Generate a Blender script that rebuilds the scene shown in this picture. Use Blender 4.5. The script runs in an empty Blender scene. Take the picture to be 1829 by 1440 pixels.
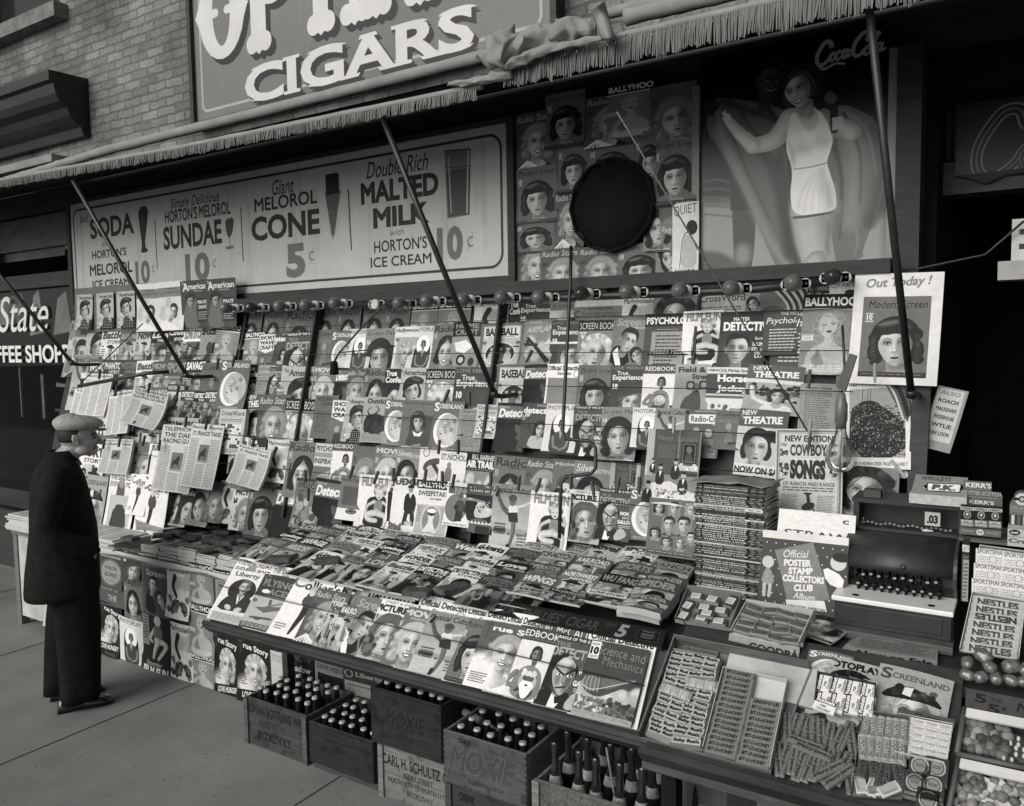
import bpy,bmesh,math,random
import numpy as np
from mathutils import Vector,Matrix
SC=bpy.context.scene
COL=SC.collection
rad=math.radians
PX_W,PX_H,PX_F=1829.0,1440.0,1450.0
YAW,PITCH,ROLL,EYE=rad(32.6),rad(4.26),rad(0.9),2.07
FWD=Vector((-math.sin(YAW)*math.cos(PITCH),math.cos(YAW)*math.cos(PITCH),-math.sin(PITCH)))
_r=Vector((math.cos(YAW),math.sin(YAW),0));_u=_r.cross(FWD)
RGT=_r*math.cos(ROLL)-_u*math.sin(ROLL);UPV=_u*math.cos(ROLL)+_r*math.sin(ROLL)
CAM=Vector((0,0,EYE))
cd=bpy.data.cameras.new('camera');cam=bpy.data.objects.new('camera',cd);COL.objects.link(cam)
cd.sensor_width=36.0;cd.lens=36.0*PX_F/PX_W;cd.clip_start=.05;cd.clip_end=500
cam.matrix_world=Matrix(((RGT.x,UPV.x,-FWD.x,CAM.x),(RGT.y,UPV.y,-FWD.y,CAM.y),(RGT.z,UPV.z,-FWD.z,CAM.z),(0,0,0,1)))
SC.camera=cam
SC.view_settings.view_transform='Standard';SC.view_settings.look='None'
SC.view_settings.exposure=EXPO=0.85;SC.view_settings.gamma=1
SUN_EL,SUN_AZ=rad(27),rad(196)
w=bpy.data.worlds.new('World');SC.world=w;w.use_nodes=True
nt=w.node_tree;bg=nt.nodes['Background']
sky=nt.nodes.new('ShaderNodeTexSky');sky.sky_type='NISHITA';sky.sun_disc=False
sky.sun_elevation=SUN_EL;sky.sun_rotation=SUN_AZ
grey=nt.nodes.new('ShaderNodeRGBToBW');tint=nt.nodes.new('ShaderNodeMix');tint.data_type='RGBA';tint.blend_type='MULTIPLY'
tint.inputs[0].default_value=1;tint.inputs[7].default_value=(1.0,.972,.92,1)
nt.links.new(sky.outputs[0],grey.inputs[0]);nt.links.new(grey.outputs[0],tint.inputs[6]);nt.links.new(tint.outputs[2],bg.inputs[0])
bg.inputs[1].default_value=.06
sl=bpy.data.lights.new('sun','SUN');so=bpy.data.objects.new('sun',sl);COL.objects.link(so)
sl.energy=1.5;sl.angle=rad(45);sl.color=(1.0,.972,.92)
sd_=Vector((math.sin(SUN_AZ)*math.cos(SUN_EL),math.cos(SUN_AZ)*math.cos(SUN_EL),math.sin(SUN_EL)))
so.rotation_euler=sd_.to_track_quat('Z','Y').to_euler();so.location=(0,-6,12)
def ray(x,y):return FWD+RGT*((x-PX_W/2)/PX_F)-UPV*((y-PX_H/2)/PX_F)
def PY(x,y,Y):d=ray(x,y);return CAM+d*(Y/d.y)
def PZ(x,y,Z):d=ray(x,y);return CAM+d*((Z-EYE)/d.z)
class Plane:
 def __init__(s,Y,Z,deg):s.p=Vector((0,Y,Z));s.up=Vector((0,math.cos(rad(deg)),math.sin(rad(deg))));s.n=Vector((0,-s.up.z,s.up.y))
 def at(s,x,y,off=0.0):
  d=ray(x,y);p=s.p+s.n*off;return CAM+d*((p-CAM).dot(s.n)/d.dot(s.n))
 def span(s,x,y,wpx):
  a=s.at(x,y);q=a+Vector((.05,0,0));d=q-CAM
  return.05*wpx/max(1e-6,(PX_W/2+PX_F*d.dot(RGT)/d.dot(FWD))-x)
 def drop(s,x,y,hpx):
  a=s.at(x,y);q=a-s.up*.05;d=q-CAM
  return.05*hpx/max(1e-6,(PX_H/2-PX_F*d.dot(UPV)/d.dot(FWD))-y)
MATS={}
def mat(name,tone=.3,rough=.7,spec=.3,metal=0.,var=.25,scale=9.,bump=0.,stretch=(1,1,1),kind='noise',tone2=None,bscale=None,coat=0.):
 if name in MATS:return MATS[name]
 m=bpy.data.materials.new(name);m.use_nodes=True;n=m.node_tree;L=n.links
 b=n.nodes['Principled BSDF'];b.inputs['Roughness'].default_value=rough;b.inputs['Metallic'].default_value=metal
 b.inputs['Specular IOR Level'].default_value=spec;b.inputs['Coat Weight'].default_value=coat
 tc=n.nodes.new('ShaderNodeTexCoord');mp=n.nodes.new('ShaderNodeMapping');mp.inputs['Scale'].default_value=stretch
 L.new(tc.outputs['Object'],mp.inputs[0])
 tx=n.nodes.new('ShaderNodeTexNoise');tx.inputs['Scale'].default_value=scale;tx.inputs['Detail'].default_value=6;tx.inputs['Roughness'].default_value=.65
 L.new(mp.outputs[0],tx.inputs['Vector'])
 r=n.nodes.new('ShaderNodeValToRGB');t2=tone2 if tone2 is not None else tone
 lo,hi=tone*(1-var),min(.95,t2*(1+var))
 r.color_ramp.elements[0].position=.3;r.color_ramp.elements[1].position=.7
 r.color_ramp.elements[0].color=(lo,lo,lo,1);r.color_ramp.elements[1].color=(hi,hi,hi,1)
 L.new(tx.outputs[0],r.inputs[0]);L.new(r.outputs[0],b.inputs['Base Color'])
 if bump:
  bp=n.nodes.new('ShaderNodeBump');bp.inputs['Strength'].default_value=bump;bp.inputs['Distance'].default_value=.01
  if bscale:
   t3=n.nodes.new('ShaderNodeTexNoise');t3.inputs['Scale'].default_value=bscale;t3.inputs['Detail'].default_value=4
   L.new(mp.outputs[0],t3.inputs['Vector']);L.new(t3.outputs[0],bp.inputs['Height'])
  else:L.new(tx.outputs[0],bp.inputs['Height'])
  L.new(bp.outputs[0],b.inputs['Normal'])
 MATS[name]=m;return m
def print_mat(name,img,rough=.55,spec=.25,wear=.0):
 m=bpy.data.materials.new(name);m.use_nodes=True;n=m.node_tree;L=n.links;b=n.nodes['Principled BSDF']
 t=n.nodes.new('ShaderNodeTexImage');t.image=img;t.extension='EXTEND'
 tc=n.nodes.new('ShaderNodeTexCoord');tx=n.nodes.new('ShaderNodeTexNoise');tx.inputs['Scale'].default_value=6;tx.inputs['Detail'].default_value=5
 L.new(tc.outputs['Object'],tx.inputs['Vector'])
 mr=n.nodes.new('ShaderNodeMapRange');mr.inputs[1].default_value=.3;mr.inputs[2].default_value=.7;mr.inputs[3].default_value=1-wear;mr.inputs[4].default_value=1
 mx=n.nodes.new('ShaderNodeMix');mx.data_type='RGBA';mx.blend_type='MULTIPLY';mx.inputs[0].default_value=1
 L.new(tx.outputs[0],mr.inputs[0]);L.new(t.outputs[0],mx.inputs[6]);L.new(mr.outputs[0],mx.inputs[7]);L.new(mx.outputs[2],b.inputs['Base Color'])
 b.inputs['Roughness'].default_value=rough;b.inputs['Specular IOR Level'].default_value=spec
 return m
class MB:
 def __init__(s):s.v=[];s.f=[];s.m=[];s.uv={};s.sm=[]
 def face(s,pts,m=0,uv=None,smooth=False):
  i=len(s.v);s.v+=[tuple(p)for p in pts];s.f.append(tuple(range(i,i+len(pts))));s.m.append(m);s.sm.append(smooth)
  if uv:s.uv[len(s.f)-1]=uv
 def box(s,x0,y0,z0,x1,y1,z1,m=0,M=None,front_uv=False,fm=None,top_uv=False,tm=None):
  c=[Vector(q)for q in ((x0,y0,z0),(x1,y0,z0),(x1,y1,z0),(x0,y1,z0),(x0,y0,z1),(x1,y0,z1),(x1,y1,z1),(x0,y1,z1))]
  if M is not None:c=[M@q for q in c]
  U=((0,0),(1,0),(1,1),(0,1))
  i=len(s.v);s.v+=[tuple(q)for q in c]
  for k,q in enumerate(((0,1,5,4),(1,2,6,5),(2,3,7,6),(3,0,4,7),(4,5,6,7),(3,2,1,0))):
   s.f.append(tuple(i+j for j in q));s.sm.append(False)
   s.m.append(fm if (k==0 and fm is not None)else tm if (k==4 and tm is not None)else m)
   if (k==0 and fm is not None)or (k==4 and tm is not None):s.uv[len(s.f)-1]=U
 def rings(s,rings,m=0,cap0=True,cap1=True,smooth=True,closed=True):
  n=len(rings[0]);i=len(s.v)
  for r in rings:s.v+=[tuple(p)for p in r]
  for a in range(len(rings)-1):
   for b in range(n if closed else n-1):
    c=(b+1)%n
    s.f.append((i+a*n+b,i+a*n+c,i+(a+1)*n+c,i+(a+1)*n+b));s.m.append(m);s.sm.append(smooth)
  if cap0:s.f.append(tuple(i+k for k in reversed(range(n))));s.m.append(m);s.sm.append(False)
  if cap1:s.f.append(tuple(i+(len(rings)-1)*n+k for k in range(n)));s.m.append(m);s.sm.append(False)
 def tube(s,pts,r,n=8,m=0,r1=None,cap=True):
  pts=[Vector(p)for p in pts];rs=[];r1=r if r1 is None else r1
  up=Vector((0,0,1));prev=None
  for k,p in enumerate(pts):
   d=(pts[min(k+1,len(pts)-1)]-pts[max(k-1,0)]).normalized()
   if prev is None:a=d.cross(up if abs(d.z)<.95 else Vector((1,0,0))).normalized()
   else:a=(prev-d*prev.dot(d)).normalized()
   prev=a;b=d.cross(a);q=r+(r1-r)*k/max(1,len(pts)-1)
   rs.append([p+(a*math.cos(2*math.pi*j/n)+b*math.sin(2*math.pi*j/n))*q for j in range(n)])
  s.rings(rs,m,cap,cap)
 def lathe(s,prof,n=16,m=0,M=None,cap0=False,cap1=False):
  M=M or Matrix()
  s.rings([[M@Vector((r*math.cos(2*math.pi*j/n),r*math.sin(2*math.pi*j/n),h))for j in range(n)]for r,h in prof],m,cap0,cap1)
 def prism(s,poly,y0,y1,m=0,M=None,fm=None):
  M=M or Matrix();n=len(poly)
  a=[M@Vector((x,y0,z))for x,z in poly];b=[M@Vector((x,y1,z))for x,z in poly]
  s.face(a,m if fm is None else fm);s.face(list(reversed(b)),m)
  for k in range(n):s.face([a[(k+1)%n],a[k],b[k],b[(k+1)%n]],m)
 def build(s,name,mats,parent=None,loc=None,mw=None,bevel=0,fixn=True):
  me=bpy.data.meshes.new(name);me.from_pydata(s.v,[],s.f)
  for mm in (mats if isinstance(mats,(list,tuple))else [mats]):me.materials.append(mm)
  me.polygons.foreach_set('material_index',s.m);me.polygons.foreach_set('use_smooth',s.sm)
  if s.uv:
   ul=me.uv_layers.new(name='UVMap')
   for fi,u in s.uv.items():
    for li,q in zip(me.polygons[fi].loop_indices,u):ul.data[li].uv=q
  if fixn and not s.uv:
   b=bmesh.new();b.from_mesh(me);bmesh.ops.recalc_face_normals(b,faces=b.faces);b.to_mesh(me);b.free()
  me.update()
  o=bpy.data.objects.new(name,me);COL.objects.link(o)
  if parent is not None:o.parent=parent
  if mw is not None:o.matrix_world=mw
  elif loc is not None:o.location=loc
  if bevel:
   bv=o.modifiers.new('bevel','BEVEL');bv.width=bevel;bv.segments=2;bv.limit_method='ANGLE';bv.angle_limit=rad(40)
  return o
def tag(o,label=None,cat=None,group=None,kind=None):
 if label:o['label']=label
 if cat:o['category']=cat
 if group:o['group']=group
 if kind:o['kind']=kind
 return o
def thing(name,label,cat,loc=(0,0,0),group=None,mw=None):
 o=bpy.data.objects.new(name,None);COL.objects.link(o);o.empty_display_size=.1
 if mw is not None:o.matrix_world=mw
 else:o.location=loc
 return tag(o,label,cat,group)
def copy_tree(o,parent=None):
 c=o.copy();COL.objects.link(c)
 if parent is not None:c.parent=parent
 for ch in o.children:copy_tree(ch,c)
 return c
def frame(loc,xa,za):
 x=Vector(xa).normalized();y=Vector(za).cross(x).normalized();z=x.cross(y)
 return Matrix(((x.x,y.x,z.x,loc[0]),(x.y,y.y,z.y,loc[1]),(x.z,y.z,z.z,loc[2]),(0,0,0,1)))
_glyph={}
_fcu=bpy.data.curves.new('lettering','FONT')
_fob=bpy.data.objects.new('lettering',_fcu)
bpy.context.scene.collection.objects.link(_fob)
def word_mask(s,bold=0.0,rows=96):
 k=(s,round(bold,3),rows)
 if k in _glyph:return _glyph[k]
 _fcu.body=s;_fcu.offset=bold;_fcu.size=1.0;_fcu.resolution_u=3
 bpy.context.view_layer.update()
 ob=_fob.evaluated_get(bpy.context.evaluated_depsgraph_get())
 me=ob.to_mesh()
 nv=len(me.vertices)
 if nv==0:
  ob.to_mesh_clear();_glyph[k]=np.zeros((4,4));return _glyph[k]
 co=np.empty(nv*3);me.vertices.foreach_get('co',co);co=co.reshape(-1,3)
 cnt={}
 for p in me.polygons:
  for e in p.edge_keys:cnt[e]=cnt.get(e,0)+1
 ed=[e for e,c in cnt.items()if c==1]
 ob.to_mesh_clear()
 mn=co.min(0);mx=co.max(0)
 sc=rows/max(1e-6,mx[1]-mn[1])
 W_=int((mx[0]-mn[0])*sc*1.0)+2
 ss=3
 P_=(co-mn)*sc
 acc=np.zeros((rows*2,W_*ss+2),np.int32)
 for a,b in ed:
  x0,y0=P_[a][0]*ss,P_[a][1]*2
  x1,y1=P_[b][0]*ss,P_[b][1]*2
  if y0>y1:x0,y0,x1,y1=x1,y1,x0,y0
  r0=max(0,int(math.ceil(y0-.5)));r1=min(rows*2-1,int(math.ceil(y1-.5))-1)
  if r1<r0:continue
  r=np.arange(r0,r1+1)
  xs=x0+(r+.5-y0)/(y1-y0)*(x1-x0)
  np.add.at(acc,(r,np.clip(np.round(xs).astype(int),0,W_*ss)),1)
 m=(np.cumsum(acc,1)%2).astype(np.float32)[:,:W_*ss]
 m=m.reshape(rows,2,W_,ss).mean((1,3))[::-1]
 _glyph[k]=m
 return m
def _wts(n_out,n_in,lo,hi):
 e=np.linspace(lo,hi,n_in+1)
 W_=np.zeros((n_out,n_in),np.float32)
 for i in range(n_out):
  W_[i]=np.clip(np.minimum(e[1:],i+1)-np.maximum(e[:-1],i),0,None)
 return W_
def _dil(m,k):
 out=m.copy()
 for d in range(1,k+1):
  out[:,d:]=np.maximum(out[:,d:],m[:,:-d]);out[:,:-d]=np.maximum(out[:,:-d],m[:,d:])
 m2=out.copy()
 for d in range(1,k+1):
  out[d:]=np.maximum(out[d:],m2[:-d]);out[:-d]=np.maximum(out[:-d],m2[d:])
 return out
class Cv:
 def __init__(s,px,asp,bg):
  s.w=px;s.h=int(round(px*asp));s.asp=asp
  s.a=np.full((s.h,s.w),bg,np.float32);s.clip=None
  s.X,s.Y=np.meshgrid((np.arange(s.w)+.5)/px,(np.arange(s.h)+.5)/px)
 def _box(s,x0,y0,x1,y1,pad=0):
  i0=max(0,int((x0-pad)*s.w)-2);i1=min(s.w,int((x1+pad)*s.w)+3)
  j0=max(0,int((y0-pad)*s.w)-2);j1=min(s.h,int((y1+pad)*s.w)+3)
  return (slice(j0,j1),slice(i0,i1))if i1>i0 and j1>j0 else None
 def _put(s,b,m,t):
  if s.clip is not None:m=m*s.clip[b]
  s.a[b]+=(t-s.a[b])*m
 def _cov(s,d,soft):
  w=max(1.0/s.w,soft)
  return np.clip(.5-d/w,0,1)
 def rect(s,x0,y0,x1,y1,t,alpha=1,soft=0):
  b=s._box(x0,y0,x1,y1,soft)
  if b:
   d=np.maximum(np.maximum(x0-s.X[b],s.X[b]-x1),np.maximum(y0-s.Y[b],s.Y[b]-y1))
   s._put(b,s._cov(d,soft)*alpha,t)
 def rrect(s,x0,y0,x1,y1,r,t,alpha=1,line=0):
  b=s._box(x0,y0,x1,y1)
  if b:
   qx=np.abs(s.X[b]-(x0+x1)/2)-(x1-x0)/2+r;qy=np.abs(s.Y[b]-(y0+y1)/2)-(y1-y0)/2+r
   d=np.hypot(np.maximum(qx,0),np.maximum(qy,0))+np.minimum(np.maximum(qx,qy),0)-r
   if line:d=np.abs(d+line/2)-line/2
   s._put(b,s._cov(d,0)*alpha,t)
 def grad(s,x0,y0,x1,y1,t0,t1):
  b=s._box(x0,y0,x1,y1)
  if b:
   m=((s.X[b]>=x0)&(s.X[b]<=x1)&(s.Y[b]>=y0)&(s.Y[b]<=y1)).astype(np.float32)
   s._put(b,m,t0+(t1-t0)*(s.Y[b]-y0)/max(1e-6,y1-y0))
 def ell(s,cx,cy,rx,ry,t,rot=0,soft=0,alpha=1,line=0):
  R_=max(rx,ry)+soft
  b=s._box(cx-R_,cy-R_,cx+R_,cy+R_)
  if b:
   c_,s_=math.cos(rot),math.sin(rot)
   dx=s.X[b]-cx;dy=s.Y[b]-cy
   u=(dx*c_+dy*s_)/rx;v=(-dx*s_+dy*c_)/ry
   q=np.sqrt(u*u+v*v+1e-9)
   g=np.sqrt((u/rx)**2+(v/ry)**2+1e-9)/q
   d=(q-1)/np.maximum(g,1e-6)
   if line:d=np.abs(d)-line/2
   s._put(b,s._cov(d,soft)*alpha,t)
 def _sdf(s,b,pts):
  X,Y=s.X[b],s.Y[b]
  d=np.full(X.shape,1e9);ins=np.zeros(X.shape,bool)
  n=len(pts)
  for i in range(n):
   x0,y0=pts[i];x1,y1=pts[(i+1)%n]
   ex,ey=x1-x0,y1-y0
   L=ex*ex+ey*ey+1e-12
   q=np.clip(((X-x0)*ex+(Y-y0)*ey)/L,0,1)
   d=np.minimum(d,(X-x0-q*ex)**2+(Y-y0-q*ey)**2)
   if abs(ey)>1e-9:
    ins^=((Y<y0)!=(Y<y1))&(X<x0+(Y-y0)/ey*ex)
  d=np.sqrt(d)
  return np.where(ins,-d,d)
 def poly(s,pts,t,soft=0,alpha=1,sm=0,line=0):
  for _ in range(sm):
   q=[]
   for i in range(len(pts)):
    a,b_=pts[i],pts[(i+1)%len(pts)]
    q+=[(a[0]*.75+b_[0]*.25,a[1]*.75+b_[1]*.25),(a[0]*.25+b_[0]*.75,a[1]*.25+b_[1]*.75)]
   pts=q
  xs=[p[0]for p in pts];ys=[p[1]for p in pts]
  b=s._box(min(xs),min(ys),max(xs),max(ys),soft)
  if b:
   d=s._sdf(b,pts)
   if line:d=np.abs(d)-line/2
   s._put(b,s._cov(d,soft)*alpha,t)
  return pts
 def mask_poly(s,pts):
  m=np.zeros_like(s.a);xs=[p[0]for p in pts];ys=[p[1]for p in pts]
  b=s._box(min(xs),min(ys),max(xs),max(ys))
  if b:m[b]=s._cov(s._sdf(b,pts),0)
  return m
 def line(s,pts,w,t,w1=None,soft=0,alpha=1):
  w1=w if w1 is None else w1
  n=len(pts)-1
  xs=[p[0]for p in pts];ys=[p[1]for p in pts]
  b=s._box(min(xs),min(ys),max(xs),max(ys),max(w,w1)+soft)
  if not b:return
  X,Y=s.X[b],s.Y[b];d=np.full(X.shape,1e9)
  for i in range(n):
   x0,y0=pts[i];x1,y1=pts[i+1];ex,ey=x1-x0,y1-y0
   q=np.clip(((X-x0)*ex+(Y-y0)*ey)/(ex*ex+ey*ey+1e-12),0,1)
   r=(w+(w1-w)*(i+q)/n)/2
   d=np.minimum(d,np.hypot(X-x0-q*ex,Y-y0-q*ey)-r)
  s._put(b,s._cov(d,soft)*alpha,t)
 def curve(s,pts,w,t,w1=None,n=8,**k):
  P_=[pts[0]]+list(pts)+[pts[-1]];out=[]
  for i in range(1,len(P_)-2):
   p0,p1,p2,p3=[np.array(q,float)for q in P_[i-1:i+3]]
   for j in range(n):
    u=j/n
    out.append(tuple(.5*(2*p1+(p2-p0)*u+(2*p0-5*p1+4*p2-p3)*u*u+(3*p1-p0-3*p2+p3)*u**3)))
  out.append(tuple(pts[-1]));s.line(out,w,t,w1,**k)
 def text(s,st,x0,y0,x1,y1,t,b=0.02,sh=0,serif=0,ol=None,ow=1,rise=0,sd=None,flip=False,alpha=1):
  rw=96 if (y1-y0)*s.w<70 else 240;m=word_mask(st,b,rw)
  if serif:
   k=max(2,int(serif*rw));f=rw//10;h_=m.shape[0]
   m=np.pad(m,((0,0),(k,k)));q=m.copy()
   for rows in (slice(0,f),slice(h_-f,h_)):
    for d in range(1,k+1):
     q[rows,d:]=np.maximum(q[rows,d:],m[rows,:-d]);q[rows,:-d]=np.maximum(q[rows,:-d],m[rows,d:])
   m=q
  if sh:
   h_=m.shape[0];p=int(abs(sh)*h_)+1
   q=np.zeros((h_,m.shape[1]+p),np.float32)
   for r in range(h_):
    o=int((h_-r)*sh)if sh>0 else int(-r*sh)
    q[r,o:o+m.shape[1]]=m[r]
   m=q
  if flip:m=m[::-1,::-1]
  X0,X1,Y0,Y1=x0*s.w,x1*s.w,y0*s.w,y1*s.w
  ri=rise*s.w
  j0=int(math.floor(min(Y0,Y0-ri)))-3;j1=int(math.ceil(max(Y1,Y1-ri)))+4
  i0=int(math.floor(X0))-3;i1=int(math.ceil(X1))+4
  A=_wts(j1-j0,m.shape[0],Y0-j0,Y1-j0)@m@_wts(i1-i0,m.shape[1],X0-i0,X1-i0).T
  sy=(Y1-Y0)/m.shape[0];sx=(X1-X0)/m.shape[1]
  A=np.clip(A/max(min(1,sy),1e-6)/max(min(1,sx),1e-6),0,1)if (sy<1 or sx<1)else np.clip(A,0,1)
  if sy<1 or sx<1:
   A=np.clip(_wts(j1-j0,m.shape[0],Y0-j0,Y1-j0)@m@_wts(i1-i0,m.shape[1],X0-i0,X1-i0).T,0,1)
  if ri:
   B=np.zeros_like(A)
   for i in range(A.shape[1]):
    o=int(round(ri*i/A.shape[1]));B[:,i]=np.roll(A[:,i],-o)
   A=B
  lay=[]
  if sd:lay.append((_dil(A,1),sd[0],sd[1],sd[2]))
  if ol is not None:lay.append((_dil(A,ow),ol,0,0))
  lay.append((A,t,0,0))
  for M,tt,ox,oy in lay:
   a0,b0=j0+oy,i0+ox
   ja,jb=max(0,a0),min(s.h,a0+M.shape[0]);ia,ib=max(0,b0),min(s.w,b0+M.shape[1])
   if jb>ja and ib>ia:
    s._put((slice(ja,jb),slice(ia,ib)),M[ja-a0:jb-a0,ia-b0:ib-b0]*alpha,tt)
 def lines(s,x0,y0,x1,y1,n,t,rag=.3,fill=.5,seed=1,words=True):
  r=random.Random(seed);dy=(y1-y0)/n
  for i in range(n):
   y=y0+i*dy;xe=x1-(x1-x0)*rag*r.random();x=x0
   while x<xe:
    L=(x1-x0)*r.uniform(.05,.16)if words else xe-x0
    s.rect(x,y,min(xe,x+L),y+dy*fill,t,.8);x+=L+(x1-x0)*.025
 def noise(s,amp,seed=0,blur=0):
  g=np.random.default_rng(seed).normal(0,1,s.a.shape).astype(np.float32)
  for _ in range(blur):
   g=(g+np.roll(g,1,0)+np.roll(g,-1,0)+np.roll(g,1,1)+np.roll(g,-1,1))/5*1.6
  s.a+=g*amp
 def spots(s,x0,y0,x1,y1,n,r0,r1,t0,t1,seed=0,soft=0,asp=1,alpha=1):
  r=random.Random(seed)
  for _ in range(n):
   q=r.uniform(r0,r1)
   s.ell(r.uniform(x0,x1),r.uniform(y0,y1),q,q*asp*r.uniform(.6,1.4),r.uniform(t0,t1),r.uniform(0,3),soft,alpha)
def head(c,cx,cy,s,hair='bob',ht=.1,skin=.74,yaw=0.,tilt=0.,smile=False,cloth=.12,hat=None,body=True,brow=.12,lit=-1,seed=0):
 ct,st=math.cos(tilt),math.sin(tilt);s*=1.22 if body else 1.05;skin*=.94
 def L(u,v):return (cx+s*(u*ct-v*st),cy+s*(u*st+v*ct))
 def e(u,v,ru,rv,t,soft=0,alpha=1,rot=0,line=0):
  p=L(u,v);c.ell(p[0],p[1],ru*s,rv*s,t,tilt+rot,soft*s,alpha,line*s)
 def ln(pts,w,t,w1=None,alpha=1,soft=0):c.curve([L(*p)for p in pts],w*s,t,None if w1 is None else w1*s,alpha=alpha,soft=soft*s)
 def pg(pts,t,soft=0,alpha=1,sm=1):return c.poly([L(*p)for p in pts],t,soft*s,alpha,sm)
 r=random.Random(seed)
 hi=min(1,ht+.3)
 if hair=='bob':
  e(0,-.3,.98,.95,ht);e(-.74,.3,.36,.5,ht);e(.74,.3,.36,.5,ht)
  for sd in (-1,1):
   for k in range(9):v=-.45+k*.15;e(sd*(.8+.12*math.sin(k*1.7+sd)),v,.2,.15,ht+r.uniform(0,.07),.06,1,r.uniform(0,3))
   for k in range(7):v=-.4+k*.17;ln([(sd*(.7+.04*k%.2),v),(sd*.92,v+.1),(sd*.78,v+.2)],.035,min(.9,ht+r.uniform(.08,.4)),alpha=.55,soft=.04)
 elif hair in ('wave','curl'):
  e(0,-.32,.94,.92,ht)
  for sd in (-1,1):
   for k in range(9):
    v=-.5+k*.17;u=sd*(.74+.12*math.sin(k*2.1+sd))
    e(u,v,.26,.19,max(.03,ht+r.uniform(-.16,.05)),.1)
   for k in range(10):
    v=-.55+k*.15;u=sd*(.68+.05*k%.3);ln([(u,v),(u+sd*.2,v+.08),(u+sd*.1,v+.2)],.05,min(.92,ht+r.uniform(-.2,.28)),alpha=.6,soft=.05)
 elif hair=='up':
  e(0,-.38,.84,.86,ht)
  for sd in (-1,1):
   e(sd*.72,.1,.26,.5,ht);e(sd*.82,.5,.27,.27,ht);e(sd*.66,.68,.2,.18,ht)
 elif hair=='man':
  e(0,-.42,.76,.72,ht);
 elif hair=='sleek':
  e(0,-.35,.82,.82,ht);e(-.66,.2,.25,.45,ht);e(.66,.2,.25,.45,ht)
  for k in range(8):e((-1)**k*(.62+.05*(k%3)),.1+.11*(k//2*1.4),.16,.13,ht+r.uniform(0,.14),.06)
 if body:
  pg([(-1.7,2.6),(-1.5,1.75),(-.9,1.4),(-.3,1.2),(.3,1.2),(.9,1.4),(1.5,1.75),(1.7,2.6)],cloth)
  if hair!='man':
   pg([(-.42,1.15),(.42,1.15),(.75,1.5),(.1,2.1),(-.1,2.1),(-.75,1.5)],skin*.92)
  else:
   pg([(-.3,1.25),(.3,1.25),(.12,2.1),(-.05,2.1)],.85);pg([(-.07,1.45),(.07,1.45),(.09,2.2),(-.06,2.2)],.1)
 pg([(-.33,.5),(.33,.5),(.36,1.3),(.2,1.5),(-.2,1.5),(-.36,1.3)],skin*.8)
 e(.12*-lit,.95,.3,.16,skin*.5,.3,.7)
 egg=[]
 for k in range(28):
  a=2*math.pi*k/28;v=-math.cos(a);u=math.sin(a)*.67+yaw*.05*max(0,v)
  if v>0:u*=1-.34*v**1.8
  egg.append(L(u,v*(1 if v>0 else.95)))
 c.poly(egg,skin)
 old=c.clip;fm=c.mask_poly(egg);c.clip=fm if old is None else fm*old
 e(-lit*.62,.15,.42,1.4,skin*.42,.5,.8)
 e(lit*.3,-.45,.4,.3,min(1,skin*1.12),.4,.8);e(lit*.34,.28,.24,.2,min(1,skin*1.1),.25,.7)
 e(-lit*.42,.3,.2,.25,skin*.8,.25,.4)
 e(-.5,.35,.2,.5,skin*.8,.25,.35);e(.5,.35,.2,.5,skin*.74,.25,.35);e(0,.92,.5,.14,skin*.66,.16,.5);e(0,-.95,.7,.28,ht*.4+skin*.4,.3,.55)
 d=yaw*.24
 for sd in (-1,1):
  nr=1-.3*abs(yaw)*(1 if sd*yaw>0 else -.1);x=d+sd*.29*nr
  e(x,-.12,.2*nr,.1,skin*.5,.12,.7);e(x,-.03,.15*nr,.075,skin*.6,.07,.6)
  e(x,-.035,.115*nr,.045,.82,.02,.85);e(x+yaw*.02,-.045,.055,.05,.05,.02);e(x+yaw*.02-.02,-.06,.015,.012,.9)
  ln([(x-.15*nr,-.015),(x-.05,-.09),(x+.06,-.088),(x+.15*nr,-.02)],.035,.07);ln([(x-.1,.03),(x,.045),(x+.1,.03)],.02,skin*.6,alpha=.7)
  q=.02 if hair!='man' else 0.
  ln([(x-sd*.15*nr,-.21),(x,-.255-q),(x+sd*.19*nr,-.215)],.028 if hair!='man' else.06,brow,.018,alpha=.85)
 ln([(d-lit*.1,-.12),(d-lit*.1+yaw*.05,.12),(d-lit*.13+yaw*.1,.28)],.05,skin*.7,.09,alpha=.65,soft=.1)
 e(d+lit*.02+yaw*.06,.1,.035,.2,min(1,skin*1.14),.06,.8);e(d+yaw*.06,.27,.07,.06,min(1,skin*1.12),.07,.8)
 e(d-.07+yaw*.06,.335,.032,.018,skin*.35,.02);e(d+.07+yaw*.06,.335,.032,.018,skin*.4,.02)
 e(d+yaw*.05,.375,.13,.028,skin*.64,.07,.6);e(d+yaw*.04,.46,.04,.05,skin*.82,.05,.6)
 lip=.2 if hair!='man' else skin*.5
 if smile:
  pg([(d-.27,.53),(d-.1,.505),(d,.52),(d+.1,.505),(d+.27,.53),(d+.16,.68),(d,.74),(d-.16,.68)],lip)
  pg([(d-.21,.555),(d,.55),(d+.21,.555),(d+.12,.64),(d,.665),(d-.12,.64)],.9)
  for sd in (-1,1):ln([(d+sd*.24,.34),(d+sd*.33,.48),(d+sd*.31,.6)],.03,skin*.72,alpha=.6,soft=.05);e(d+sd*.36,.3,.14,.13,min(1,skin*1.1),.14,.5)
 else:
  pg([(d-.19,.6),(d-.06,.555),(d,.57),(d+.06,.555),(d+.19,.6),(d+.09,.665),(d-.09,.665)],lip)
  ln([(d-.17,.602),(d,.612),(d+.17,.602)],.014,lip*.5);e(d,.645,.08,.022,lip+.22,.03,.7)
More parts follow.
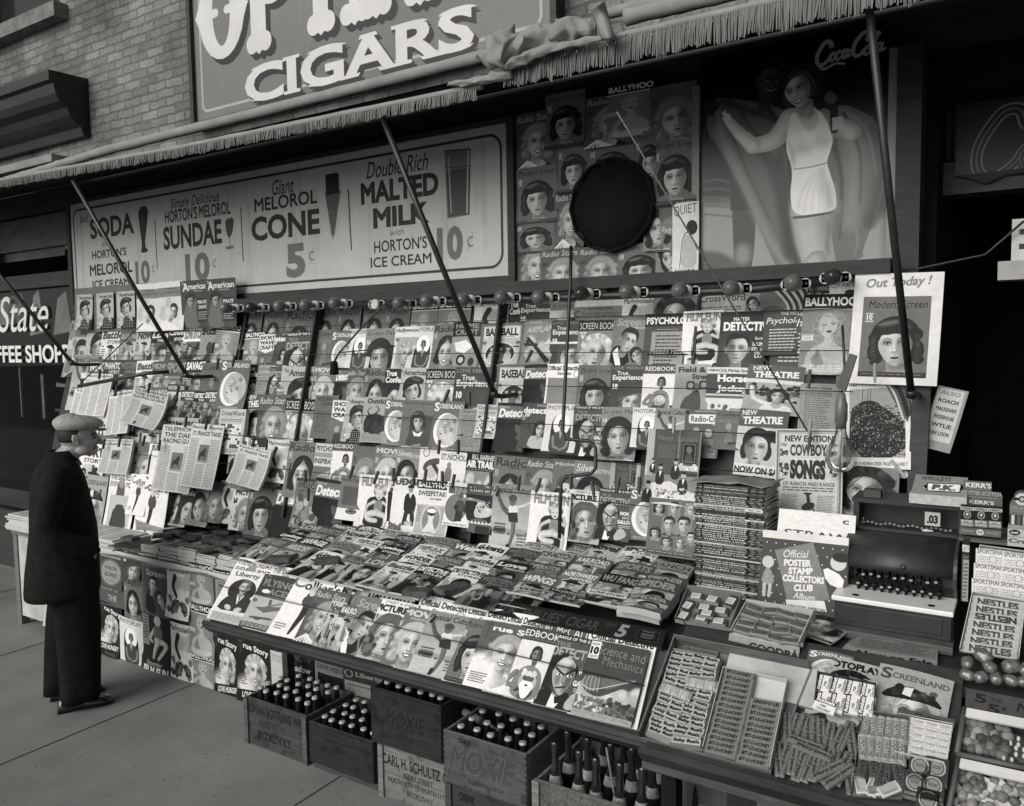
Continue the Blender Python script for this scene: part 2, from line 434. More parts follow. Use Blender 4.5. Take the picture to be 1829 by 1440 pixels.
 e(d,.76,.13,.035,skin*.72,.06,.5);e(d,.86,.12,.06,min(1,skin*1.06),.1,.5)
 c.clip=old
 if hair=='bob':
  pg([(-.78,.1),(-.8,-.5),(-.5,-1.0),(0,-1.12),(.5,-1.02),(.8,-.5),(.78,.1),(.62,-.2),(.5,-.5),(.28,-.42),(0,-.48),(-.3,-.42),(-.52,-.45),(-.62,-.2)],ht)
  for k in range(9):
   u=-.5+k*.125;ln([(u*.6,-1.08),(u,-.8),(u*1.1,-.47)],.03,hi,alpha=.35)
  e(.1*lit-.15,-.95,.45,.12,hi+.1,.16,.8,-.15);e(.45,-.8,.25,.1,hi,.12,.6,.5)
  for sd in (-1,1):
   for k in range(4):ln([(sd*(.72+.06*k),-.4),(sd*(.8+.05*k),.1),(sd*(.72+.09*k),.6)],.03,hi,alpha=.4)
 elif hair in ('wave','curl'):
  pg([(-.74,.1),(-.86,-.5),(-.5,-1.08),(.1,-1.15),(.6,-.98),(.86,-.45),(.74,.1),(.62,-.3),(.3,-.66),(-.15,-.7),(-.5,-.5),(-.62,-.2)],ht)
  for k in range(6):
   o=k*.13
   ln([(-.75+o*.2,-.15+o*.2),(-.72+o,-.62-o*.2),(-.3+o,-.95),(.2+o*.6,-.88),(.62,-.6+o*.4),(.8,-.1)],.045,ht+(-.16 if k%2 else.18),alpha=.55,soft=.04)
  if hair=='curl':
   for k in range(16):
    a=math.pi*(k/15);e(-.9*math.cos(a),-.35-.72*math.sin(a),.17,.16,ht+r.uniform(-.14,.16),.06)
 elif hair=='up':
  pg([(0,-1.0),(-.5,-1.0),(-.84,-.4),(-.72,.25),(-.6,-.1),(-.5,-.45),(-.2,-.72)],ht)
  pg([(0,-1.0),(.5,-1.0),(.84,-.4),(.72,.25),(.6,-.1),(.5,-.45),(.2,-.72)],ht)
  for sd in (-1,1):ln([(sd*.1,-.98),(sd*.5,-.75),(sd*.72,-.2)],.05,hi,alpha=.5,soft=.05)
  ln([(0,-1.2),(0,-.75)],.03,skin*.7,alpha=.6)
 elif hair=='man':
  pg([(-.72,-.05),(-.78,-.5),(-.5,-1.08),(.1,-1.18),(.6,-1.0),(.78,-.5),(.72,-.05),(.62,-.4),(.4,-.72),(-.1,-.66),(-.5,-.62),(-.62,-.35)],ht)
  ln([(-.4,-1.0),(0,-1.08),(.5,-.85)],.1,hi,alpha=.5,soft=.08)
  for sd in (-1,1):e(sd*.72,.08,.09,.2,skin*.75)
 elif hair=='sleek':
  pg([(-.72,.0),(-.78,-.5),(-.4,-1.05),(.2,-1.08),(.7,-.75),(.76,0),(.6,-.45),(.2,-.7),(-.3,-.62),(-.58,-.3)],ht)
  for k in range(6):o=k*.1;ln([(-.66+o*.3,-.2),(-.6+o,-.68-o*.25),(.1+o*.5,-1.0+o*.45),(.66-o*.05,-.55+o*.4)],.03,min(.9,ht+(.22 if k in (1,2)else.08)),alpha=.55,soft=.03)
 if hat=='beret':
  pg([(-1.2,-.15),(-.9,-.8),(-.1,-1.35),(.8,-1.1),(.95,-.72),(.3,-.7),(-.5,-.35),(-1.0,.1)],ht*.8+.04)
  ln([(-1.0,0),(-.45,-.4),(.3,-.72),(.9,-.75)],.09,ht+.2,alpha=.6)
 elif hat=='cap':
  pg([(-1.1,-.3),(-.8,-1.0),(.2,-1.3),(1.1,-.8),(1.25,-.25),(.8,-.5),(0,-.62),(-.7,-.45)],cloth+.1);ln([(-.8,-.45),(0,-.62),(.9,-.5)],.07,.05)
 elif hat=='west':
  e(0,-.72,1.5,.2,cloth);pg([(-.75,-.7),(-.7,-1.35),(-.2,-1.5),(0,-1.38),(.3,-1.5),(.7,-1.3),(.75,-.7)],cloth+.06)
def limb(c,pts,w0,w1,t,sh=.8):
 c.curve(pts,w0,t*sh,w1);c.curve([(x-w0*.14,y)for x,y in pts],w0*.62,t,w1*.62,soft=w0*.3)
def to_image(name,c,noise=.02,tone=1.0):
 sd_=sum(map(ord,name));g=np.random.default_rng(sd_)
 k=max(6,c.w//26);lo=g.normal(0,1,(c.h//k+2,c.w//k+2));lo=np.kron(lo,np.ones((k,k)))[:c.h,:c.w];q=max(2,k//3)
 for _ in range(6):lo=(lo+np.roll(lo,q,0)+np.roll(lo,-q,0)+np.roll(lo,q,1)+np.roll(lo,-q,1))/5
 a=c.a*(1+lo*(.03 if c.w<450 else.015))+g.normal(0,noise,c.a.shape)
 a=np.clip(a,0,1);a=(a+(a*a*(3-2*a)-a)*.35)**tone
 a=np.clip(a,.03,.95)[::-1]
 img=bpy.data.images.new(name,c.w,c.h,alpha=False)
 buf=np.ones((c.h,c.w,4),np.float32);buf[:,:,:3]=a[:,:,None]
 img.pixels.foreach_set(buf.ravel());img.update();img.pack()
 return img
COV={}
def cov(name,shows,bg,asp=1.36,px=216):
 def deco(f):COV[name]=(shows,f,bg,asp,px);return f
 return deco
W9,BK=.88,.07
def title(c,s,t,y0=.04,y1=.2,x0=.05,x1=.95,**k):c.text(s,x0,y0,x1,y1,t,**k)
def ten(c,x,y,t):c.text('10',x,y,x+.1,y+.09,t,b=.03,serif=.05);c.rect(x-.01,y-.025,x+.11,y-.012,t);c.lines(x-.01,y+.105,x+.11,y+.13,1,t,0,.9)
@cov('radio_mirror','a smiling centre parted brunette',.42)
def _(c):
 head(c,.5,.86,.3,'up',.08,smile=True,cloth=.5,brow=.08)
 title(c,'Radio',.2,.05,.25,.06,.96,b=.03,ol=.52,sh=.08);c.text('MIRROR',.42,.24,.92,.31,.25,b=.02,serif=.03);ten(c,.06,.36,.7)
@cov('radio_mirror_b','a brunette smiling beside a sash title',.45)
def _(c):
 head(c,.55,.84,.34,'up',.08,yaw=-.3,smile=True,cloth=.62);title(c,'Radio',.22,.04,.24,.04,.9,b=.03,ol=.55,sh=.1);ten(c,.05,.3,.75)
@cov('modern_screen','a dark bobbed fringe and calm gaze',.42)
def _(c):
 head(c,.52,.8,.31,'bob',.06,yaw=-.1,cloth=.08,tilt=-.06);title(c,'Modern Screen',.16,.06,.2,.08,.97,b=.02,sh=.2,ol=.55);ten(c,.06,.3,.85)
 c.rect(0,1.27,1,1.36,.22);c.lines(.05,1.3,.95,1.335,1,.5,0)
 c.curve([(.06,1.08),(.12,1.03),(.18,1.08),(.28,1.04),(.38,1.08)],.008,.15)
@cov('radio_stars','a laughing waved blonde and striped collar',.36)
def _(c):
 head(c,.55,.72,.3,'wave',.55,yaw=.25,smile=True,cloth=.1,tilt=.1)
 for k in range(7):c.line([(.28,1.14),(.0+k*.1,1.36)],.02,.85,.05)
 title(c,'Radio Stars',.7,.06,.22,.04,.94,b=.02,sh=.2,ol=.2);c.text('10',.06,.38,.16,.47,.1,b=.03)
@cov('ballyhoo','a bare shouldered curly drawing under a black banner',.5)
def _(c):
 c.rect(0,0,1,.24,BK);title(c,'BALLYHOO',.92,.05,.2,.04,1.0,b=.04);c.rect(0,.24,1,.265,.9)
 c.poly([(.1,1.36),(.12,1.0),(.3,.86),(.45,.82),(.45,.68),(.62,.68),(.62,.82),(.8,.9),(.92,1.05),(.9,1.36)],.66,sm=2)
 c.ell(.5,.52,.17,.2,.68,.2)
 for k in range(9):
  for sd,x in ((-1,.3),(1,.68)):c.ell(x+.05*math.sin(k*2),.34+k*.06,.07,.06,.52+.1*(k%2),line=.012)
 for k in range(6):c.ell(.34+k*.07,.33,.06,.05,.56,line=.014)
 c.curve([(.4,.5),(.44,.53),(.48,.5)],.012,.2);c.curve([(.56,.48),(.6,.51),(.64,.47)],.012,.2);c.ell(.53,.63,.05,.022,.3)
 c.poly([(.35,.92),(.48,1.18),(.3,1.25),(.22,1.1)],.5);c.line([(.35,.92),(.32,1.1)],.008,.3)
 c.rect(.02,.68,.24,.78,.85);c.lines(.03,.69,.23,.78,3,.4,.1);c.lines(.05,1.2,.95,1.33,3,.8,.2)
@cov('ballyhoo_sweep','a framed oval portrait of a veiled woman',.84)
def _(c):
 c.rect(0,0,1,.2,BK);title(c,'BALLYHOO',.92,.04,.17,.03,.99,b=.04);title(c,'SWEEPSTAKES',.25,.25,.37,.05,1.0,b=.03);title(c,'NUMBER',.2,.41,.46,.42,.75)
 c.rect(.04,.58,.96,1.28,.66);c.ell(.5,.93,.28,.34,.75,line=.03);c.ell(.5,.93,.25,.31,.5);c.poly([(.3,1.22),(.42,1.02),(.44,.9),(.56,.9),(.58,1.02),(.7,1.22)],.82)
 c.ell(.5,.84,.09,.11,.8);c.ell(.5,.77,.1,.07,.12);c.ell(.5,.72,.13,.05,.9);c.lines(.06,.62,.22,1.0,10,.4);c.lines(.78,.62,.94,1.0,10,.4)
@cov('screenland','a blonde profile inside a white crescent',.4)
def _(c):
 c.ell(.5,.78,.42,.46,.88);c.ell(.58,.76,.38,.42,.66)
 c.poly([(.38,.56),(.34,.68),(.27,.78),(.33,.81),(.32,.86),(.34,.9),(.36,1.0),(.5,1.02),(.5,1.18),(.85,1.18),(.72,.9),(.72,.6),(.55,.48)],.74,sm=1)
 for k in range(26):
  r=random.Random(k);c.ell(.6+r.uniform(-.16,.16),.6+r.uniform(-.13,.22),.06,.05,r.uniform(.45,.7),r.uniform(0,3),.03)
 c.curve([(.37,.7),(.42,.685),(.47,.7)],.02,.2);c.ell(.36,.88,.035,.02,.3);c.curve([(.36,.64),(.42,.62),(.48,.65)],.012,.3)
 c.text('S',.04,.04,.22,.28,.85,b=.03);title(c,'CREENLAND',.82,.08,.2,.22,.97,b=.02,serif=.02);c.lines(.15,1.26,.85,1.33,2,.7,.1)
@cov('photoplay','a seated woman before a pale oval',.8)
def _(c):
 c.poly([(.22,1.2),(.2,.55),(.34,.3),(.62,.28),(.8,.5),(.84,1.2)],.16,sm=1);c.ell(.52,.56,.25,.29,.92)
 c.poly([(.24,1.36),(.2,1.0),(.3,.8),(.46,.74),(.62,.74),(.78,.82),(.84,1.05),(.8,1.36)],.28,sm=2)
 head(c,.53,.55,.105,'sleek',.1,skin=.55,body=False);c.poly([(.46,.72),(.6,.72),(.53,.95)],.58);c.curve([(.3,.9),(.36,1.15),(.5,1.2)],.07,.5,.05);c.curve([(.76,.92),(.72,1.15),(.55,1.24)],.07,.5,.05)
 title(c,'PHOTOPLAY',.5,.04,.17,.04,.97,b=.04);c.rect(0,1.3,1,1.36,.2)
@cov('screen_play','a dark waved woman tilting her head',.5)
def _(c):
 head(c,.5,.78,.36,'wave',.12,yaw=.1,smile=False,tilt=-.12,cloth=.75);title(c,'Screen Play',.28,.05,.22,.03,.97,b=.03,sh=.12,ol=.72);c.text('15',.05,.3,.16,.4,.9);c.text('SCREEN TEST',.25,1.26,.75,1.33,.15,b=.03)
@cov('hollywood','a pale blonde at the page edge',.82)
def _(c):
 c.rect(.12,.32,1,1.36,.62);head(c,.56,.84,.26,'curl',.62,tilt=.25,smile=True,cloth=.72);title(c,'Hollywood',.25,.05,.2,.04,.97,sh=.1,b=.03);c.text('5¢',.04,.32,.2,.46,.1,b=.03)
@cov('home_craft','a dark headline block over machine parts',.55)
def _(c):
 c.rect(.0,0,1,.42,.14);title(c,'HOME',.55,.04,.19,.1,.9,b=.03);title(c,'CRAFT',.55,.22,.38,.1,.9,b=.03)
 c.poly([(.1,.6),(.5,.52),(.75,.7),(.5,.9),(.2,.85)],.85);c.ell(.4,1.1,.16,.16,.1);c.ell(.4,1.1,.09,.09,.7);c.ell(.75,1.15,.1,.12,.12);c.lines(.05,1.28,.9,1.34,2,.2)
@cov('baseball','a round photo of ball players',.4,1.3)
def _(c):
 c.rect(.08,.08,.92,1.24,.68);c.rect(.1,.12,.9,.42,.8);title(c,'BASEBALL',.1,.14,.36,.13,.88,b=.04,serif=.05);c.lines(.2,.38,.8,.41,1,.2,0)
 c.ell(.5,.86,.36,.34,.78);c.ell(.5,.86,.32,.3,.1)
 for x,t in ((.32,.7),(.5,.4),(.68,.72)):
  c.poly([(x-.09,1.12),(x-.08,.85),(x,.78),(x+.08,.85),(x+.09,1.12)],t,sm=1);c.ell(x,.72,.05,.06,.6);c.ell(x,.67,.06,.03,.25)
 c.clip=None;c.ell(.12,.55,.05,.05,.4);c.ell(.88,.55,.05,.05,.4);c.lines(.3,1.2,.7,1.22,1,.2,0)
@cov('baseball_b','a catcher crouching in a photo',.55)
def _(c):
 title(c,'BASEBALL',.1,.08,.3,.05,1.1,b=.04,serif=.04);c.ell(.5,.62,.14,.15,.25);c.poly([(.2,1.3),(.25,.9),(.4,.75),(.65,.75),(.85,1.0),(.8,1.3)],.22,sm=1);c.line([(.6,.85),(.3,1.1)],.16,.3);c.ell(.32,1.1,.12,.1,.15)
@cov('airplane','a monoplane slanting across clouds',.5)
def _(c):
 c.spots(.2,.6,1,1.1,14,.08,.2,.6,.75,3,.1);c.text('MODEL',.18,.06,.62,.14,.75,b=.0,sh=.15);title(c,'AIRPLANE',.78,.24,.42,.1,1.1,b=.0,sh=.3,rise=.06)
 c.poly([(.1,.55),(.18,.52),(.98,1.25),(.85,1.32)],.14);c.poly([(.02,.7),(.5,.72),(.52,.8),(.05,.8)],.2);c.ell(.16,.66,.07,.05,.1,.7);c.poly([(.3,.9),(.42,.95),(.3,1.3),(.2,1.3)],.2)
@cov('love_mirror','a beret girl glancing sideways',.26)
def _(c):
 head(c,.64,.98,.3,'sleek',.3,yaw=-.2,tilt=.2,smile=True,cloth=.2,hat='beret');c.text('LOVE MIRROR',.04,.03,.96,.11,.5,b=.02,serif=.04);c.text('True',.18,.15,.5,.26,.82,serif=.04);title(c,'Experiences',.85,.25,.42,.06,1.0,b=.03,serif=.03);c.text('10',.08,.48,.22,.62,.88,b=.05)
@cov('screen_book','a platinum curl head under a black masthead',.5)
def _(c):
 head(c,.54,.84,.34,'curl',.72,skin=.8,yaw=.3,tilt=.16,smile=False,cloth=.6);c.rect(0,0,1,.27,BK);title(c,'SCREEN BOOK',.88,.06,.23,.04,1.0,b=-.005);c.poly([(.04,.3),(.24,.3),(.14,.5)],.85);c.text('10',.09,.32,.19,.39,.2)
@cov('screen_romances','a dark haired man kissing a woman',.45)
def _(c):
 title(c,'Screen',.6,.06,.28,.1,.95,b=.04,sh=.2,ol=.32);c.text('Romances',.4,.27,.95,.36,.7,sh=.2)
 c.poly([(0,1.36),(.02,.9),(.2,.78),(.5,.95),(.62,1.36)],.07,sm=1);c.poly([(.06,1.0),(.2,.85),(.36,1.36),(.2,1.36)],.88)
 head(c,.48,.68,.31,'man',.06,yaw=.9,tilt=.35,body=False,lit=1);head(c,.78,1.08,.2,'sleek',.1,yaw=-.7,tilt=-.5,body=False,smile=True)
@cov('psychology','a printed contents panel under bold lettering',.3)
def _(c):
 c.rect(0,0,1,.3,.13);title(c,'PSYCHOLOGY',.9,.08,.25,.03,1.25,b=.05);c.rect(.18,.42,.96,1.36,.58);c.lines(.28,.5,.92,1.32,10,.15,.35,.42,7);c.lines(.3,.36,.8,.39,1,.7,0)
@cov('psychology_b','white italic script and listed articles',.3)
def _(c):
 c.text('THE MOST',.5,.05,1.1,.14,.85,b=.01);title(c,'Psychology',.9,.2,.45,.06,1.35,b=.0,sh=.25)
 c.lines(.18,.55,1.0,1.3,8,.85,.15,.38,3)
@cov('film_fun','a bathing girl curled in a black chair',.87)
def _(c):
 c.poly([(.24,1.25),(.26,.6),(.4,.48),(.9,.46),(.92,1.2)],BK,sm=1)
 title(c,'FILM FUN',.52,.05,.26,.08,.97,b=.05,serif=.06)
 c.ell(.62,.36,.17,.14,.5);c.spots(.48,.25,.78,.48,26,.03,.06,.4,.75,5,.02);c.ell(.62,.43,.1,.12,.76);c.ell(.58,.42,.015,.01,.1);c.ell(.66,.42,.015,.01,.1);c.ell(.62,.5,.03,.012,.2)
 c.poly([(.5,.56),(.75,.56),(.74,.85),(.5,.88)],.5,sm=1);limb(c,[(.5,.6),(.32,.7),(.28,.86)],.09,.06,.74);limb(c,[(.75,.6),(.9,.66),(.84,.5)],.08,.06,.74)
 limb(c,[(.6,.84),(.34,.9),(.4,1.0),(.62,1.02)],.16,.1,.78);limb(c,[(.66,.86),(.86,.92),(.88,1.14),(.84,1.32)],.15,.06,.76);c.poly([(.78,1.3),(.9,1.27),(.92,1.34),(.78,1.36)],.12)
 c.ell(.3,1.2,.14,.06,.1);c.rect(.16,1.2,.44,1.3,.68);c.ell(.3,1.18,.1,.03,.5,line=.015)
@cov('detective_black','a black silhouette of a smoker',.42)
def _(c):
 c.rect(0,.0,1,.08,.08);c.text('FAMOUS',.08,.1,.4,.15,.75,b=.01);title(c,'Detective',.88,.17,.42,.06,1.25,b=.04,sh=.2,rise=.05)
 c.rect(0,.44,1,1.36,.05);c.poly([(.6,.6),(.85,.52),(1,.6),(1,1.36),(.75,1.3),(.82,1.05),(.68,.98),(.76,.86),(.66,.78)],.32,sm=1);c.poly([(.55,.56),(.9,.5),(.8,.62)],.04)
@cov('inside_detective','a woman flinging one arm up',.3)
def _(c):
 c.text('INSIDE',.5,.04,.95,.11,.6,sh=.2);title(c,'detective',.88,.13,.32,.04,1.2,b=.04);ten(c,.04,.4,.8)
 limb(c,[(.2,.38),(.24,.75),(.5,1.15)],.14,.2,.3);c.ell(.2,.36,.09,.07,.7);c.poly([(.3,1.36),(.35,1.0),(.6,.95),(1,1.1),(1,1.36)],.66,sm=1);head(c,.68,.78,.2,'curl',.08,yaw=.3,tilt=.1,body=False)
@cov('true_detective','a scowling bald man in evening dress',.32)
def _(c):
 c.rect(0,0,1,.1,BK);c.text('"CRADLE OF THE G MEN"',.03,.025,.97,.085,.92,b=.03);c.text('TRUE',.1,.14,.4,.22,.55,b=.03,ol=.2);title(c,'DETECTIVE',.62,.23,.42,.06,1.0,b=.04,ol=.2)
 c.ell(.2,.75,.22,.34,.12,soft=.08);c.poly([(0,1.36),(.05,1.1),(.3,1.0),(.6,1.05),(.8,1.36)],.06);c.poly([(.3,1.08),(.5,1.2),(.42,1.36),(.26,1.36)],.88);c.poly([(.36,1.16),(.5,1.12),(.52,1.24),(.4,1.28)],.05)
 c.poly([(.18,.62),(.24,.46),(.42,.4),(.58,.48),(.64,.64),(.6,.9),(.5,1.1),(.4,1.14),(.28,1.0),(.2,.8)],.64,sm=2);c.poly([(.5,.5),(.64,.64),(.6,.92),(.48,1.12),(.46,.8)],.36,soft=.1,sm=1);c.ell(.33,.84,.05,.1,.46,soft=.08);c.ell(.4,.5,.12,.06,.78,soft=.08);c.ell(.42,.84,.02,.09,.8,soft=.03);c.poly([(.2,.98),(.3,1.0),(.42,1.16),(.3,1.1)],.3,soft=.06)
 c.poly([(.14,.7),(.17,.44),(.34,.34),(.46,.35),(.32,.44),(.24,.54),(.2,.7)],.07);c.poly([(.6,.5),(.68,.6),(.66,.76),(.62,.62)],.07)
 c.curve([(.24,.64),(.34,.7),(.42,.74)],.035,.06);c.curve([(.46,.73),(.54,.66),(.62,.62)],.035,.06)
 for x in (.33,.53):c.ell(x,.75,.05,.025,.9);c.ell(x+.01,.75,.02,.022,.03)
 c.curve([(.43,.76),(.42,.88),(.47,.9)],.02,.3);c.curve([(.34,1.0),(.42,.98),(.5,.95)],.03,.1);c.poly([(.55,1.3),(.7,1.0),(.85,1.05),(.95,1.2),(.7,1.36)],.66,sm=1)
 c.text('WOMAN',.68,.58,1.05,.68,.92,b=.04);c.text('ON THE',.76,.71,1.0,.77,.9,b=.02);c.text('GALLOWS',.64,.8,1.1,.9,.92,b=.04);c.lines(.68,.94,1.0,1.02,2,.85,.1)
@cov('master_detective','a young man staring straight ahead',.2)
def _(c):
 c.text('MASTER',.3,.12,.65,.2,.9,b=.03);title(c,'DETECTIVE',.92,.22,.42,.08,1.15,b=.05,serif=.03);c.ell(.4,.95,.4,.45,.3,soft=.3);head(c,.42,.82,.28,'man',.07,yaw=-.2,brow=.05,cloth=.1,lit=1,smile=False)
 c.text('Solving',.78,.55,1.1,.63,.85);c.text('ILLINOIS',.74,.66,1.15,.75,.88,b=.03);c.text('STRANGE',.72,.78,1.15,.87,.88,b=.03);c.text('LOVE',.8,.92,1.1,1.01,.88,b=.03)
@cov('redbook','a standing woman in a dark swimsuit',.84)
def _(c):
 c.rect(0,0,1,.27,.28);title(c,'REDBOOK',.85,.06,.19,.06,.94,b=.015);c.lines(.1,.22,.9,.235,1,.7,0)
 c.poly([(.2,1.36),(.22,.95),(.36,.78),(.5,.72),(.7,.76),(.82,.9),(.84,1.36)],.5,sm=2);c.poly([(.36,1.36),(.36,.92),(.44,.84),(.66,.84),(.72,.95),(.7,1.36)],.3,sm=1)
 head(c,.56,.52,.14,'sleek',.12,skin=.52,body=False);limb(c,[(.24,.9),(.08,1.12),(.36,1.14)],.11,.08,.5);c.ell(.54,1.02,.17,.15,.72);c.spots(.42,.92,.66,1.15,12,.02,.05,.3,.9,4);c.spots(.3,1.2,1,1.36,25,.02,.05,.1,.5,5)
@cov('redbook_santa','a swimsuit woman holding a bearded mask',.84)
def _(c):
 COV['redbook'][1](c);c.ell(.54,1.04,.19,.19,.68);c.ell(.54,.97,.12,.07,.34);c.poly([(.36,1.02),(.72,1.02),(.62,1.3),(.54,1.36),(.46,1.3)],.9,sm=1);c.ell(.54,1.1,.03,.02,.3);c.spots(.4,.84,.66,.92,8,.03,.06,.7,.9,3)
@cov('field_stream','a curled horn ram',.58)
def _(c):
 c.grad(0,0,1,.7,.62,.5);title(c,'Field &',.14,.08,.23,.1,.9,b=.03,serif=.04);c.text('Stream',.5,.27,1.1,.42,.14,b=.03,serif=.04)
 c.poly([(.2,1.36),(.3,.95),(.5,.85),(.58,.7),(.72,.72),(.8,1.0),(.82,1.36)],.3,sm=2);c.ell(.66,.66,.1,.13,.36);c.ell(.48,.6,.11,.11,.15,line=.06);c.ell(.84,.58,.11,.11,.15,line=.06);c.ell(.66,.76,.04,.03,.1)
@cov('horse_jockey','block lettering over a small rider',.8)
def _(c):
 c.text('MIRACLE Parlay System',.03,.04,1.1,.12,.1,b=.02);c.rect(0,.15,1,.62,.28);title(c,'Horse',.9,.17,.34,.25,1.0,b=.04,serif=.06);c.text('Jockey',.25,.42,1.0,.6,.9,b=.04,serif=.06);c.rect(0,.66,1,.72,.4)
 c.spots(.15,.9,.5,1.2,20,.02,.06,.2,.6,3);c.lines(.6,.95,.95,1.25,4,.3)
@cov('new_theatre','a crowd under a slanted grey masthead',.78)
def _(c):
 c.rect(0,0,1,.4,.36);c.text('NEW',.1,.05,.42,.17,.85,b=.02,serif=.06,rise=.03);title(c,'THEATRE',.88,.2,.37,.12,.92,b=.04,serif=.08,rise=.06)
 c.rect(0,.5,1,1.36,.6);c.spots(0,.55,1,.85,60,.02,.06,.05,.4,3);limb(c,[(.12,.62),(.2,.95),(.5,1.1)],.08,.16,.8);head(c,.6,.85,.14,'curl',.2,cloth=.8);c.spots(.7,.7,1,1.0,20,.02,.05,.1,.7,8)
@cov('new_theatre_b','a dark eyed woman above a sale strip',.72)
def _(c):
 c.rect(0,0,1,.36,.34);c.text('NEW',.06,.04,.38,.14,.85,b=.02,serif=.06,rise=.03);title(c,'THEATRE',.88,.17,.32,.08,.9,b=.04,serif=.08,rise=.06)
 c.ell(.85,.55,.36,.12,BK,.2);head(c,.42,.78,.29,'sleek',.06,yaw=.1,lit=1,body=True,cloth=.06);c.rect(0,1.12,1,1.36,.8);title(c,'NOW ON SALE',.06,1.17,1.31,.02,1.05,b=.04)
@cov('american_horse','a head in a tilted dotted hat',.66)
def _(c):
 c.text('The',.05,.05,.2,.13,.3);title(c,'American',.25,.06,.2,.2,.98,b=.03,serif=.03);head(c,.52,.62,.27,'sleek',.08,skin=.72,yaw=.6,tilt=-.3,cloth=.1,lit=1)
 c.poly([(.2,.62),(.24,.38),(.5,.2),(.84,.26),(.9,.4),(.6,.42),(.36,.54)],.13,sm=1);c.ell(.62,.3,.16,.05,.3,.2);c.poly([(.3,1.36),(.36,1.02),(.56,.95),(.8,1.05),(.92,1.36)],.07,sm=1)
 for i in range(6):
  for j in range(7):c.ell(.4+j*.08,1.04+i*.06,.013,.013,.85)
 c.spots(.02,.85,.32,1.25,16,.04,.09,.5,.9,6,.02)
@cov('american_mag','a football player and boxed headline',.3)
def _(c):
 c.text('The',.05,.04,.2,.12,.75);c.text('A',.08,.06,.32,.3,.8,b=.04);title(c,'merican',.82,.1,.26,.3,.97,b=.03,serif=.03);c.text('Magazine',.5,.28,.8,.34,.7)
 c.poly([(.04,1.36),(.1,.8),(.3,.5),(.5,.42),(.62,.6),(.5,.9),(.7,1.36)],.42,sm=2);head(c,.36,.6,.18,'man',.1,yaw=.7,tilt=.1,body=False,skin=.6);c.poly([(.14,.6),(.16,.42),(.34,.32),(.54,.4),(.56,.54),(.4,.46),(.24,.52)],.22,sm=1)
 c.rect(.56,.52,.97,1.2,.22);c.text('PIRATE',.6,.58,.93,.68,.85,b=.03);c.text('SAINT',.62,.72,.92,.82,.85,b=.03);c.lines(.6,.9,.93,1.15,4,.7)
@cov('companion','a sleeping child below a grey heading',.76)
def _(c):
 c.rect(0,0,1,.16,.82);c.rect(0,.16,1,.42,.5);c.text('WOMANS HOME',.3,.18,.75,.22,.2);title(c,'Companion',.25,.23,.37,.05,.97,b=-.005);c.rect(.02,.44,.98,1.34,.78)
 head(c,.56,.84,.2,'sleek',.18,skin=.78,yaw=-.4,tilt=.4,cloth=.8,body=False);c.poly([(.05,1.34),(.1,1.05),(.4,1.1),(.8,1.3),(.8,1.34)],.86,sm=1);c.spots(.05,.5,.4,1.0,14,.05,.12,.6,.8,3,.06)
@cov('movie_mirror','a soft blonde with bright eyes',.42)
def _(c):
 head(c,.52,.82,.34,'wave',.68,skin=.78,yaw=.1,smile=True,cloth=.75);title(c,'MOVIE',.75,.05,.2,.05,.99,b=.05,serif=.05);c.text('MIRROR',.3,.22,.9,.29,.65,b=.02);ten(c,.05,.36,.8)
@cov('true_conf','a dark woman looking up',.2)
def _(c):
 c.rect(0,0,1,.42,.16);c.text('True',.05,.05,.6,.22,.9,b=.03,serif=.04);title(c,'Confessions',.9,.24,.42,.05,1.5,b=.03,serif=.04);head(c,.55,.92,.36,'sleek',.06,yaw=.3,tilt=.2,cloth=.3)
@cov('scribner','a plain tan contents page',.6)
def _(c):
 title(c,'Scribner',.25,.06,.2,.08,.95,b=-.005);c.lines(.12,.3,.9,1.2,16,.36,.3);c.rrect(.04,.03,.96,1.33,.02,.4,line=.01)
@cov('modern_living','plain lettering on mid grey',.4)
def _(c):
 title(c,'MODERN',.15,.07,.18,.12,.85,b=.02,serif=.05);c.text('LIVING',.3,.22,.9,.33,.15,b=.02,serif=.05);c.lines(.15,.5,.85,1.2,9,.3,.4)
@cov('short_wave','a white shield with stacked lettering',.42)
def _(c):
 c.poly([(.04,.03),(.96,.03),(.96,.55),(.5,.68),(.04,.55)],.85)
 for i,s in enumerate(('SHORT','WAVE','CRAFT')):c.text(s,.09,.07+i*.17,.92,.21+i*.17,.12,b=.04)
 c.poly([(.2,1.36),(.25,1.05),(.4,.95),(.55,1.1),(.6,1.36)],.25,sm=1);c.ell(.35,.92,.1,.11,.6);c.rect(.6,1.0,.95,1.36,.2)
@cov('outdoor_bison','a shaggy dark bull',.6)
def _(c):
 title(c,'Outdoor',.15,.05,.2,.15,1.1,b=.03,serif=.04);c.ell(.5,.8,.42,.3,.14);c.spots(.15,.6,.85,1.05,60,.03,.1,.06,.24,3);c.curve([(.3,.55),(.2,.42),(.34,.3)],.05,.08,.02);c.curve([(.5,.5),(.62,.38),(.5,.26)],.05,.08,.02);c.lines(.05,1.1,.95,1.34,10,.4,.2,.5)
@cov('good_house','a laughing child at a table',.42)
def _(c):
 title(c,'Good Housekeeping',.2,.04,.12,.04,.97,b=-.005);c.rrect(.25,.35,.95,1.0,.04,.3);head(c,.5,.5,.19,'bob',.1,smile=True,tilt=-.1,body=False);c.poly([(.15,1.1),(.25,.8),(.5,.7),(.8,.82),(.9,1.1)],.28,sm=1);c.poly([(.36,.72),(.5,.78),(.66,.72),(.6,.84),(.42,.84)],.85);c.poly([(0,1.36),(.08,1.08),(.95,1.08),(1,1.36)],.72);c.poly([(.36,1.05),(.62,1.0),(.7,1.2),(.42,1.24)],.5)
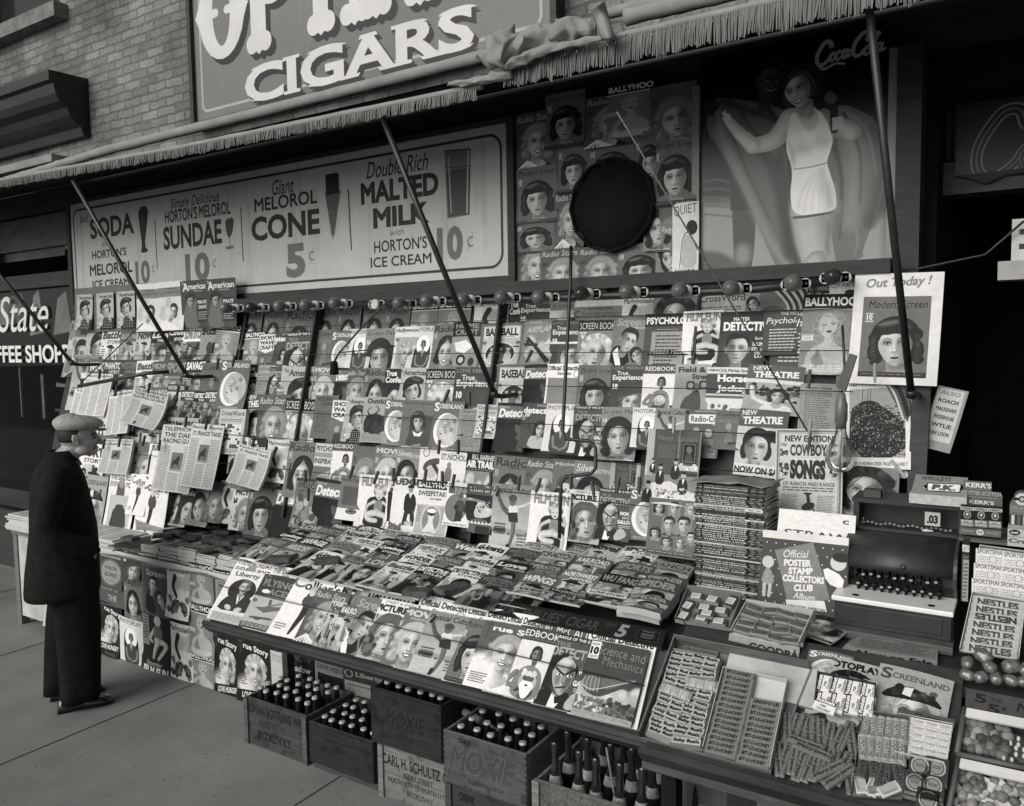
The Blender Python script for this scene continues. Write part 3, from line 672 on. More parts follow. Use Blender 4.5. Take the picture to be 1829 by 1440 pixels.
@cov('physical_culture','a high kicking girl on a beach',.58)
def _(c):
 c.grad(0,0,1,.9,.5,.68);title(c,'Physical Culture',.22,.05,.22,.04,.97,b=.03,sh=.15,ol=.6);c.rect(0,1.0,1,1.36,.7)
 limb(c,[(.52,.62),(.3,.5),(.12,.2)],.13,.06,.35);limb(c,[(.54,.66),(.56,.98),(.48,1.3)],.12,.05,.42);c.poly([(.4,.42),(.64,.42),(.62,.6),(.42,.62)],.8,sm=1);c.poly([(.4,.58),(.62,.56),(.66,.76),(.44,.76)],.16);limb(c,[(.62,.46),(.8,.4),(.97,.3)],.07,.05,.78);c.ell(.5,.34,.08,.1,.4);c.ell(.5,.28,.1,.07,.3)
 c.line([(.1,.24),(.15,.14)],.07,.1);c.line([(.46,1.24),(.44,1.34)],.07,.08)
 c.lines(.1,.8,.38,1.05,4,.15,.2);c.rect(.08,.9,.38,.98,.2);c.lines(.66,1.0,.95,1.25,4,.2,.2);c.spots(0,.98,1,1.02,30,.01,.03,.3,.5,5)
@cov('radio_craft','two men at a bench of apparatus',.36)
def _(c):
 c.text('RADIOS LATEST MAGAZINE',.3,.03,.97,.08,.7);c.rrect(.12,.14,.97,.4,.06,.85);title(c,'Radio-Craft',.25,.18,.35,.18,1.1,b=.02,serif=.03);c.ell(.08,.09,.05,.05,.1)
 c.ell(.35,.62,.09,.12,.6);c.poly([(.2,1.0),(.25,.8),(.45,.75),(.55,1.0)],.2);c.ell(.7,.66,.1,.12,.65);c.poly([(.5,1.1),(.6,.82),(.85,.82),(.95,1.1)],.5);c.rect(.1,1.0,.95,1.36,.45);c.spots(.2,.9,.9,1.25,26,.02,.06,.1,.8,6)
@cov('college','an outline cowboy on plain grey',.4)
def _(c):
 title(c,'College',.18,.08,.26,.08,.98,b=.02,ol=.5);c.lines(.1,.34,.9,.45,2,.52);c.poly([(.3,1.2),(.4,.8),(.5,.6),(.62,.75),(.66,1.0),(.8,1.15)],.46,sm=1);c.poly([(.3,1.2),(.4,.8),(.5,.6),(.62,.75),(.66,1.0),(.8,1.15)],.25,sm=1,line=.012);c.ell(.48,.56,.1,.12,.55);c.poly([(.5,1.1),(.95,1.05),(.9,1.15),(.5,1.2)],.25)
@cov('psych_insp','two bands of lettering across white',.75)
def _(c):
 title(c,'PSYCHOLOGY',.2,.08,.24,.04,1.2,b=.03,serif=.03);c.rect(0,.28,1,.42,.55);c.text('INSPIRATION',.02,.46,1.2,.62,.2,b=.03,serif=.03);c.rect(0,.7,1,1.36,.42);c.poly([(.25,1.0),(.7,.8),(.8,1.36),(.3,1.36)],.62);c.lines(.35,1.0,.7,1.3,6,.35)
@cov('romance','a waved blonde with lowered lids',.4)
def _(c):
 head(c,.55,.84,.35,'wave',.5,yaw=.25,tilt=-.1,cloth=.25);title(c,'Romance',.3,.06,.24,.12,.95,b=.0,sh=.25,ol=.5);ten(c,.06,.34,.2)
@cov('silver_screen','a profile woman lifting her chin',.5)
def _(c):
 head(c,.48,.8,.34,'sleek',.06,yaw=-.8,tilt=-.45,cloth=.6,smile=False,lit=-1);title(c,'Silver',.8,.07,.24,.05,.6,b=.0,sh=.2);c.text('Screen',.5,.13,1.0,.27,.75,b=.0,sh=.2);c.ell(.1,.36,.06,.06,.8);c.text('10',.07,.33,.13,.39,.2)
@cov('st_nicholas','two sketched figures on white',.84)
def _(c):
 title(c,'ST.NICHOLAS',.3,.08,.24,.05,1.05,b=.02,serif=.03);c.poly([(.2,.9),(.22,.5),(.34,.4),(.46,.5),(.44,.9)],.45,sm=1);c.spots(.5,.8,.95,1.1,16,.05,.1,.3,.6,4);c.ell(.34,.38,.07,.08,.5);c.spots(0,.95,1,1.2,20,.04,.1,.5,.75,2)
@cov('cap_girl','a visored cap and long hair',.82)
def _(c):
 c.ell(.28,.12,.12,.12,.4,line=.03);c.poly([(.15,.6),(.3,.36),(.75,.25),(.95,.4),(.6,.5),(.25,.7)],.3,sm=1);c.ell(.5,.7,.2,.2,.7,.3);c.curve([(.6,.5),(.8,.8),(.7,1.1)],.14,.2,.08);c.poly([(.2,1.36),(.3,1.0),(.7,.95),(.9,1.36)],.4,sm=1)
@cov('air_trails','a biplane wing among clouds',.5)
def _(c):
 c.rect(0,0,1,.52,.12);c.text('BILL BARNES',.2,.05,.98,.2,.75,b=.04);title(c,'AIR TRAILS',.85,.22,.44,.03,1.05,b=.06);c.lines(.05,.47,.95,.5,1,.7,0);c.spots(.1,.7,.9,1.2,16,.06,.16,.65,.85,3,.08);c.poly([(.6,1.1),(.95,.7),(1,.75),(.75,1.2)],.2);c.line([(.7,1.15),(1,.95)],.03,.3)
@cov('mouse_mag','a grey title and a round dark cap',.4)
def _(c):
 title(c,'Mickey',.7,.1,.24,.06,.95,b=.02,sh=.1);c.ell(.55,.8,.36,.34,.3);c.ell(.5,.95,.26,.2,.75);c.ell(.3,1.1,.2,.18,BK);c.spots(.3,.85,.75,1.1,8,.02,.05,.1,.3,3)
@cov('library_party','a library with men in evening dress',.5,1.43,280)
def _(c):
 c.rect(0,0,.14,.9,.72)
 for k in range(4):c.line([(.03+k*.03,0),(.02+k*.03,.5),(.06+k*.02,.9)],.008,.35)
 c.rect(.14,0,.6,.86,.3);c.rect(.62,0,.98,.86,.33);c.text('Never Bargain',.2,.1,.92,.24,.48,b=-.01);c.lines(.22,.3,.56,.55,6,.42);c.rect(.66,.22,.94,.62,.06);c.rrect(.68,.24,.92,.6,.03,.42,line=.02);c.ell(.8,.36,.05,.07,.42);c.poly([(.72,.58),(.76,.44),(.84,.44),(.88,.58)],.3)
 c.rect(.62,.66,.98,.76,.7);c.spots(.64,.64,.96,.74,16,.015,.03,.7,.95,5);c.rect(.6,.8,.98,.86,.2)
 c.poly([(0,1.43),(.1,1.05),(.5,.98),(1,1.2),(1,1.43)],.8)
 for x,y,f in ((.14,.62,.7),(.3,.74,1),(.58,.62,1),(.74,.86,1.1),(.1,1.1,1.2)):
  c.poly([(x-.08*f,y+.32*f),(x-.08*f,y+.1),(x,y+.03),(x+.08*f,y+.1),(x+.09*f,y+.32*f)],.05,sm=1);c.poly([(x-.02,y+.06),(x+.03,y+.06),(x,y+.18)],.9);c.ell(x,y-.02,.04*f,.055*f,.66);c.ell(x,y-.055*f,.042*f,.03*f,.08)
 c.spots(.25,1.15,.6,1.3,60,.01,.03,.3,.95,9);c.spots(.5,1.05,.95,1.4,30,.01,.025,.5,.9,8)
@cov('prison','a scuffle of figures on grey',.42)
def _(c):
 c.rect(0,0,1,.08,.2);title(c,'PRISON',.2,.11,.28,.1,.95,b=.04,ol=.6);c.text('LIFE STORIES',.1,.31,.95,.38,.25,b=.03,serif=.03);c.spots(.1,.5,.9,1.3,36,.05,.14,.15,.65,3);c.ell(.45,.65,.09,.11,.65);c.ell(.7,.85,.09,.11,.6)
@cov('health_digest','a plain card with an oval badge',.44)
def _(c):
 title(c,'Health Digest',.12,.06,.18,.04,.97,b=-.0,serif=.02);c.rect(.14,.3,.86,.9,.34);c.lines(.2,.36,.8,.84,9,.3,.3);c.rect(.0,1.0,1,1.36,.84);c.ell(.6,1.08,.22,.08,.1);c.ell(.6,1.08,.15,.04,.6,line=.02)
@cov('judge','two sketched strollers on white',.86)
def _(c):
 title(c,'JUDGE',.3,.03,.24,.1,1.0,b=.05,serif=.04);c.curve([(.1,.42),(.1,.75),(.12,1.05)],.14,.1,.08);c.ell(.13,.32,.05,.06,.3);c.line([(.1,1.05),(.16,1.1)],.08,.1)
 c.poly([(.52,.5),(.6,.36),(.78,.36),(.88,.5),(.86,.85),(.54,.85)],.1,sm=1);c.line([(.62,.8),(.58,1.06)],.12,.14);c.line([(.78,.8),(.82,1.06)],.12,.14);c.ell(.7,.28,.07,.08,.55);c.ell(.7,.22,.1,.035,.08);c.poly([(.64,.36),(.76,.36),(.7,.5)],.8);c.line([(.92,.5),(.8,.85)],.03,.3)
 c.spots(.15,1.12,.5,1.24,12,.03,.07,.2,.5,2);c.spots(.55,1.02,1,1.1,12,.02,.05,.5,.7,2)
@cov('ring','a boxer inside a grey disc',.86)
def _(c):
 c.rect(.04,.04,.3,.1,.5);c.rect(.08,.12,.96,.36,.36);title(c,'RING',.62,.15,.33,.32,.9,b=.03,serif=.05);c.ell(.42,.8,.4,.42,.45);c.ell(.42,.8,.4,.42,.2,line=.02);c.poly([(.4,.6),(.56,.52),(.74,.6),(.8,.85),(.52,.95),(.38,.85)],.28,sm=1);c.ell(.58,.42,.09,.11,.35);c.rect(.44,.88,.7,1.2,.12);c.ell(.44,.78,.09,.08,.15);c.ell(.78,.82,.09,.08,.15);c.text('BAER-LOUIS FIGHT',.04,1.27,.96,1.33,.35,b=.02,serif=.03)
@cov('literary','a white horned puppet on black',.3)
def _(c):
 c.rect(0,0,1,.3,.32);c.text('The',.62,.03,.75,.08,.8);title(c,'Literary',.85,.09,.25,.12,.95,b=.0,serif=.03);c.rect(0,.3,1,1.36,.07);c.poly([(.3,.9),(.4,.5),(.62,.42),(.7,.6),(.95,.66),(.9,.85),(.55,.95)],.72,sm=1);c.ell(.62,.6,.04,.05,.05);c.spots(.4,.45,.8,.8,16,.02,.04,.1,.9,3);c.poly([(.1,1.2),(.3,.95),(.7,.95),(.98,1.1),(.9,1.36),(.2,1.36)],.36,sm=1)
 for k in range(7):c.poly([(.12+k*.12,1.1),(.18+k*.12,1.02),(.24+k*.12,1.1)],.85)
 c.rect(.45,1.15,.9,1.36,.05)
@cov('picture_play','a dreamy upturned face with long curls',.84)
def _(c):
 c.rect(0,.36,1,1.36,.66);head(c,.54,.82,.36,'wave',.36,skin=.76,yaw=.45,tilt=-.12,cloth=.7,brow=.2);c.rect(0,0,1,.3,.86);c.text('STREET & SMITH',.2,.03,.95,.09,.2,b=.0);title(c,'PICTURE PLAY',.08,.12,.28,.03,1.35,b=.06)
 c.spots(.1,.9,.36,1.15,26,.04,.08,.12,.5,4,.03);c.text('15',.06,.36,.16,.46,.15);c.lines(.06,1.22,.8,1.32,2,.3)
@cov('secrets','eight small portraits on grey',.4,1.18,260)
def _(c):
 for i,(x,y,s,h,t)in enumerate(((.2,.2,.09,'wave',.1),(.5,.18,.1,'man',.08),(.82,.18,.1,'curl',.55),(.42,.52,.12,'man',.07),(.7,.5,.13,'man',.07),(.16,.72,.09,'bob',.08),(.4,.88,.09,'bob',.2),(.66,.88,.09,'curl',.4),(.86,.74,.09,'man',.08))):
  c.rect(x-s*1.2,y-s*1.25,x+s*1.2,y+s*1.7,.5);old=c.clip;m=np.zeros_like(c.a);b=c._box(x-s*1.2,y-s*1.25,x+s*1.2,y+s*1.7);m[b]=1;c.clip=m;head(c,x,y,s,h,t,yaw=(i%3-1)*.4,smile=i%2==0,cloth=.1+.15*(i%3));c.clip=old
 c.rect(.03,1.08,.97,1.14,.2);c.lines(.06,1.095,.94,1.125,1,.75,0)
@cov('liberty','a seated grey suited man',.84)
def _(c):
 title(c,'Liberty',.2,.05,.2,.1,.78,b=.02,serif=.03);c.text('5¢',.84,.06,.95,.16,.3);c.ell(.48,.52,.36,.3,.2);c.poly([(.05,1.12),(.12,.8),(.36,.62),(.7,.62),(.92,.8),(.95,1.12)],.2,sm=1);c.poly([(.42,.64),(.62,.64),(.52,.9)],.85);c.poly([(.5,.66),(.56,.66),(.54,.88)],.12);head(c,.52,.44,.18,'man',.35,yaw=-.15,body=False);c.ell(.34,1.0,.1,.06,.72,.4);c.ell(.62,1.02,.1,.06,.72,-.3);c.poly([(.1,1.1),(.9,1.06),(.92,1.14),(.1,1.18)],.82);c.rect(.0,1.15,1,1.36,.72);c.lines(.05,1.18,.95,1.34,5,.4,.1)
@cov('flying_aces','dark band lettering above warplanes',.66)
def _(c):
 c.rect(0,0,1,.54,.25);title(c,'FLYING',.5,.12,.3,.1,.98,b=.04,serif=.04,ol=.12);c.text('ACES',.35,.34,.95,.5,.5,b=.04,serif=.04,ol=.12);c.ell(.16,.1,.07,.07,.5,line=.02);c.ell(.28,.43,.12,.05,.85);c.poly([(.2,.85),(.9,.72),(.95,.78),(.5,.95)],.4);c.poly([(.5,.62),(.56,.6),(.62,.8),(.54,.82)],.35);c.line([(.4,.84),(.9,.62)],.04,.45);c.line([(.2,1.1),(.75,1.06)],.05,.35);c.ell(.4,1.1,.1,.04,.3);c.ell(.1,.68,.08,.05,.42);c.rect(0,1.22,1,1.36,.25);c.lines(.04,1.24,.96,1.34,3,.8,.05)
@cov('eve_post','red lettering split by a small head',.86)
def _(c):
 title(c,'THE SATURDAY',.3,.05,.16,.04,.98,b=.02,sh=.15,serif=.02);c.text('EVENING POST',.04,.2,.98,.31,.3,b=.02,sh=.15,serif=.02);c.poly([(.3,.6),(.34,.2),(.5,.1),(.6,.25),(.62,.6)],.35,sm=1);c.ell(.48,.22,.1,.12,.55);c.rect(.1,.5,.9,1.3,.7);c.poly([(.2,1.3),(.3,.7),(.7,.7),(.85,1.3)],.25,sm=1)
@cov('colliers','a thin dancing figure on white',.88)
def _(c):
 c.text('C',.06,.04,.3,.32,.45,b=.02);title(c,"ollier's",.1,.14,.34,.3,.98,b=.02,serif=.02);c.curve([(.5,.45),(.5,.8),(.44,1.1),(.4,1.28)],.16,.18,.04);c.poly([(.36,.55),(.45,.42),(.6,.42),(.66,.6),(.6,.72),(.42,.7)],.3,sm=1);c.ell(.5,.38,.06,.08,.75);c.spots(.42,.26,.66,.38,12,.03,.05,.4,.75,2);limb(c,[(.62,.48),(.7,.4),(.62,.34)],.05,.04,.75);c.lines(.08,1.1,.3,1.25,3,.3)
@cov('official_det','plain bold lettering on white',.88)
def _(c):
 title(c,'Official Detective',.1,.05,.17,.03,.97,b=.03,serif=.02);c.text('Stories',.3,.2,.7,.29,.15,b=.02,serif=.02);c.ell(.85,.26,.08,.08,.6,line=.02);c.rect(.05,.36,.95,1.3,.5)
@cov('mccall','a light masthead above a small face',.34)
def _(c):
 title(c,'McCALL',.85,.06,.22,.08,.95,b=.0);c.rect(0,.3,1,1.36,.8);head(c,.5,.62,.18,'bob',.15)
@cov('science_mech','a giant streamlined railcar over a city',.27)
def _(c):
 title(c,'Science and',.52,.06,.24,.18,.97,b=.0,ol=.13,sh=.05,rise=-.02);c.text('Mechanics',.3,.26,.98,.42,.5,b=.0,ol=.13,sh=.05,rise=-.02);c.rect(.02,.02,.2,.34,.88);c.text('NOW',.04,.05,.18,.1,.2,b=.02);c.text('10',.03,.12,.19,.26,.06,b=.06,serif=.04);c.text('CENTS',.04,.28,.18,.32,.2,b=.02)
 c.grad(0,.78,1,1.22,.55,.72);c.spots(0,.78,1,1.0,20,.05,.12,.6,.78,4,.06)
 c.poly([(.05,.75),(.1,.66),(.32,.64),(.95,.55),(.9,.62),(.55,.9),(.36,1.0),(.16,.95),(.04,.84)],.28,sm=1);c.poly([(.34,.66),(.92,.56),(.5,.84),(.38,.82)],.4);c.ell(.2,.78,.15,.14,.42)
 for k in range(5):c.curve([(.08+k*.06,.66),(.06+k*.07,.78),(.1+k*.06,.92)],.01,.7)
 c.curve([(.05,.82),(.2,.88),(.38,.84),(.9,.58)],.012,.8);c.rect(0,1.02,1,1.26,.4);c.spots(.02,1.02,.55,1.24,60,.012,.035,.3,.85,3);c.spots(.5,1.0,1,1.24,50,.015,.05,.12,.5,7);c.rect(0,1.26,1,1.36,.62);c.lines(.04,1.28,.96,1.34,2,.45,.05)
@cov('true_story_white','a radiant blonde in white fur',.36)
def _(c):
 c.text('T',.06,.05,.2,.34,.3,b=.03,serif=.1);title(c,'rue Story',.92,.08,.22,.2,1.3,b=.03,serif=.04);c.ell(.3,1.1,.5,.45,.86,soft=.15);head(c,.58,.62,.27,'wave',.6,skin=.78,smile=True,cloth=.88,tilt=.08);c.ell(.2,1.1,.36,.36,.88,soft=.2);c.lines(.06,1.06,.4,1.28,5,.2,.2)
@cov('true_story','a blonde over a black slogan band',.14)
def _(c):
 c.text('T',.05,.06,.2,.34,.3,b=.03,serif=.1);title(c,'rue Story',.85,.1,.26,.2,.95,b=.03,serif=.04,rise=-.08);head(c,.55,.66,.24,'curl',.66,skin=.78,smile=True,cloth=.75,tilt=.1);c.ell(.25,.98,.24,.2,.78,soft=.15);c.lines(.06,.8,.3,.98,4,.2);c.poly([(0,1.08),(1,1.0),(1,1.4),(0,1.4)],.07);c.text('LOVE HUNGRY',.16,1.1,.96,1.22,.88,b=.03,rise=.06);c.lines(.4,1.26,.9,1.33,2,.45)
@cov('mademoiselle','a leaping sketch dancer on white',.82)
def _(c):
 title(c,'Mademoiselle',.18,.05,.19,.04,.97,b=.02,sh=.05);c.spots(.3,.28,.95,.6,8,.1,.2,.6,.74,3,.05);c.curve([(.4,.3),(.3,.55),(.45,.8)],.16,.12,.1);c.spots(.1,.85,.9,1.2,26,.04,.1,.15,.7,6);c.curve([(.2,1.2),(.5,.9),(.85,1.25)],.05,.2)
@cov('motion_picture','a wide eyed blonde against white',.85)
def _(c):
 title(c,'MOTION',.12,.05,.2,.1,1.05,b=.05,serif=.03);c.text('PICTURE',.12,.24,1.1,.38,.15,b=.05,serif=.03);c.spots(.06,.5,.2,.62,5,.03,.05,.1,.3,2);head(c,.6,.92,.32,'wave',.55,yaw=.2,tilt=.1,smile=True,cloth=.3)
def pulp(name,shows,word,bg,tt,seed,sub=None,bar=None,asp=1.4,dark=.12):
 def f(c):
  r=random.Random(seed*7919+13);k=seed%5;B_=min(.88,bg*1.15+.14)
  c.grad(0,.38,1,asp,B_,max(.06,B_-.14));c.spots(0,.5,1,asp,16,.06,.22,max(.06,B_-.22),min(.85,B_+.25),seed,.08)
  x=r.uniform(.3,.7);t1=r.uniform(.08,.3);t2=r.uniform(.4,.75)
  def man(x,y,f,t,hat,arm):
   c.poly([(x-.3*f,y+.8*f),(x-.24*f,y+.28*f),(x-.1*f,y+.14*f),(x+.1*f,y+.14*f),(x+.26*f,y+.3*f),(x+.3*f,y+.8*f)],t,sm=1);c.poly([(x-.02*f,y+.2*f),(x+.2*f,y+.25*f),(x+.24*f,y+.8*f),(x+.06*f,y+.8*f)],t*.6,soft=.05)
   limb(c,[(x+.2*f,y+.28*f),(x+.38*f,y+.2*f+arm*.2),(x+.34*f,y-arm*.2)],.12*f,.07*f,t+.12);head(c,x,y,.13*f,'man',.08,yaw=r.uniform(-.8,.8),body=False,lit=r.choice((-1,1)),skin=.68)
   if hat:c.ell(x,y-.12*f,.25*f,.05*f,dark,.12);c.poly([(x-.13*f,y-.12*f),(x-.1*f,y-.27*f),(x+.1*f,y-.29*f),(x+.14*f,y-.13*f)],dark+.04,sm=1)
  if k==0:man(x,.64,1.1,t1,1,r.uniform(.2,1));man(x+(.4 if x<.5 else -.4),.82,.8,t2,0,.3)
  elif k==1:head(c,.42,.8,.3,'wave',r.choice((.1,.5)),yaw=.4,tilt=-.15,smile=True,cloth=t1);head(c,.82,.62,.2,'man',.08,yaw=-.7,cloth=.1,lit=1)
  elif k==2:
   c.poly([(.1,1.2),(.2,.95),(.5,.9),(.62,.7),(.74,.62),(.84,.72),(.76,.8),(.74,1.0),(.9,1.25),(.8,1.25),(.66,1.08),(.4,1.1),(.3,1.35),(.2,1.35)],t1,sm=1);man(.46,.56,.7,t2,1,.6);c.spots(.05,1.2,.95,asp,16,.04,.1,.4,.65,seed,.04)
  elif k==3:man(.34,.66,.95,t1,0,1);man(.74,.74,.95,t2,1,-.3);c.line([(.5,.7),(.66,.6)],.03,.05)
  else:head(c,.6,.84,.27,'man',.07,yaw=-.5,cloth=t1,skin=.66,lit=1);c.poly([(.05,1.3),(.1,.9),(.3,.8),(.34,1.3)],t2,sm=1);c.ell(.22,.76,.09,.11,.6);c.spots(.3,1.1,1,asp,10,.05,.12,.1,.5,seed,.03)
  if bar is not None:c.rect(0,0,1,.42,bar if bar<.16 else min(.88,bar*1.15+.04))
  title(c,word,tt,.07,.27 if sub else.34,.05,.96,b=.05,sh=.12 if seed%2 else 0,ol=.1 if tt>.4 else.75,ow=1)
  if sub:c.text(sub,.3,.3,.94,.39,tt,b=.03)
  c.lines(.04,.52,.24,.72,4,.85 if bg<.5 else.2,.3,.5,seed)
  c.text('10¢',.04,.42,.16,.48,.85 if bg<.4 else.1,b=.03)
 COV[name]=(shows,f,bg,asp,192)
for i,(n,s,w,bg,tt,sub,bar)in enumerate((('pulp_argosy','pale capitals on mid grey','ARGOSY',.42,.78,None,.34),('pulp_savage','a white word on dark','SAVAGE',.25,.88,None,.12),('pulp_western','black block letters','WESTERN',.5,.12,'ROMANCES',.45),('pulp_love','large pale love lettering','LOVE',.36,.7,None,.3),('pulp_battle','dark letters over a soldier','Battle',.72,.3,'STORIES',.68),('pulp_dettales','white letters on black','DETECTIVE',.2,.9,'TALES',.1),('pulp_clues','dark letters on white','DETECTIVE',.7,.25,'STORIES',.8),('pulp_bestwest','outlined grey capitals','WESTERN',.28,.45,'BEST',.2),('pulp_west','heavy dark slab letters','WEST',.55,.2,None,.5),('pulp_horror','jagged pale letters','HORROR',.18,.6,'STORIES',.12),('pulp_lovestory','grey letters on a white band','LOVE STORY',.2,.5,None,.84),('pulp_spider','web grey capitals','SPIDER',.34,.58,None,.24),('pulp_northwest','white letters over two riders','NORTHWEST',.5,.9,'NOVEL',.36),('pulp_wufang','outlined letters on black','WU FANG',.16,.55,None,.12),('pulp_railroad','thin pale capitals','RAILROAD',.36,.82,'STORIES',.3),('pulp_operator','rounded grey capitals','OPERATOR',.34,.6,'SECRET SERVICE',.22),('pulp_thrlove','white script capitals','Love',.2,.8,'THRILLING',.14),('pulp_wonder','a white band of lettering','WONDER',.4,.2,'STORIES',.8),('pulp_mechanix','pale letters on charcoal','MECHANIX',.5,.6,'MODERN',.24),('pulp_cowboy','white script on black','Cowboy',.25,.9,'STORIES',.1),('pulp_triple','banner letters on white','TRIPLE-X',.7,.5,'WESTERN',.8),('pulp_weird','tall white script','Weird',.36,.88,None,.3),('pulp_allamer','black italics over a footballer','All-America',.75,.1,None,.82),('pulp_topnotch','boxed dark italics','TOP-NOTCH',.45,.2,None,.5),('pulp_novel','plain italics on light grey','Novel',.52,.25,None,.56),('pulp_sport','dark italics on white','SPORT',.7,.25,'STORY',.84),('pulp_detnew','slanting grey letters','DETECTIVE',.5,.3,'NEW',.55),('pulp_phantom','white letters on charcoal','PHANTOM',.28,.8,'DETECTIVE',.2),('pulp_sports','dark grey capitals','SPORTS',.36,.55,None,.25),('pulp_secret','grey italics over figures','SECRET AGENT',.4,.6,None,.3),('pulp_popdet','white capitals and running men','DETECTIVE',.25,.85,'POPULAR',.2),('pulp_ranch','grey letters over a horse','RANCH',.45,.3,'ROMANCES',.4),('pulp_wings','white letters and aircraft','WINGS',.38,.85,None,.3))):
 pulp(n,s,w,bg,tt,i+3,sub,bar)
def news(c,head1,seed,pic=None):
 c.text(head1[0],.05,.04,.97,.12,.2,b=.02,serif=.03)
 for i,h in enumerate(head1[1:]):c.text(h,.08,.16+i*.12,.95,.25+i*.12,.12,b=.02,serif=.03)
 y=.2+len(head1[1:])*.12
 if pic:c.rect(.38,y+.12,.68,y+.5,.42);c.poly([(.42,y+.3),(.5,y+.26),(.56,y+.18),(.62,y+.22),(.58,y+.28),(.6,y+.44),(.56,y+.36),(.47,y+.36),(.46,y+.46),(.43,y+.44)],.14,sm=1);c.rect(.38,y+.46,.68,y+.5,.55)
 for k in range(3):
  if pic and k==1:c.lines(.05+k*.32,y+.54,.33+k*.32,1.34,12,.38,.05,.5,seed+k)
  else:c.lines(.05+k*.32,y,.33+k*.32,1.34,30,.4,.05,.5,seed+k)
@cov('news_racing','racing headlines and a horse photo',.72)
def _(c):news(c,('TELEPHONES','THE DAILY','RACING GUIDE'),3,1)
@cov('news_form','script headed racing columns',.74)
def _(c):news(c,('Racing Form','ST. FRANCIS TAKES'),5,1)
@cov('news_plain','close set columns of small print',.8)
def _(c):news(c,('TELEGRAPH',),8)
@cov('news_front','a heavy black banner headline',.8)
def _(c):news(c,('GEORGIAN WINS','FUSION TICKET'),11)
@cov('crossword','puzzle squares under a faint title',.7)
def _(c):
 title(c,'CrossWord',.3,.06,.2,.06,.95,serif=.02);c.lines(.08,.3,.92,.4,2,.3)
 r=random.Random(4)
 for i in range(12):
  for j in range(9):c.rect(.1+j*.09,.46+i*.06,.1+j*.09+.08,.515+i*.06,.2 if r.random()<.25 else.82)
 c.lines(.08,1.22,.92,1.33,3,.3)
@cov('digest','a grey page of fine columns',.55)
def _(c):c.text("Readers Digest",.15,.06,.85,.14,.25,serif=.03);c.lines(.14,.2,.86,1.25,22,.36,.3);c.rrect(.05,.03,.95,1.33,.01,.4,line=.008)
@cov('cowboy_songs','ornate woodcut song sheet lettering',.74,1.5,300)
def _(c):
 c.rrect(.02,.02,.98,1.48,.01,.45,line=.03);c.rrect(.06,.06,.94,1.44,.01,.4,line=.008);c.text('NEW EDITION',.14,.1,.86,.2,.15,b=.03,serif=.02);c.text('COWBOY',.22,.24,.78,.42,.2,b=.04,serif=.04);c.text('SONGS',.22,.48,.76,.78,.12,b=.07,serif=.04);c.text('10¢',.08,.22,.17,.28,.3);c.text('10¢',.84,.22,.93,.28,.3)
 for x in (.13,.86):c.spots(x-.05,.32,x+.05,.42,10,.01,.03,.15,.4,3);c.spots(x-.06,.56,x+.06,.74,16,.01,.035,.15,.4,5)
 c.text('OF RANCH AND RANGE',.12,.82,.9,.88,.3,serif=.03);c.lines(.12,.9,.9,.98,2,.3,.1);c.lines(.1,1.02,.36,1.36,14,.4,.2);c.lines(.64,1.02,.9,1.36,14,.4,.2);c.poly([(.4,1.2),(.5,1.12),(.62,1.14),(.58,1.24),(.44,1.26)],.2,sm=1);c.line([(.44,1.24),(.4,1.34)],.02,.2);c.line([(.58,1.22),(.64,1.32)],.02,.2);c.line([(.52,1.14),(.5,1.02)],.05,.2);c.ell(.5,1.0,.06,.02,.2);c.lines(.3,1.39,.7,1.42,1,.3,0)
@cov('midweek','a vast crowd photo with white margins',.84,1.3,300)
def _(c):
 c.text('MID-WEEK',.08,.06,.6,.14,.2,b=.01);c.text('PICTORIAL',.64,.06,1.2,.14,.2,b=.01);c.rect(.14,.18,.93,1.14,.6);c.poly([(.14,1.14),(.14,.5),(.3,.36),(.5,.34),(.7,.5),(.93,.62),(.93,1.14)],.12,sm=1)
 c.clip=None;c.spots(.15,.4,.92,1.13,900,.004,.009,.3,.85,3);c.spots(.15,.42,.92,1.13,500,.006,.014,.03,.15,5)
 for x in (.34,.42,.46):c.line([(x,.18),(x-.02,.4)],.008,.2)
 c.poly([(.6,0),(1,0),(1,.7),(.85,.5)],.35,sm=1);c.curve([(.66,.04),(.85,.2),(.97,.55)],.06,.12);c.curve([(.62,.04),(.78,.25),(.9,.6)],.03,.75);c.text('THE ITALIAN ETHIOPIAN CRISIS  PAGES 4 5 6 AND 7',.04,1.2,.96,1.25,.3,serif=.02)
@cov('smile_girl','a broad smiling dark haired woman',.5)
def _(c):head(c,.5,.5,.34,'curl',.15,smile=True,cloth=.8,skin=.78);c.spots(.02,.95,.98,1.2,30,.05,.1,.55,.88,3,.03);c.rect(0,1.2,1,1.36,.1);c.text('Hidden Passion',.06,1.22,.94,1.33,.8,b=.0,sh=.2)
@cov('gold_girl','a swirling haired girl in stripes',.4)
def _(c):
 head(c,.3,.8,.3,'wave',.3,cloth=.6);
 for k in range(9):c.curve([(.3+k*.08,0),(.6+k*.06,.4),(.5+k*.07,.9)],.05,.15 if k%2 else.7,.02)
 for k in range(6):c.line([(.5,1.0),(.4+k*.12,1.36)],.02,.85,.06)
 c.text('HOLLYWOODS',.4,1.28,.98,1.34,.85,b=.02)
@cov('out_today','a white display card with framed cover',.84,1.28,420)
def _(c):
 c.text('Out Today !',.12,.06,.88,.2,.5,b=.03,sh=.2,rise=.03);q=Cv(300,1.36,.42);COV['modern_screen'][1](q);i0,j0=int(.12*c.w),int(.27*c.w);w_=int(.76*c.w);h_=int(.93*c.w);yi=(np.arange(h_)*q.h//h_);xi=(np.arange(w_)*q.w//w_);c.a[j0:j0+h_,i0:i0+w_]=q.a[yi][:,xi]
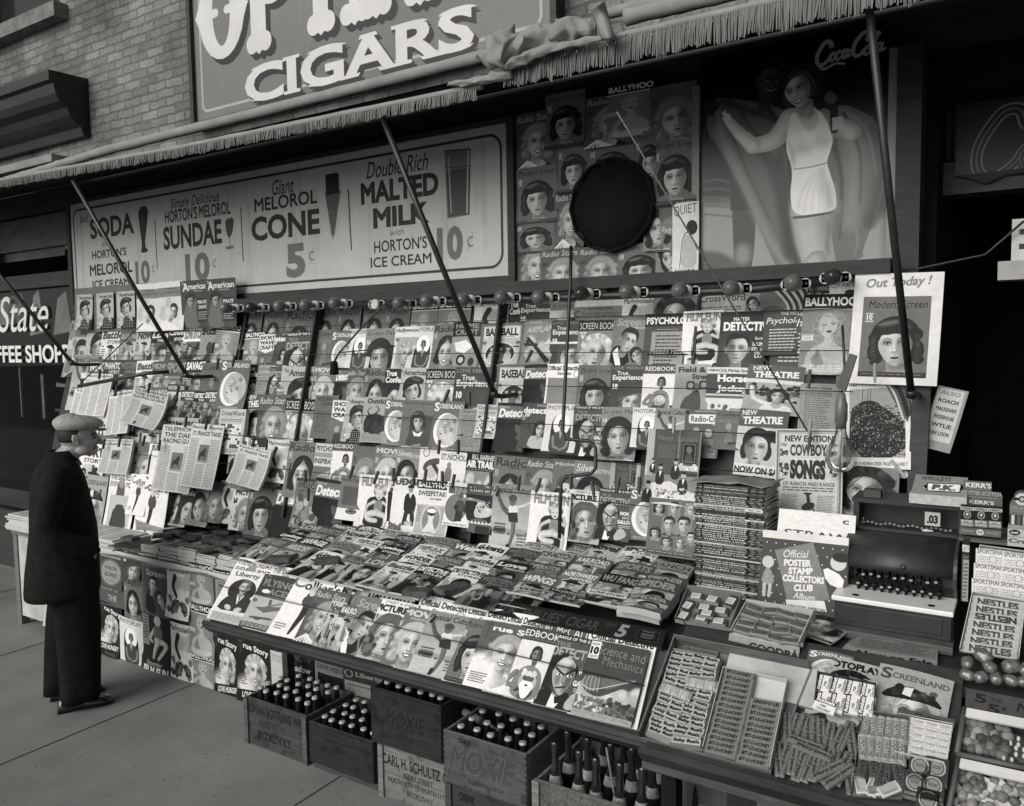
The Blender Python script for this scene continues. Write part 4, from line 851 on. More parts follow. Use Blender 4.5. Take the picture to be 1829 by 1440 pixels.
@cov('poster_today','a card announcing a new issue with couple',.34,1.5)
def _(c):
 c.rect(0,0,1,.32,.4);c.text('Out Today',.15,.06,.85,.22,.2,b=.03,sh=.2);c.rect(.1,.34,.95,1.42,.3);c.text('Screen',.2,.38,.9,.54,.6,b=.04,ol=.2);c.poly([(.12,1.42),(.16,.95),(.36,.85),(.6,1.42)],.06,sm=1);head(c,.45,.74,.18,'man',.06,yaw=.8,tilt=.3,body=False);head(c,.7,1.05,.17,'sleek',.08,yaw=-.5,tilt=-.5,body=False)
@cov('poster_film','a dark poster with a seated bathing girl',.12,1.5)
def _(c):
 c.rect(.04,.02,.3,.7,.5);c.lines(.08,.06,.28,.6,8,.15);limb(c,[(.5,.3),(.34,.5),(.4,.6)],.1,.07,.7);c.poly([(.45,.2),(.75,.2),(.72,.56),(.46,.58)],.4,sm=1);c.ell(.6,.1,.11,.12,.7);limb(c,[(.55,.55),(.85,.62),(.62,.95)],.16,.07,.75);limb(c,[(.6,.56),(.5,.75),(.45,.95)],.16,.06,.72);c.text('December',.2,1.02,.75,1.12,.7,sh=.2);c.text('FILM FUN',.1,1.14,.95,1.36,.85,b=.05,serif=.05);c.lines(.1,1.4,.9,1.46,1,.6,0)
@cov('poster_major','a grey disc with two words',.3,1.5)
def _(c):c.text('Liberty',.1,.06,.9,.22,.5,b=.03);c.lines(.06,.26,.94,.36,1,.7,0,.8);c.ell(.5,.9,.42,.46,.55);c.ell(.5,.9,.46,.5,.4,line=.03);c.text('MAJOR',.24,.68,.76,.84,.25,b=.02);c.text('BOWES',.24,.92,.76,1.08,.25,b=.02);c.lines(.3,1.2,.7,1.26,1,.4,0)
@cov('poster_liberty','a low grey card with light lettering',.34,.8)
def _(c):c.text('Liberty',.08,.1,.8,.3,.55,b=.03,serif=.03);c.text('THE',.34,.42,.7,.62,.6,b=.03)
@cov('shadow','pale words on a black card',.1)
def _(c):c.text('I KNOW',.06,.06,.96,.24,.3,b=.04,serif=.04);c.text('Shadow',.16,.34,.94,.52,.7,b=.02,sh=.2);c.spots(.1,.7,.9,1.3,14,.08,.16,.05,.25,3,.05)
@cov('sciam','a framed black photo under small capitals',.44)
def _(c):title(c,'SCIENTIFIC AMERICAN',.2,.05,.18,.06,.97,b=.02,serif=.02);c.rect(.1,.28,.92,1.3,.07)
@cov('liberty_dark','a dark card above jagged lettering',.2)
def _(c):c.ell(.14,.14,.09,.09,.5,line=.03);title(c,'Liberty',.5,.06,.22,.3,.95,b=.04,serif=.04);c.rect(.03,.32,.97,1.36,.5);c.lines(.1,.4,.8,.46,1,.2,0);c.text('NLI',.1,.75,.9,1.2,.15,b=.08)
@cov('album','a dotted album with two cartoon children',.27,1.02,360)
def _(c):
 c.rect(0,0,1,.1,.8)
 for i in range(9):
  for j in range(9):c.ell(.06+i*.11+.05*(j%2),.16+j*.11,.008,.008,.88)
 c.poly([(.16,.26),(.6,.1),(.84,.8),(.38,.96)],.48);c.text('Official',.26,.24,.56,.34,.85,sh=.2,b=.0,rise=.03)
 for s,x0,y0,x1 in (('POSTER',.28,.36,.6),('STAMP',.34,.46,.62),('COLLECTORS',.28,.56,.76),('CLUB',.42,.67,.64)):c.text(s,x0,y0,x1,y0+.09,.85,b=.05,rise=.03)
 c.text('Album',.42,.77,.68,.85,.8,sh=.2);c.poly([(.34,.88),(.78,.83),(.82,.96),(.38,.99)],.85);c.text('NEW YORK AMERICAN',.38,.93,.8,.97,.2,b=.02)
 c.ell(.09,.42,.07,.08,.72);c.poly([(.02,.72),(.06,.5),(.13,.5),(.2,.72)],.55,sm=1);c.line([(.07,.72),(.08,.86)],.04,.7);c.line([(.14,.72),(.14,.86)],.04,.7);c.ell(.9,.33,.09,.1,.72);c.ell(.93,.26,.1,.06,.1);c.poly([(.72,.38),(.98,.5),(.96,.66),(.78,.6)],.85,sm=1)
@cov('photoplay_blk','a dark waved head under black capitals',.62)
def _(c):title(c,'PHOTOPLAY',.07,.05,.2,.03,.97,b=.05);head(c,.55,.66,.3,'curl',.07,smile=True,cloth=.2)
@cov('screenland_hat','a face hidden by a tilted dark hat',.6)
def _(c):
 head(c,.56,.78,.3,'wave',.6,skin=.8,cloth=.5);c.text('S',.04,.05,.2,.27,.3,b=.03);title(c,'CREENLAND',.36,.12,.23,.2,.97,b=.03,serif=.02);c.poly([(.08,.62),(.2,.42),(.45,.32),(.8,.42),(.96,.6),(.7,.56),(.4,.58)],.12,sm=1);c.spots(.25,.36,.8,.5,20,.03,.07,.08,.35,4);c.poly([(.4,.36),(.52,.34),(.5,.52),(.38,.5)],.82)
@cov('noise','a white card with a dark figure',.84)
def _(c):c.text('QUIET',.06,.06,.94,.24,.4,b=.0,rise=.04);c.poly([(.3,1.1),(.4,.6),(.6,.5),(.9,.7),(.95,1.1)],.7,sm=1);c.curve([(.3,1.1),(.4,.62),(.65,.5),(.95,.8)],.02,.25);c.ell(.75,.42,.2,.12,.2);c.rect(0,1.08,1,1.36,.8);c.text('MAYOR',.14,1.1,.9,1.2,.3,b=.03);c.text('NOISE ABATE',.05,1.24,.98,1.32,.3,b=.03)
@cov('authors','a slanting card of printed names',.55,1.4)
def _(c):
 c.rect(.04,.04,.9,1.2,.72)
 for i,s in enumerate(('ALSO','ROACH','MAUGHAM','WODEHOUSE','WYLIE','VAN LOON')):c.text(s,.14,.08+i*.18,.8,.17+i*.18,.5 if i==0 else.15,b=.03)
@cov('straw','a white shop card',.84,.8)
def _(c):c.text('STRAW',.1,.5,.95,.7,.25,b=.01);c.text('c',.84,.14,.92,.24,.2)
@cov('blank','a plain pale card',.7)
def _(c):c.lines(.1,.1,.9,.3,3,.5)
@cov('backing','three framed portraits on grey card',.42,.7,300)
def _(c):pass
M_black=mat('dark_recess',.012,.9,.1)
M_dark=mat('dark_painted_wood',.03,.6,.3,var=.4,scale=5,stretch=(1,1,6),bump=.1)
M_iron=mat('dark_iron',.016,.45,.5,var=.4,scale=30)
M_paper=mat('page_edges',.5,.85,.15,var=.2,scale=60,stretch=(1,20,1))
M_wood=mat('weathered_wood',.14,.75,.25,var=.45,scale=7,stretch=(1,6,14),bump=.25)
M_woodl=mat('pale_wood',.3,.7,.25,var=.3,scale=8,stretch=(2,8,14),bump=.15)
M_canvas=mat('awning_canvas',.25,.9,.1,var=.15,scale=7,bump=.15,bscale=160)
M_shade=mat('dark_canvas',.02,.95,.05,var=.2)
M_fringe=mat('canvas_fringe',.17,.95,.05,var=.25,scale=20,stretch=(8,1,1))
M_white=mat('white_paint',.68,.5,.35,var=.08,scale=12)
M_chrome=mat('worn_metal',.5,.3,.5,metal=.9,var=.2,scale=20)
M_card=mat('grey_cardboard',.24,.85,.15,var=.15,scale=14)
M_cardl=mat('pale_cardboard',.5,.85,.15,var=.12,scale=14)
_art={}
def art(name):
 if name not in _art:
  shows,f,b_,asp,px=COV[name];c=Cv(px,asp,b_);f(c);_art[name]=print_mat('print_'+name,to_image('art_'+name,c),wear=.12)
 return _art[name]
def concrete():
 m=bpy.data.materials.new('sidewalk_concrete');m.use_nodes=True;n=m.node_tree;L=n.links;b=n.nodes['Principled BSDF']
 tc=n.nodes.new('ShaderNodeTexCoord')
 def noise(s,d,r):t=n.nodes.new('ShaderNodeTexNoise');t.inputs['Scale'].default_value=s;t.inputs['Detail'].default_value=d;t.inputs['Roughness'].default_value=r;L.new(tc.outputs['Object'],t.inputs[0]);return t
 big,fine=noise(1.3,8,.62),noise(90,4,.7)
 vo=n.nodes.new('ShaderNodeTexVoronoi');vo.inputs['Scale'].default_value=14;L.new(tc.outputs['Object'],vo.inputs['Vector'])
 st=n.nodes.new('ShaderNodeMapRange');st.inputs[1].default_value=.0;st.inputs[2].default_value=.17;st.inputs[3].default_value=.5;st.inputs[4].default_value=1;L.new(vo.outputs['Distance'],st.inputs[0])
 r1=n.nodes.new('ShaderNodeMapRange');r1.inputs[1].default_value=.3;r1.inputs[2].default_value=.72;r1.inputs[3].default_value=.15;r1.inputs[4].default_value=.27;L.new(big.outputs[0],r1.inputs[0])
 r2=n.nodes.new('ShaderNodeMapRange');r2.inputs[3].default_value=.75;r2.inputs[4].default_value=1.25;L.new(fine.outputs[0],r2.inputs[0])
 a=n.nodes.new('ShaderNodeMath');a.operation='MULTIPLY';L.new(r1.outputs[0],a.inputs[0]);L.new(r2.outputs[0],a.inputs[1])
 a2=n.nodes.new('ShaderNodeMath');a2.operation='MULTIPLY';L.new(a.outputs[0],a2.inputs[0]);L.new(st.outputs[0],a2.inputs[1])
 cc=n.nodes.new('ShaderNodeCombineColor');[L.new(a2.outputs[0],cc.inputs[i])for i in range(3)];L.new(cc.outputs[0],b.inputs['Base Color'])
 bp=n.nodes.new('ShaderNodeBump');bp.inputs['Strength'].default_value=.35;bp.inputs['Distance'].default_value=.004;L.new(fine.outputs[0],bp.inputs['Height']);L.new(bp.outputs[0],b.inputs['Normal'])
 b.inputs['Roughness'].default_value=.8;return m
M_conc=concrete()
g=MB()
g.box(-120,-3.2,-.02,120,120,0)
tag(g.build('sidewalk',M_conc),kind='structure')
g=MB()
for k in range(-8,6):g.box(k*1.55+.35,-3.2,.0,k*1.55+.355,3.9,.0035)
g.box(-60,1.45,.0,60,1.455,.004);g.box(-60,-.6,0,60,-.595,.004)
tag(g.build('sidewalk_joints',mat('joint_dirt',.085,.9,.1)),kind='structure')
g=MB();g.box(-120,-60,-.2,120,-3.2,-.14)
tag(g.build('street_road',mat('asphalt',.05,.85,.2,var=.3,scale=30,bump=.3)),kind='structure')
g=MB();g.box(-120,-3.38,-.2,120,-3.2,.001);tag(g.build('curb',mat('curb_stone',.2,.8,.2,scale=5)),kind='structure')
def brick():
 m=bpy.data.materials.new('old_brick');m.use_nodes=True;n=m.node_tree;L=n.links;b=n.nodes['Principled BSDF']
 tc=n.nodes.new('ShaderNodeTexCoord');mp=n.nodes.new('ShaderNodeMapping');mp.inputs['Rotation'].default_value=(rad(90),0,0);L.new(tc.outputs['Object'],mp.inputs[0])
 nz=n.nodes.new('ShaderNodeTexNoise');nz.inputs['Scale'].default_value=9;nz.inputs['Detail'].default_value=3;L.new(tc.outputs['Object'],nz.inputs[0])
 wob=n.nodes.new('ShaderNodeMix');wob.data_type='RGBA';wob.inputs[0].default_value=.03;L.new(mp.outputs[0],wob.inputs[6]);L.new(nz.outputs['Color'],wob.inputs[7])
 br=n.nodes.new('ShaderNodeTexBrick');br.inputs['Scale'].default_value=1;br.inputs['Brick Width'].default_value=.205;br.inputs['Row Height'].default_value=.064
 br.inputs['Mortar Size'].default_value=.007;br.inputs['Mortar Smooth'].default_value=.3;br.inputs['Color1'].default_value=(.15,.15,.15,1);br.inputs['Color2'].default_value=(.24,.24,.24,1);br.inputs['Mortar'].default_value=(.12,.12,.12,1);br.inputs['Bias'].default_value=-.1
 L.new(wob.outputs[2],br.inputs['Vector'])
 n2=n.nodes.new('ShaderNodeTexNoise');n2.inputs['Scale'].default_value=1.1;n2.inputs['Detail'].default_value=8;n2.inputs['Roughness'].default_value=.6;L.new(tc.outputs['Object'],n2.inputs[0])
 n3=n.nodes.new('ShaderNodeTexNoise');n3.inputs['Scale'].default_value=40;n3.inputs['Detail'].default_value=6;L.new(tc.outputs['Object'],n3.inputs[0])
 r=n.nodes.new('ShaderNodeMapRange');r.inputs[1].default_value=.32;r.inputs[2].default_value=.66;r.inputs[3].default_value=.25;r.inputs[4].default_value=1.3;L.new(n2.outputs[0],r.inputs[0])
 r3=n.nodes.new('ShaderNodeMapRange');r3.inputs[3].default_value=.6;r3.inputs[4].default_value=1.4;L.new(n3.outputs[0],r3.inputs[0])
 mu=n.nodes.new('ShaderNodeMath');mu.operation='MULTIPLY';L.new(r.outputs[0],mu.inputs[0]);L.new(r3.outputs[0],mu.inputs[1])
 mx=n.nodes.new('ShaderNodeMix');mx.data_type='RGBA';mx.blend_type='MULTIPLY';mx.inputs[0].default_value=1;L.new(br.outputs['Color'],mx.inputs[6]);L.new(mu.outputs[0],mx.inputs[7]);L.new(mx.outputs[2],b.inputs['Base Color'])
 ad=n.nodes.new('ShaderNodeMath');ad.operation='MULTIPLY_ADD';ad.inputs[1].default_value=-.9;L.new(br.outputs['Fac'],ad.inputs[0]);L.new(n3.outputs[0],ad.inputs[2])
 bp=n.nodes.new('ShaderNodeBump');bp.inputs['Strength'].default_value=.9;bp.inputs['Distance'].default_value=.014;L.new(ad.outputs[0],bp.inputs['Height']);L.new(bp.outputs[0],b.inputs['Normal']);b.inputs['Roughness'].default_value=.9
 return m
bld=thing('brick_building','old brick shop building with dark storefront, cigar sign on its upper wall','building',(0,3.95,0))
g=MB()
g.box(-16,0,3.5,-8.35,.4,9);g.box(-8.35,0,3.5,-7.0,.4,4.95);g.box(-8.35,0,7.2,-7.0,.4,9);g.box(-7.0,0,3.5,6,.4,9)
g.build('brick_wall',brick(),bld)
g=MB();g.box(-8.5,-.12,4.83,-6.88,-.002,4.95);g.build('window_sill',mat('stone_sill',.16,.85,.2,var=.35,scale=9,bump=.4),bld)
g=MB();g.box(-8.35,.16,4.95,-7.0,.2,7.2);g.build('window',mat('dark_pane',.02,.12,.5),bld)
g=MB();g.box(-16,-.03,3.28,6,.3,3.5);g.box(-16,-.03,3.5,6,-.001,3.56);g.build('fascia',M_dark,bld)
g=MB();g.box(-6.82,.02,0,-.42,.25,3.28);g.build('shop_front',M_dark,bld)
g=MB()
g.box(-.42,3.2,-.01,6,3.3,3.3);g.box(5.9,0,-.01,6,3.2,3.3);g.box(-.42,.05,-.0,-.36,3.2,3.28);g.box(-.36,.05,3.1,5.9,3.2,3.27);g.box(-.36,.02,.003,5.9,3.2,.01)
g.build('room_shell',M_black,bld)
g=MB();g.box(-.5,-.16,0,-.405,.02,3.27);g.build('door_post',M_dark,bld);g=MB();g.box(1.6,-.1,0,1.72,.02,3.27);g.build('door_post',M_dark,bld)
a=PY(160,190,3.95);d_=ray(90,190);cd_=3.95-a.x*d_.y/d_.x;cz0,cz1=PY(160,246,3.95).z,PY(160,140,3.95).z;ch_=cz1-cz0
g=MB();prof=[(0,0),(-.2,0),(-.26,.14),(-.4,.2),(-.52,.3),(-.6,.42),(-.78,.5),(-.86,.62),(-.9,.78),(-1.0,.82),(-1.0,.98),(0,1.0)]
g.rings([[Vector((x,y*cd_,cz0+z*ch_))for y,z in prof]for x in (-14,a.x)],0,True,True,False)
g.build('cornice',mat('sooty_tin',.014,.5,.4,var=.5,scale=4,stretch=(.3,2,2)),bld)
g=MB();g.box(-14,-.28,3.60,-6.75,-.002,3.66);g.box(-14,-.2,3.563,-6.7,-.002,3.598);g.build('ledge',mat('ledge_paint',.2,.7,.3,var=.3,scale=3),bld)
cw=thing('coffee_shop_window','dark coffee shop window with white script and block lettering, left of the rack','shop window',(0,3.9,0))
g=MB();g.box(-13.9,0,.55,-6.9,.012,2.62)
def thin_glass(name,refl=.5,tone=.95,rough=.02):
 m=bpy.data.materials.new(name);m.use_nodes=True;n=m.node_tree;L=n.links;n.nodes.remove(n.nodes['Principled BSDF'])
 t=n.nodes.new('ShaderNodeBsdfTransparent');t.inputs[0].default_value=(tone,tone,tone,1);g_=n.nodes.new('ShaderNodeBsdfGlossy');g_.inputs['Roughness'].default_value=rough;g_.inputs[0].default_value=(.9,.9,.9,1)
 f=n.nodes.new('ShaderNodeFresnel');f.inputs[0].default_value=1.45;k=n.nodes.new('ShaderNodeMath');k.operation='MULTIPLY';k.inputs[1].default_value=refl
 x=n.nodes.new('ShaderNodeMixShader');L.new(f.outputs[0],k.inputs[0]);L.new(k.outputs[0],x.inputs[0]);L.new(t.outputs[0],x.inputs[1]);L.new(g_.outputs[0],x.inputs[2]);L.new(x.outputs[0],n.nodes['Material Output'].inputs[0]);return m
gm=thin_glass('shop_glass',.1,.8)
g.build('pane',gm,cw)
g=MB();g.box(-14,-.05,0,-6.83,.06,.55);g.box(-14,-.06,2.62,-6.83,.06,2.74)
for x in (-12.2,-9.9,-6.9):g.box(x,-.05,.55,x+.075,.05,2.62)
for x in (-12.2,-8.35,-6.9):g.box(x,-.05,2.74,x+.1,.05,3.28)
g.build('window_frame',M_dark,cw)
g=MB();g.box(-14,.03,2.98,-6.95,.05,3.26);g.build('transom_board',mat('transom_wood',.13,.8,.2,var=.3,scale=4,stretch=(1,1,8)),cw)  # added panel, its tone stands in for a reflection in the upper glass
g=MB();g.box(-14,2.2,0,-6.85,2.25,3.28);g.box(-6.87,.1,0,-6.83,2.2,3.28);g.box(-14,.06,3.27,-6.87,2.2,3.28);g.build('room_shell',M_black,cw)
def letters(s,x0,z0,x1,z1,y,m,name,parent,bold=.02,shear=0.,rot=0.):
 _fcu.body=s;_fcu.offset=bold;_fcu.size=1;_fcu.extrude=.02;_fcu.shear=shear;bpy.context.view_layer.update()
 me=bpy.data.meshes.new_from_object(_fob.evaluated_get(bpy.context.evaluated_depsgraph_get()));_fcu.extrude=0;_fcu.shear=0
 n=len(me.vertices);co=np.empty(n*3);me.vertices.foreach_get('co',co);co=co.reshape(-1,3);mn,mx=co.min(0),co.max(0)
 q=np.empty_like(co);q[:,0]=x0+(co[:,0]-mn[0])/(mx[0]-mn[0])*(x1-x0);q[:,2]=z0+(co[:,1]-mn[1])/(mx[1]-mn[1])*(z1-z0);q[:,1]=y-(co[:,2]-mn[2])/(mx[2]-mn[2]+1e-9)*.004
 me.vertices.foreach_set('co',q.ravel());me.materials.clear();me.materials.append(m);me.update()
 o=bpy.data.objects.new(name,me);COL.objects.link(o);o.parent=parent;return o
letters('State',-8.24,2.24,-7.36,2.57,-.002,M_white,'lettering',cw,.0,.3)
letters('COFFEE SHOPPE',-8.7,1.955,-6.93,2.115,-.002,M_white,'lettering',cw,.025)
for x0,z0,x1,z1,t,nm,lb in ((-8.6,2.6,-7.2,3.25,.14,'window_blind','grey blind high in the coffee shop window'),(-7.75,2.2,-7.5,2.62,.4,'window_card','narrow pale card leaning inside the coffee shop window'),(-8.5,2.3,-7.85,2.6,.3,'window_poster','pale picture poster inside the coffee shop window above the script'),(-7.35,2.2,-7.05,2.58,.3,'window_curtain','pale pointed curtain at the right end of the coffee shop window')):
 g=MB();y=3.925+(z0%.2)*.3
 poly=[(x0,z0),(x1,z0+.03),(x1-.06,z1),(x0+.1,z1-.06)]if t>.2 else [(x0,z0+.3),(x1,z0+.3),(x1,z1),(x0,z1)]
 g.prism(poly,y,y+.006);tag(g.build(nm,mat('paper_%d'%int(t*100),t,.8,.2,var=.35,scale=3)),lb,'window display')  # pale sheets added behind the glass in place of street reflections
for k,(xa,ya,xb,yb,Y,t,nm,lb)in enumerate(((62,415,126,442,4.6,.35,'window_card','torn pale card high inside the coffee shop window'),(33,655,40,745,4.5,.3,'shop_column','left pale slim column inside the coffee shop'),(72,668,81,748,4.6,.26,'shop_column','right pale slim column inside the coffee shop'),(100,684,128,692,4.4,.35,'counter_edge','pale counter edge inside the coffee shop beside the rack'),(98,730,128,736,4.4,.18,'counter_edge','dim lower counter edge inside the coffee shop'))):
 Y=3.99+k*.02;a,b=PY(xa,ya,Y),PY(xb,yb,Y);g=MB();g.prism([(a.x,a.z),(b.x,a.z-.02),(b.x,b.z),((a.x+b.x)/2,b.z-(.03 if k==0 else 0)),(a.x,b.z)],Y,Y+.02);tag(g.build(nm,mat('glimpse_%d'%k,t,.7,.3,var=.4,scale=4)),lb,'shop fitting')  # ragged sheet, strips and bars added behind the glass, standing in for reflections
class Sign:
 def __init__(s,X0,X1,Z0,Z1,Y,px,bg):s.X0,s.X1,s.Z0,s.Z1,s.Y=X0,X1,Z0,Z1,Y;s.W=X1-X0;s.c=Cv(px,(Z1-Z0)/s.W,bg)
 def uv(s,x,y):p=PY(x,y,s.Y);return ((p.x-s.X0)/s.W,(s.Z1-p.z)/s.W)
 def text(s,t,x0,y0,x1,y1,tone,**k):a=s.uv(x0,y0);b=s.uv(x1,y1);s.c.text(t,a[0],a[1],b[0],b[1],tone,**k)
 def L(s,pts):return [s.uv(*p)for p in pts]
def cola(c,x0,y0,x1,t,w=.035,ol=None):
 S_=x1-x0
 def q(pts):return [(x0+a*S_,y0+b*S_)for a,b in pts]
 st=[([(.23,.1),(.2,.03),(.12,.04),(.03,.18),(.02,.3),(.08,.36),(.17,.31),(.21,.26)],1.5),([(.04,.33),(.1,.42),(.2,.4),(.3,.37),(.42,.4)],.9),([(.26,.2),(.21,.25),(.22,.32),(.27,.3),(.28,.23),(.25,.2)],1),([(.37,.21),(.33,.2),(.3,.26),(.32,.32),(.38,.28)],1),([(.46,.21),(.41,.2),(.39,.28),(.42,.31),(.46,.24),(.47,.2),(.46,.3),(.5,.28)],1),([(.5,.22),(.54,.21)],1),([(.74,.1),(.76,.02),(.68,.0),(.57,.12),(.54,.26),(.6,.32),(.68,.27),(.7,.24)],1.5),([(.6,.08),(.66,.0),(.8,-.02),(.92,.06)],.8),([(.75,.2),(.7,.25),(.71,.32),(.76,.3),(.77,.23),(.74,.2)],1),([(.79,.28),(.87,.1),(.9,.04),(.86,.05),(.8,.22),(.81,.31),(.86,.28)],1),([(.94,.21),(.89,.2),(.87,.28),(.9,.31),(.94,.24),(.95,.2),(.94,.3),(.99,.28)],1)]
 if ol is not None:
  for p,k in st:c.curve(q(p),w*k*S_+.02*S_,ol)
 for p,k in st:c.curve(q(p),w*k*S_,t,w*k*S_*.7)
def board(s,name,par,y,m_edge,thick=.03,wear=.12,rough=.5):
 g=MB();g.box(s.X0,0,s.Z0,s.X1,thick,s.Z1,0,fm=1)
 return g.build(name,[m_edge,print_mat('paint_'+name,to_image('art_'+name,s.c,.014),rough,.3,wear)],par,loc=(0,y,0))
s=Sign(-5.16,-2.19,3.70,5.15,3.84,1500,.44)
for k in range(30):s.c.ell(random.Random(k).uniform(0,1),random.Random(k+50).uniform(0,.5),.18,.12,.44+random.Random(k+9).uniform(-.05,.05),0,.15,.5)
r_=random.Random(6)
for k in range(50):x=r_.random();s.c.rect(x,r_.uniform(0,.4),x+r_.uniform(.001,.004),r_.uniform(.2,.5),.38,.25,.008)
H_=s.c.asp;s.c.rrect(.02,.02,.98,H_-.02,.02,.62,line=.006)
def big(t,x0,y0,x1,y1,sf):
 a=s.uv(x0,y0);b=s.uv(x1,y1)
 s.c.text(t,a[0]+.012,a[1]+.012,b[0]+.012,b[1]+.012,.17,b=.04,serif=sf);s.c.text(t,a[0]+.006,a[1]+.006,b[0]+.006,b[1]+.006,.17,b=.04,serif=sf)
 s.c.text(t,a[0],a[1],b[0],b[1],.76,b=.03,serif=sf)
def slab(ch,x0,x1,y0,y1,t):
 w_,h_=x1-x0,y1-y0;c=s.c
 def R_(a,b,d,e):c.rrect(x0+a*w_,y0+b*h_,x0+d*w_,y0+e*h_,.012,t)
 def spur(a,b):
  for e in (-1,1):c.ell(x0+a*w_+e*.022,y0+b*h_-.012,.02,.022,t)
  c.poly([(x0+a*w_-.03,y0+b*h_-.01),(x0+a*w_+.03,y0+b*h_-.01),(x0+a*w_,y0+b*h_+.014)],t)
 if ch=='O':
  c.poly([(x0+w_*(.5+.5*math.sin(q*.2618)*(1.14 if q%12==6 else 1)),y0+h_*(.5-.5*math.cos(q*.2618)))for q in range(24)],t)
  c.poly([(x0-.015,y0+h_*.5),(x0+.03,y0+h_*.38),(x0+.03,y0+h_*.62)],t);c.poly([(x1+.015,y0+h_*.5),(x1-.03,y0+h_*.38),(x1-.03,y0+h_*.62)],t)
  if t>.5:c.ell((x0+x1)/2,(y0+y1)/2,w_*.19,h_*.36,.44);c.line([(x0+w_*.3,(y0+y1)/2),(x0+w_*.38,(y0+y1)/2)],.02,t);c.line([(x1-w_*.38,(y0+y1)/2),(x1-w_*.3,(y0+y1)/2)],.02,t)
 elif ch=='P':R_(.12,0,.46,1);spur(.29,1.0);c.ell(x0+.6*w_,y0+.3*h_,.42*w_,.3*h_,t);(t>.5)and c.ell(x0+.6*w_,y0+.3*h_,.16*w_,.15*h_,.44);spur(.29,.04)
 elif ch=='T':R_(.33,0,.67,1);spur(.5,1.0);R_(0,0,1,.2)
 elif ch=='I':R_(.2,0,.8,1);spur(.5,1.0)
 elif ch=='M':R_(.02,0,.28,1);R_(.72,0,.98,1);spur(.15,1.0);spur(.85,1.0);c.poly([(x0+.1*w_,y0),(x0+.3*w_,y0),(x0+.5*w_,y0+.5*h_),(x0+.7*w_,y0),(x0+.9*w_,y0),(x0+.5*w_,y0+.8*h_)],t)
yb=s.uv(388,103)[1];yt=yb-.22
edges=[('O',349,430),('P',432,512),('T',528,606),('I',612,642),('M',650,762),('O',776,862)]
for off,t in ((.016,.17),(.008,.17),(0,.76)):
 for ch,xa,xb in edges:
  ua=s.uv(xa,100)[0];ub=s.uv(xb,60)[0];slab(ch,ua+off,ub+off,yt+off,yb+off,t)
big('CIGARS',422,122,849,78,.075)
cs=thing('cigar_sign','large grey board lettered for cigars above the awning','sign',(0,0,0));board(s,'sign_panel',cs,3.88,M_dark)
g=MB()
for q in ((-5.2,3.66,-2.15,3.698),(-5.2,5.152,-2.15,5.19),(-5.2,3.698,-5.162,5.152),(-2.188,3.698,-2.15,5.152)):g.box(q[0],3.85,q[1],q[2],3.945,q[3])
g.build('frame',M_dark,cs)
s=Sign(-6.75,-2.435,2.44,3.262,3.8,1900,.7);c=s.c;A_=c.asp
for k in range(40):c.ell(random.Random(k).uniform(0,1),random.Random(k+50).uniform(0,A_),.14,.05,.7+random.Random(k+9).uniform(-.05,.05),0,.08,.5)
r_=random.Random(2)
for k in range(60):x=r_.random();c.rect(x,r_.uniform(0,.05),x+r_.uniform(.001,.006),r_.uniform(.08,A_),.5,.2,.006)
c.rrect(.008,.01,.992,A_-.01,.02,.2,line=.0035);DK=.1;GR=.4
for t,x0,y0,x1,y1,tn,k in (('SODA',160,392,240,417,DK,dict(b=.03)),("HORTON'S",164,449,226,456,DK,{}),('MELOROL',160,474,237,486,DK,{}),('ICE CREAM',165,502,231,510,DK,{}),('10',241,467,269,506,GR,dict(b=.04)),('¢',271,470,277,491,GR,dict(b=-.01)),('Just',141,386,159,400,DK,dict(sh=.25,b=0)),('and',182,432,197,439,GR,dict(sh=.2,b=0)),('Simply Delicious',303,356,394,364,DK,dict(sh=.3,b=.0)),("HORTON'S MELOROL",294,377,412,382,DK,{}),('SUNDAE',291,406,397,435,DK,dict(b=.03)),('10',330,454,376,500,GR,dict(b=.04)),('¢',379,459,387,483,GR,dict(b=-.01)),('Giant',484,323,527,343,DK,dict(sh=.25,b=.0)),('MELOROL',454,356,567,363,DK,dict(b=.02)),('CONE',448,389,572,418,DK,dict(b=.035)),('5',510,437,547,495,GR,dict(b=.05)),('¢',551,443,562,472,GR,dict(b=-.01)),('Double Rich',654,291,768,302,DK,dict(sh=.3,b=.0)),('MALTED',644,328,784,347,DK,dict(b=.04)),('MILK',666,373,768,397,DK,dict(b=.04)),('with',695,410,723,419,GR,dict(sh=.2,b=0)),("HORTON'S",668,431,763,443,DK,dict(b=.01)),('ICE CREAM',662,461,771,470,DK,dict(b=.01)),('10',780,407,828,464,GR,dict(b=.05)),('¢',834,416,846,448,GR,dict(b=-.01))):
 s.text(t,x0,y0,x1,y1,tn,**k)
for p in (((276.5,393),(281,480)),((430,371),(434.5,466)),((622,340),(627.7,446))):c.line(s.L(p),.0022,.15)
c.poly(s.L([(246,371),(265,367),(262,405),(258,440),(267,449),(251,453),(254,440),(250,410)]),.12,sm=1);c.line(s.L([(254,375),(255,420)]),.001,.5)
c.poly(s.L([(402,392),(418,387),(416,412),(412,424),(407,424),(403,410)]),.25,sm=1);c.line(s.L([(410,424),(411,440)]),.001,.2);c.poly(s.L([(403,441),(418,438),(417,444),(404,446)]),.4);c.ell(*s.uv(410,388),.0025,.002,.7)
c.poly(s.L([(580,345),(609,339),(595,430)]),.38);c.rrect(*s.uv(581,312),*s.uv(606,345),.004,.08)
for k in range(6):c.line(s.L([(583+k*4.5,348),(595+(k-3)*1.4,420)]),.0006,.2);c.line(s.L([(582+k*2.2,350+k*12),(607-k*2.2,344+k*13)]),.0006,.2)
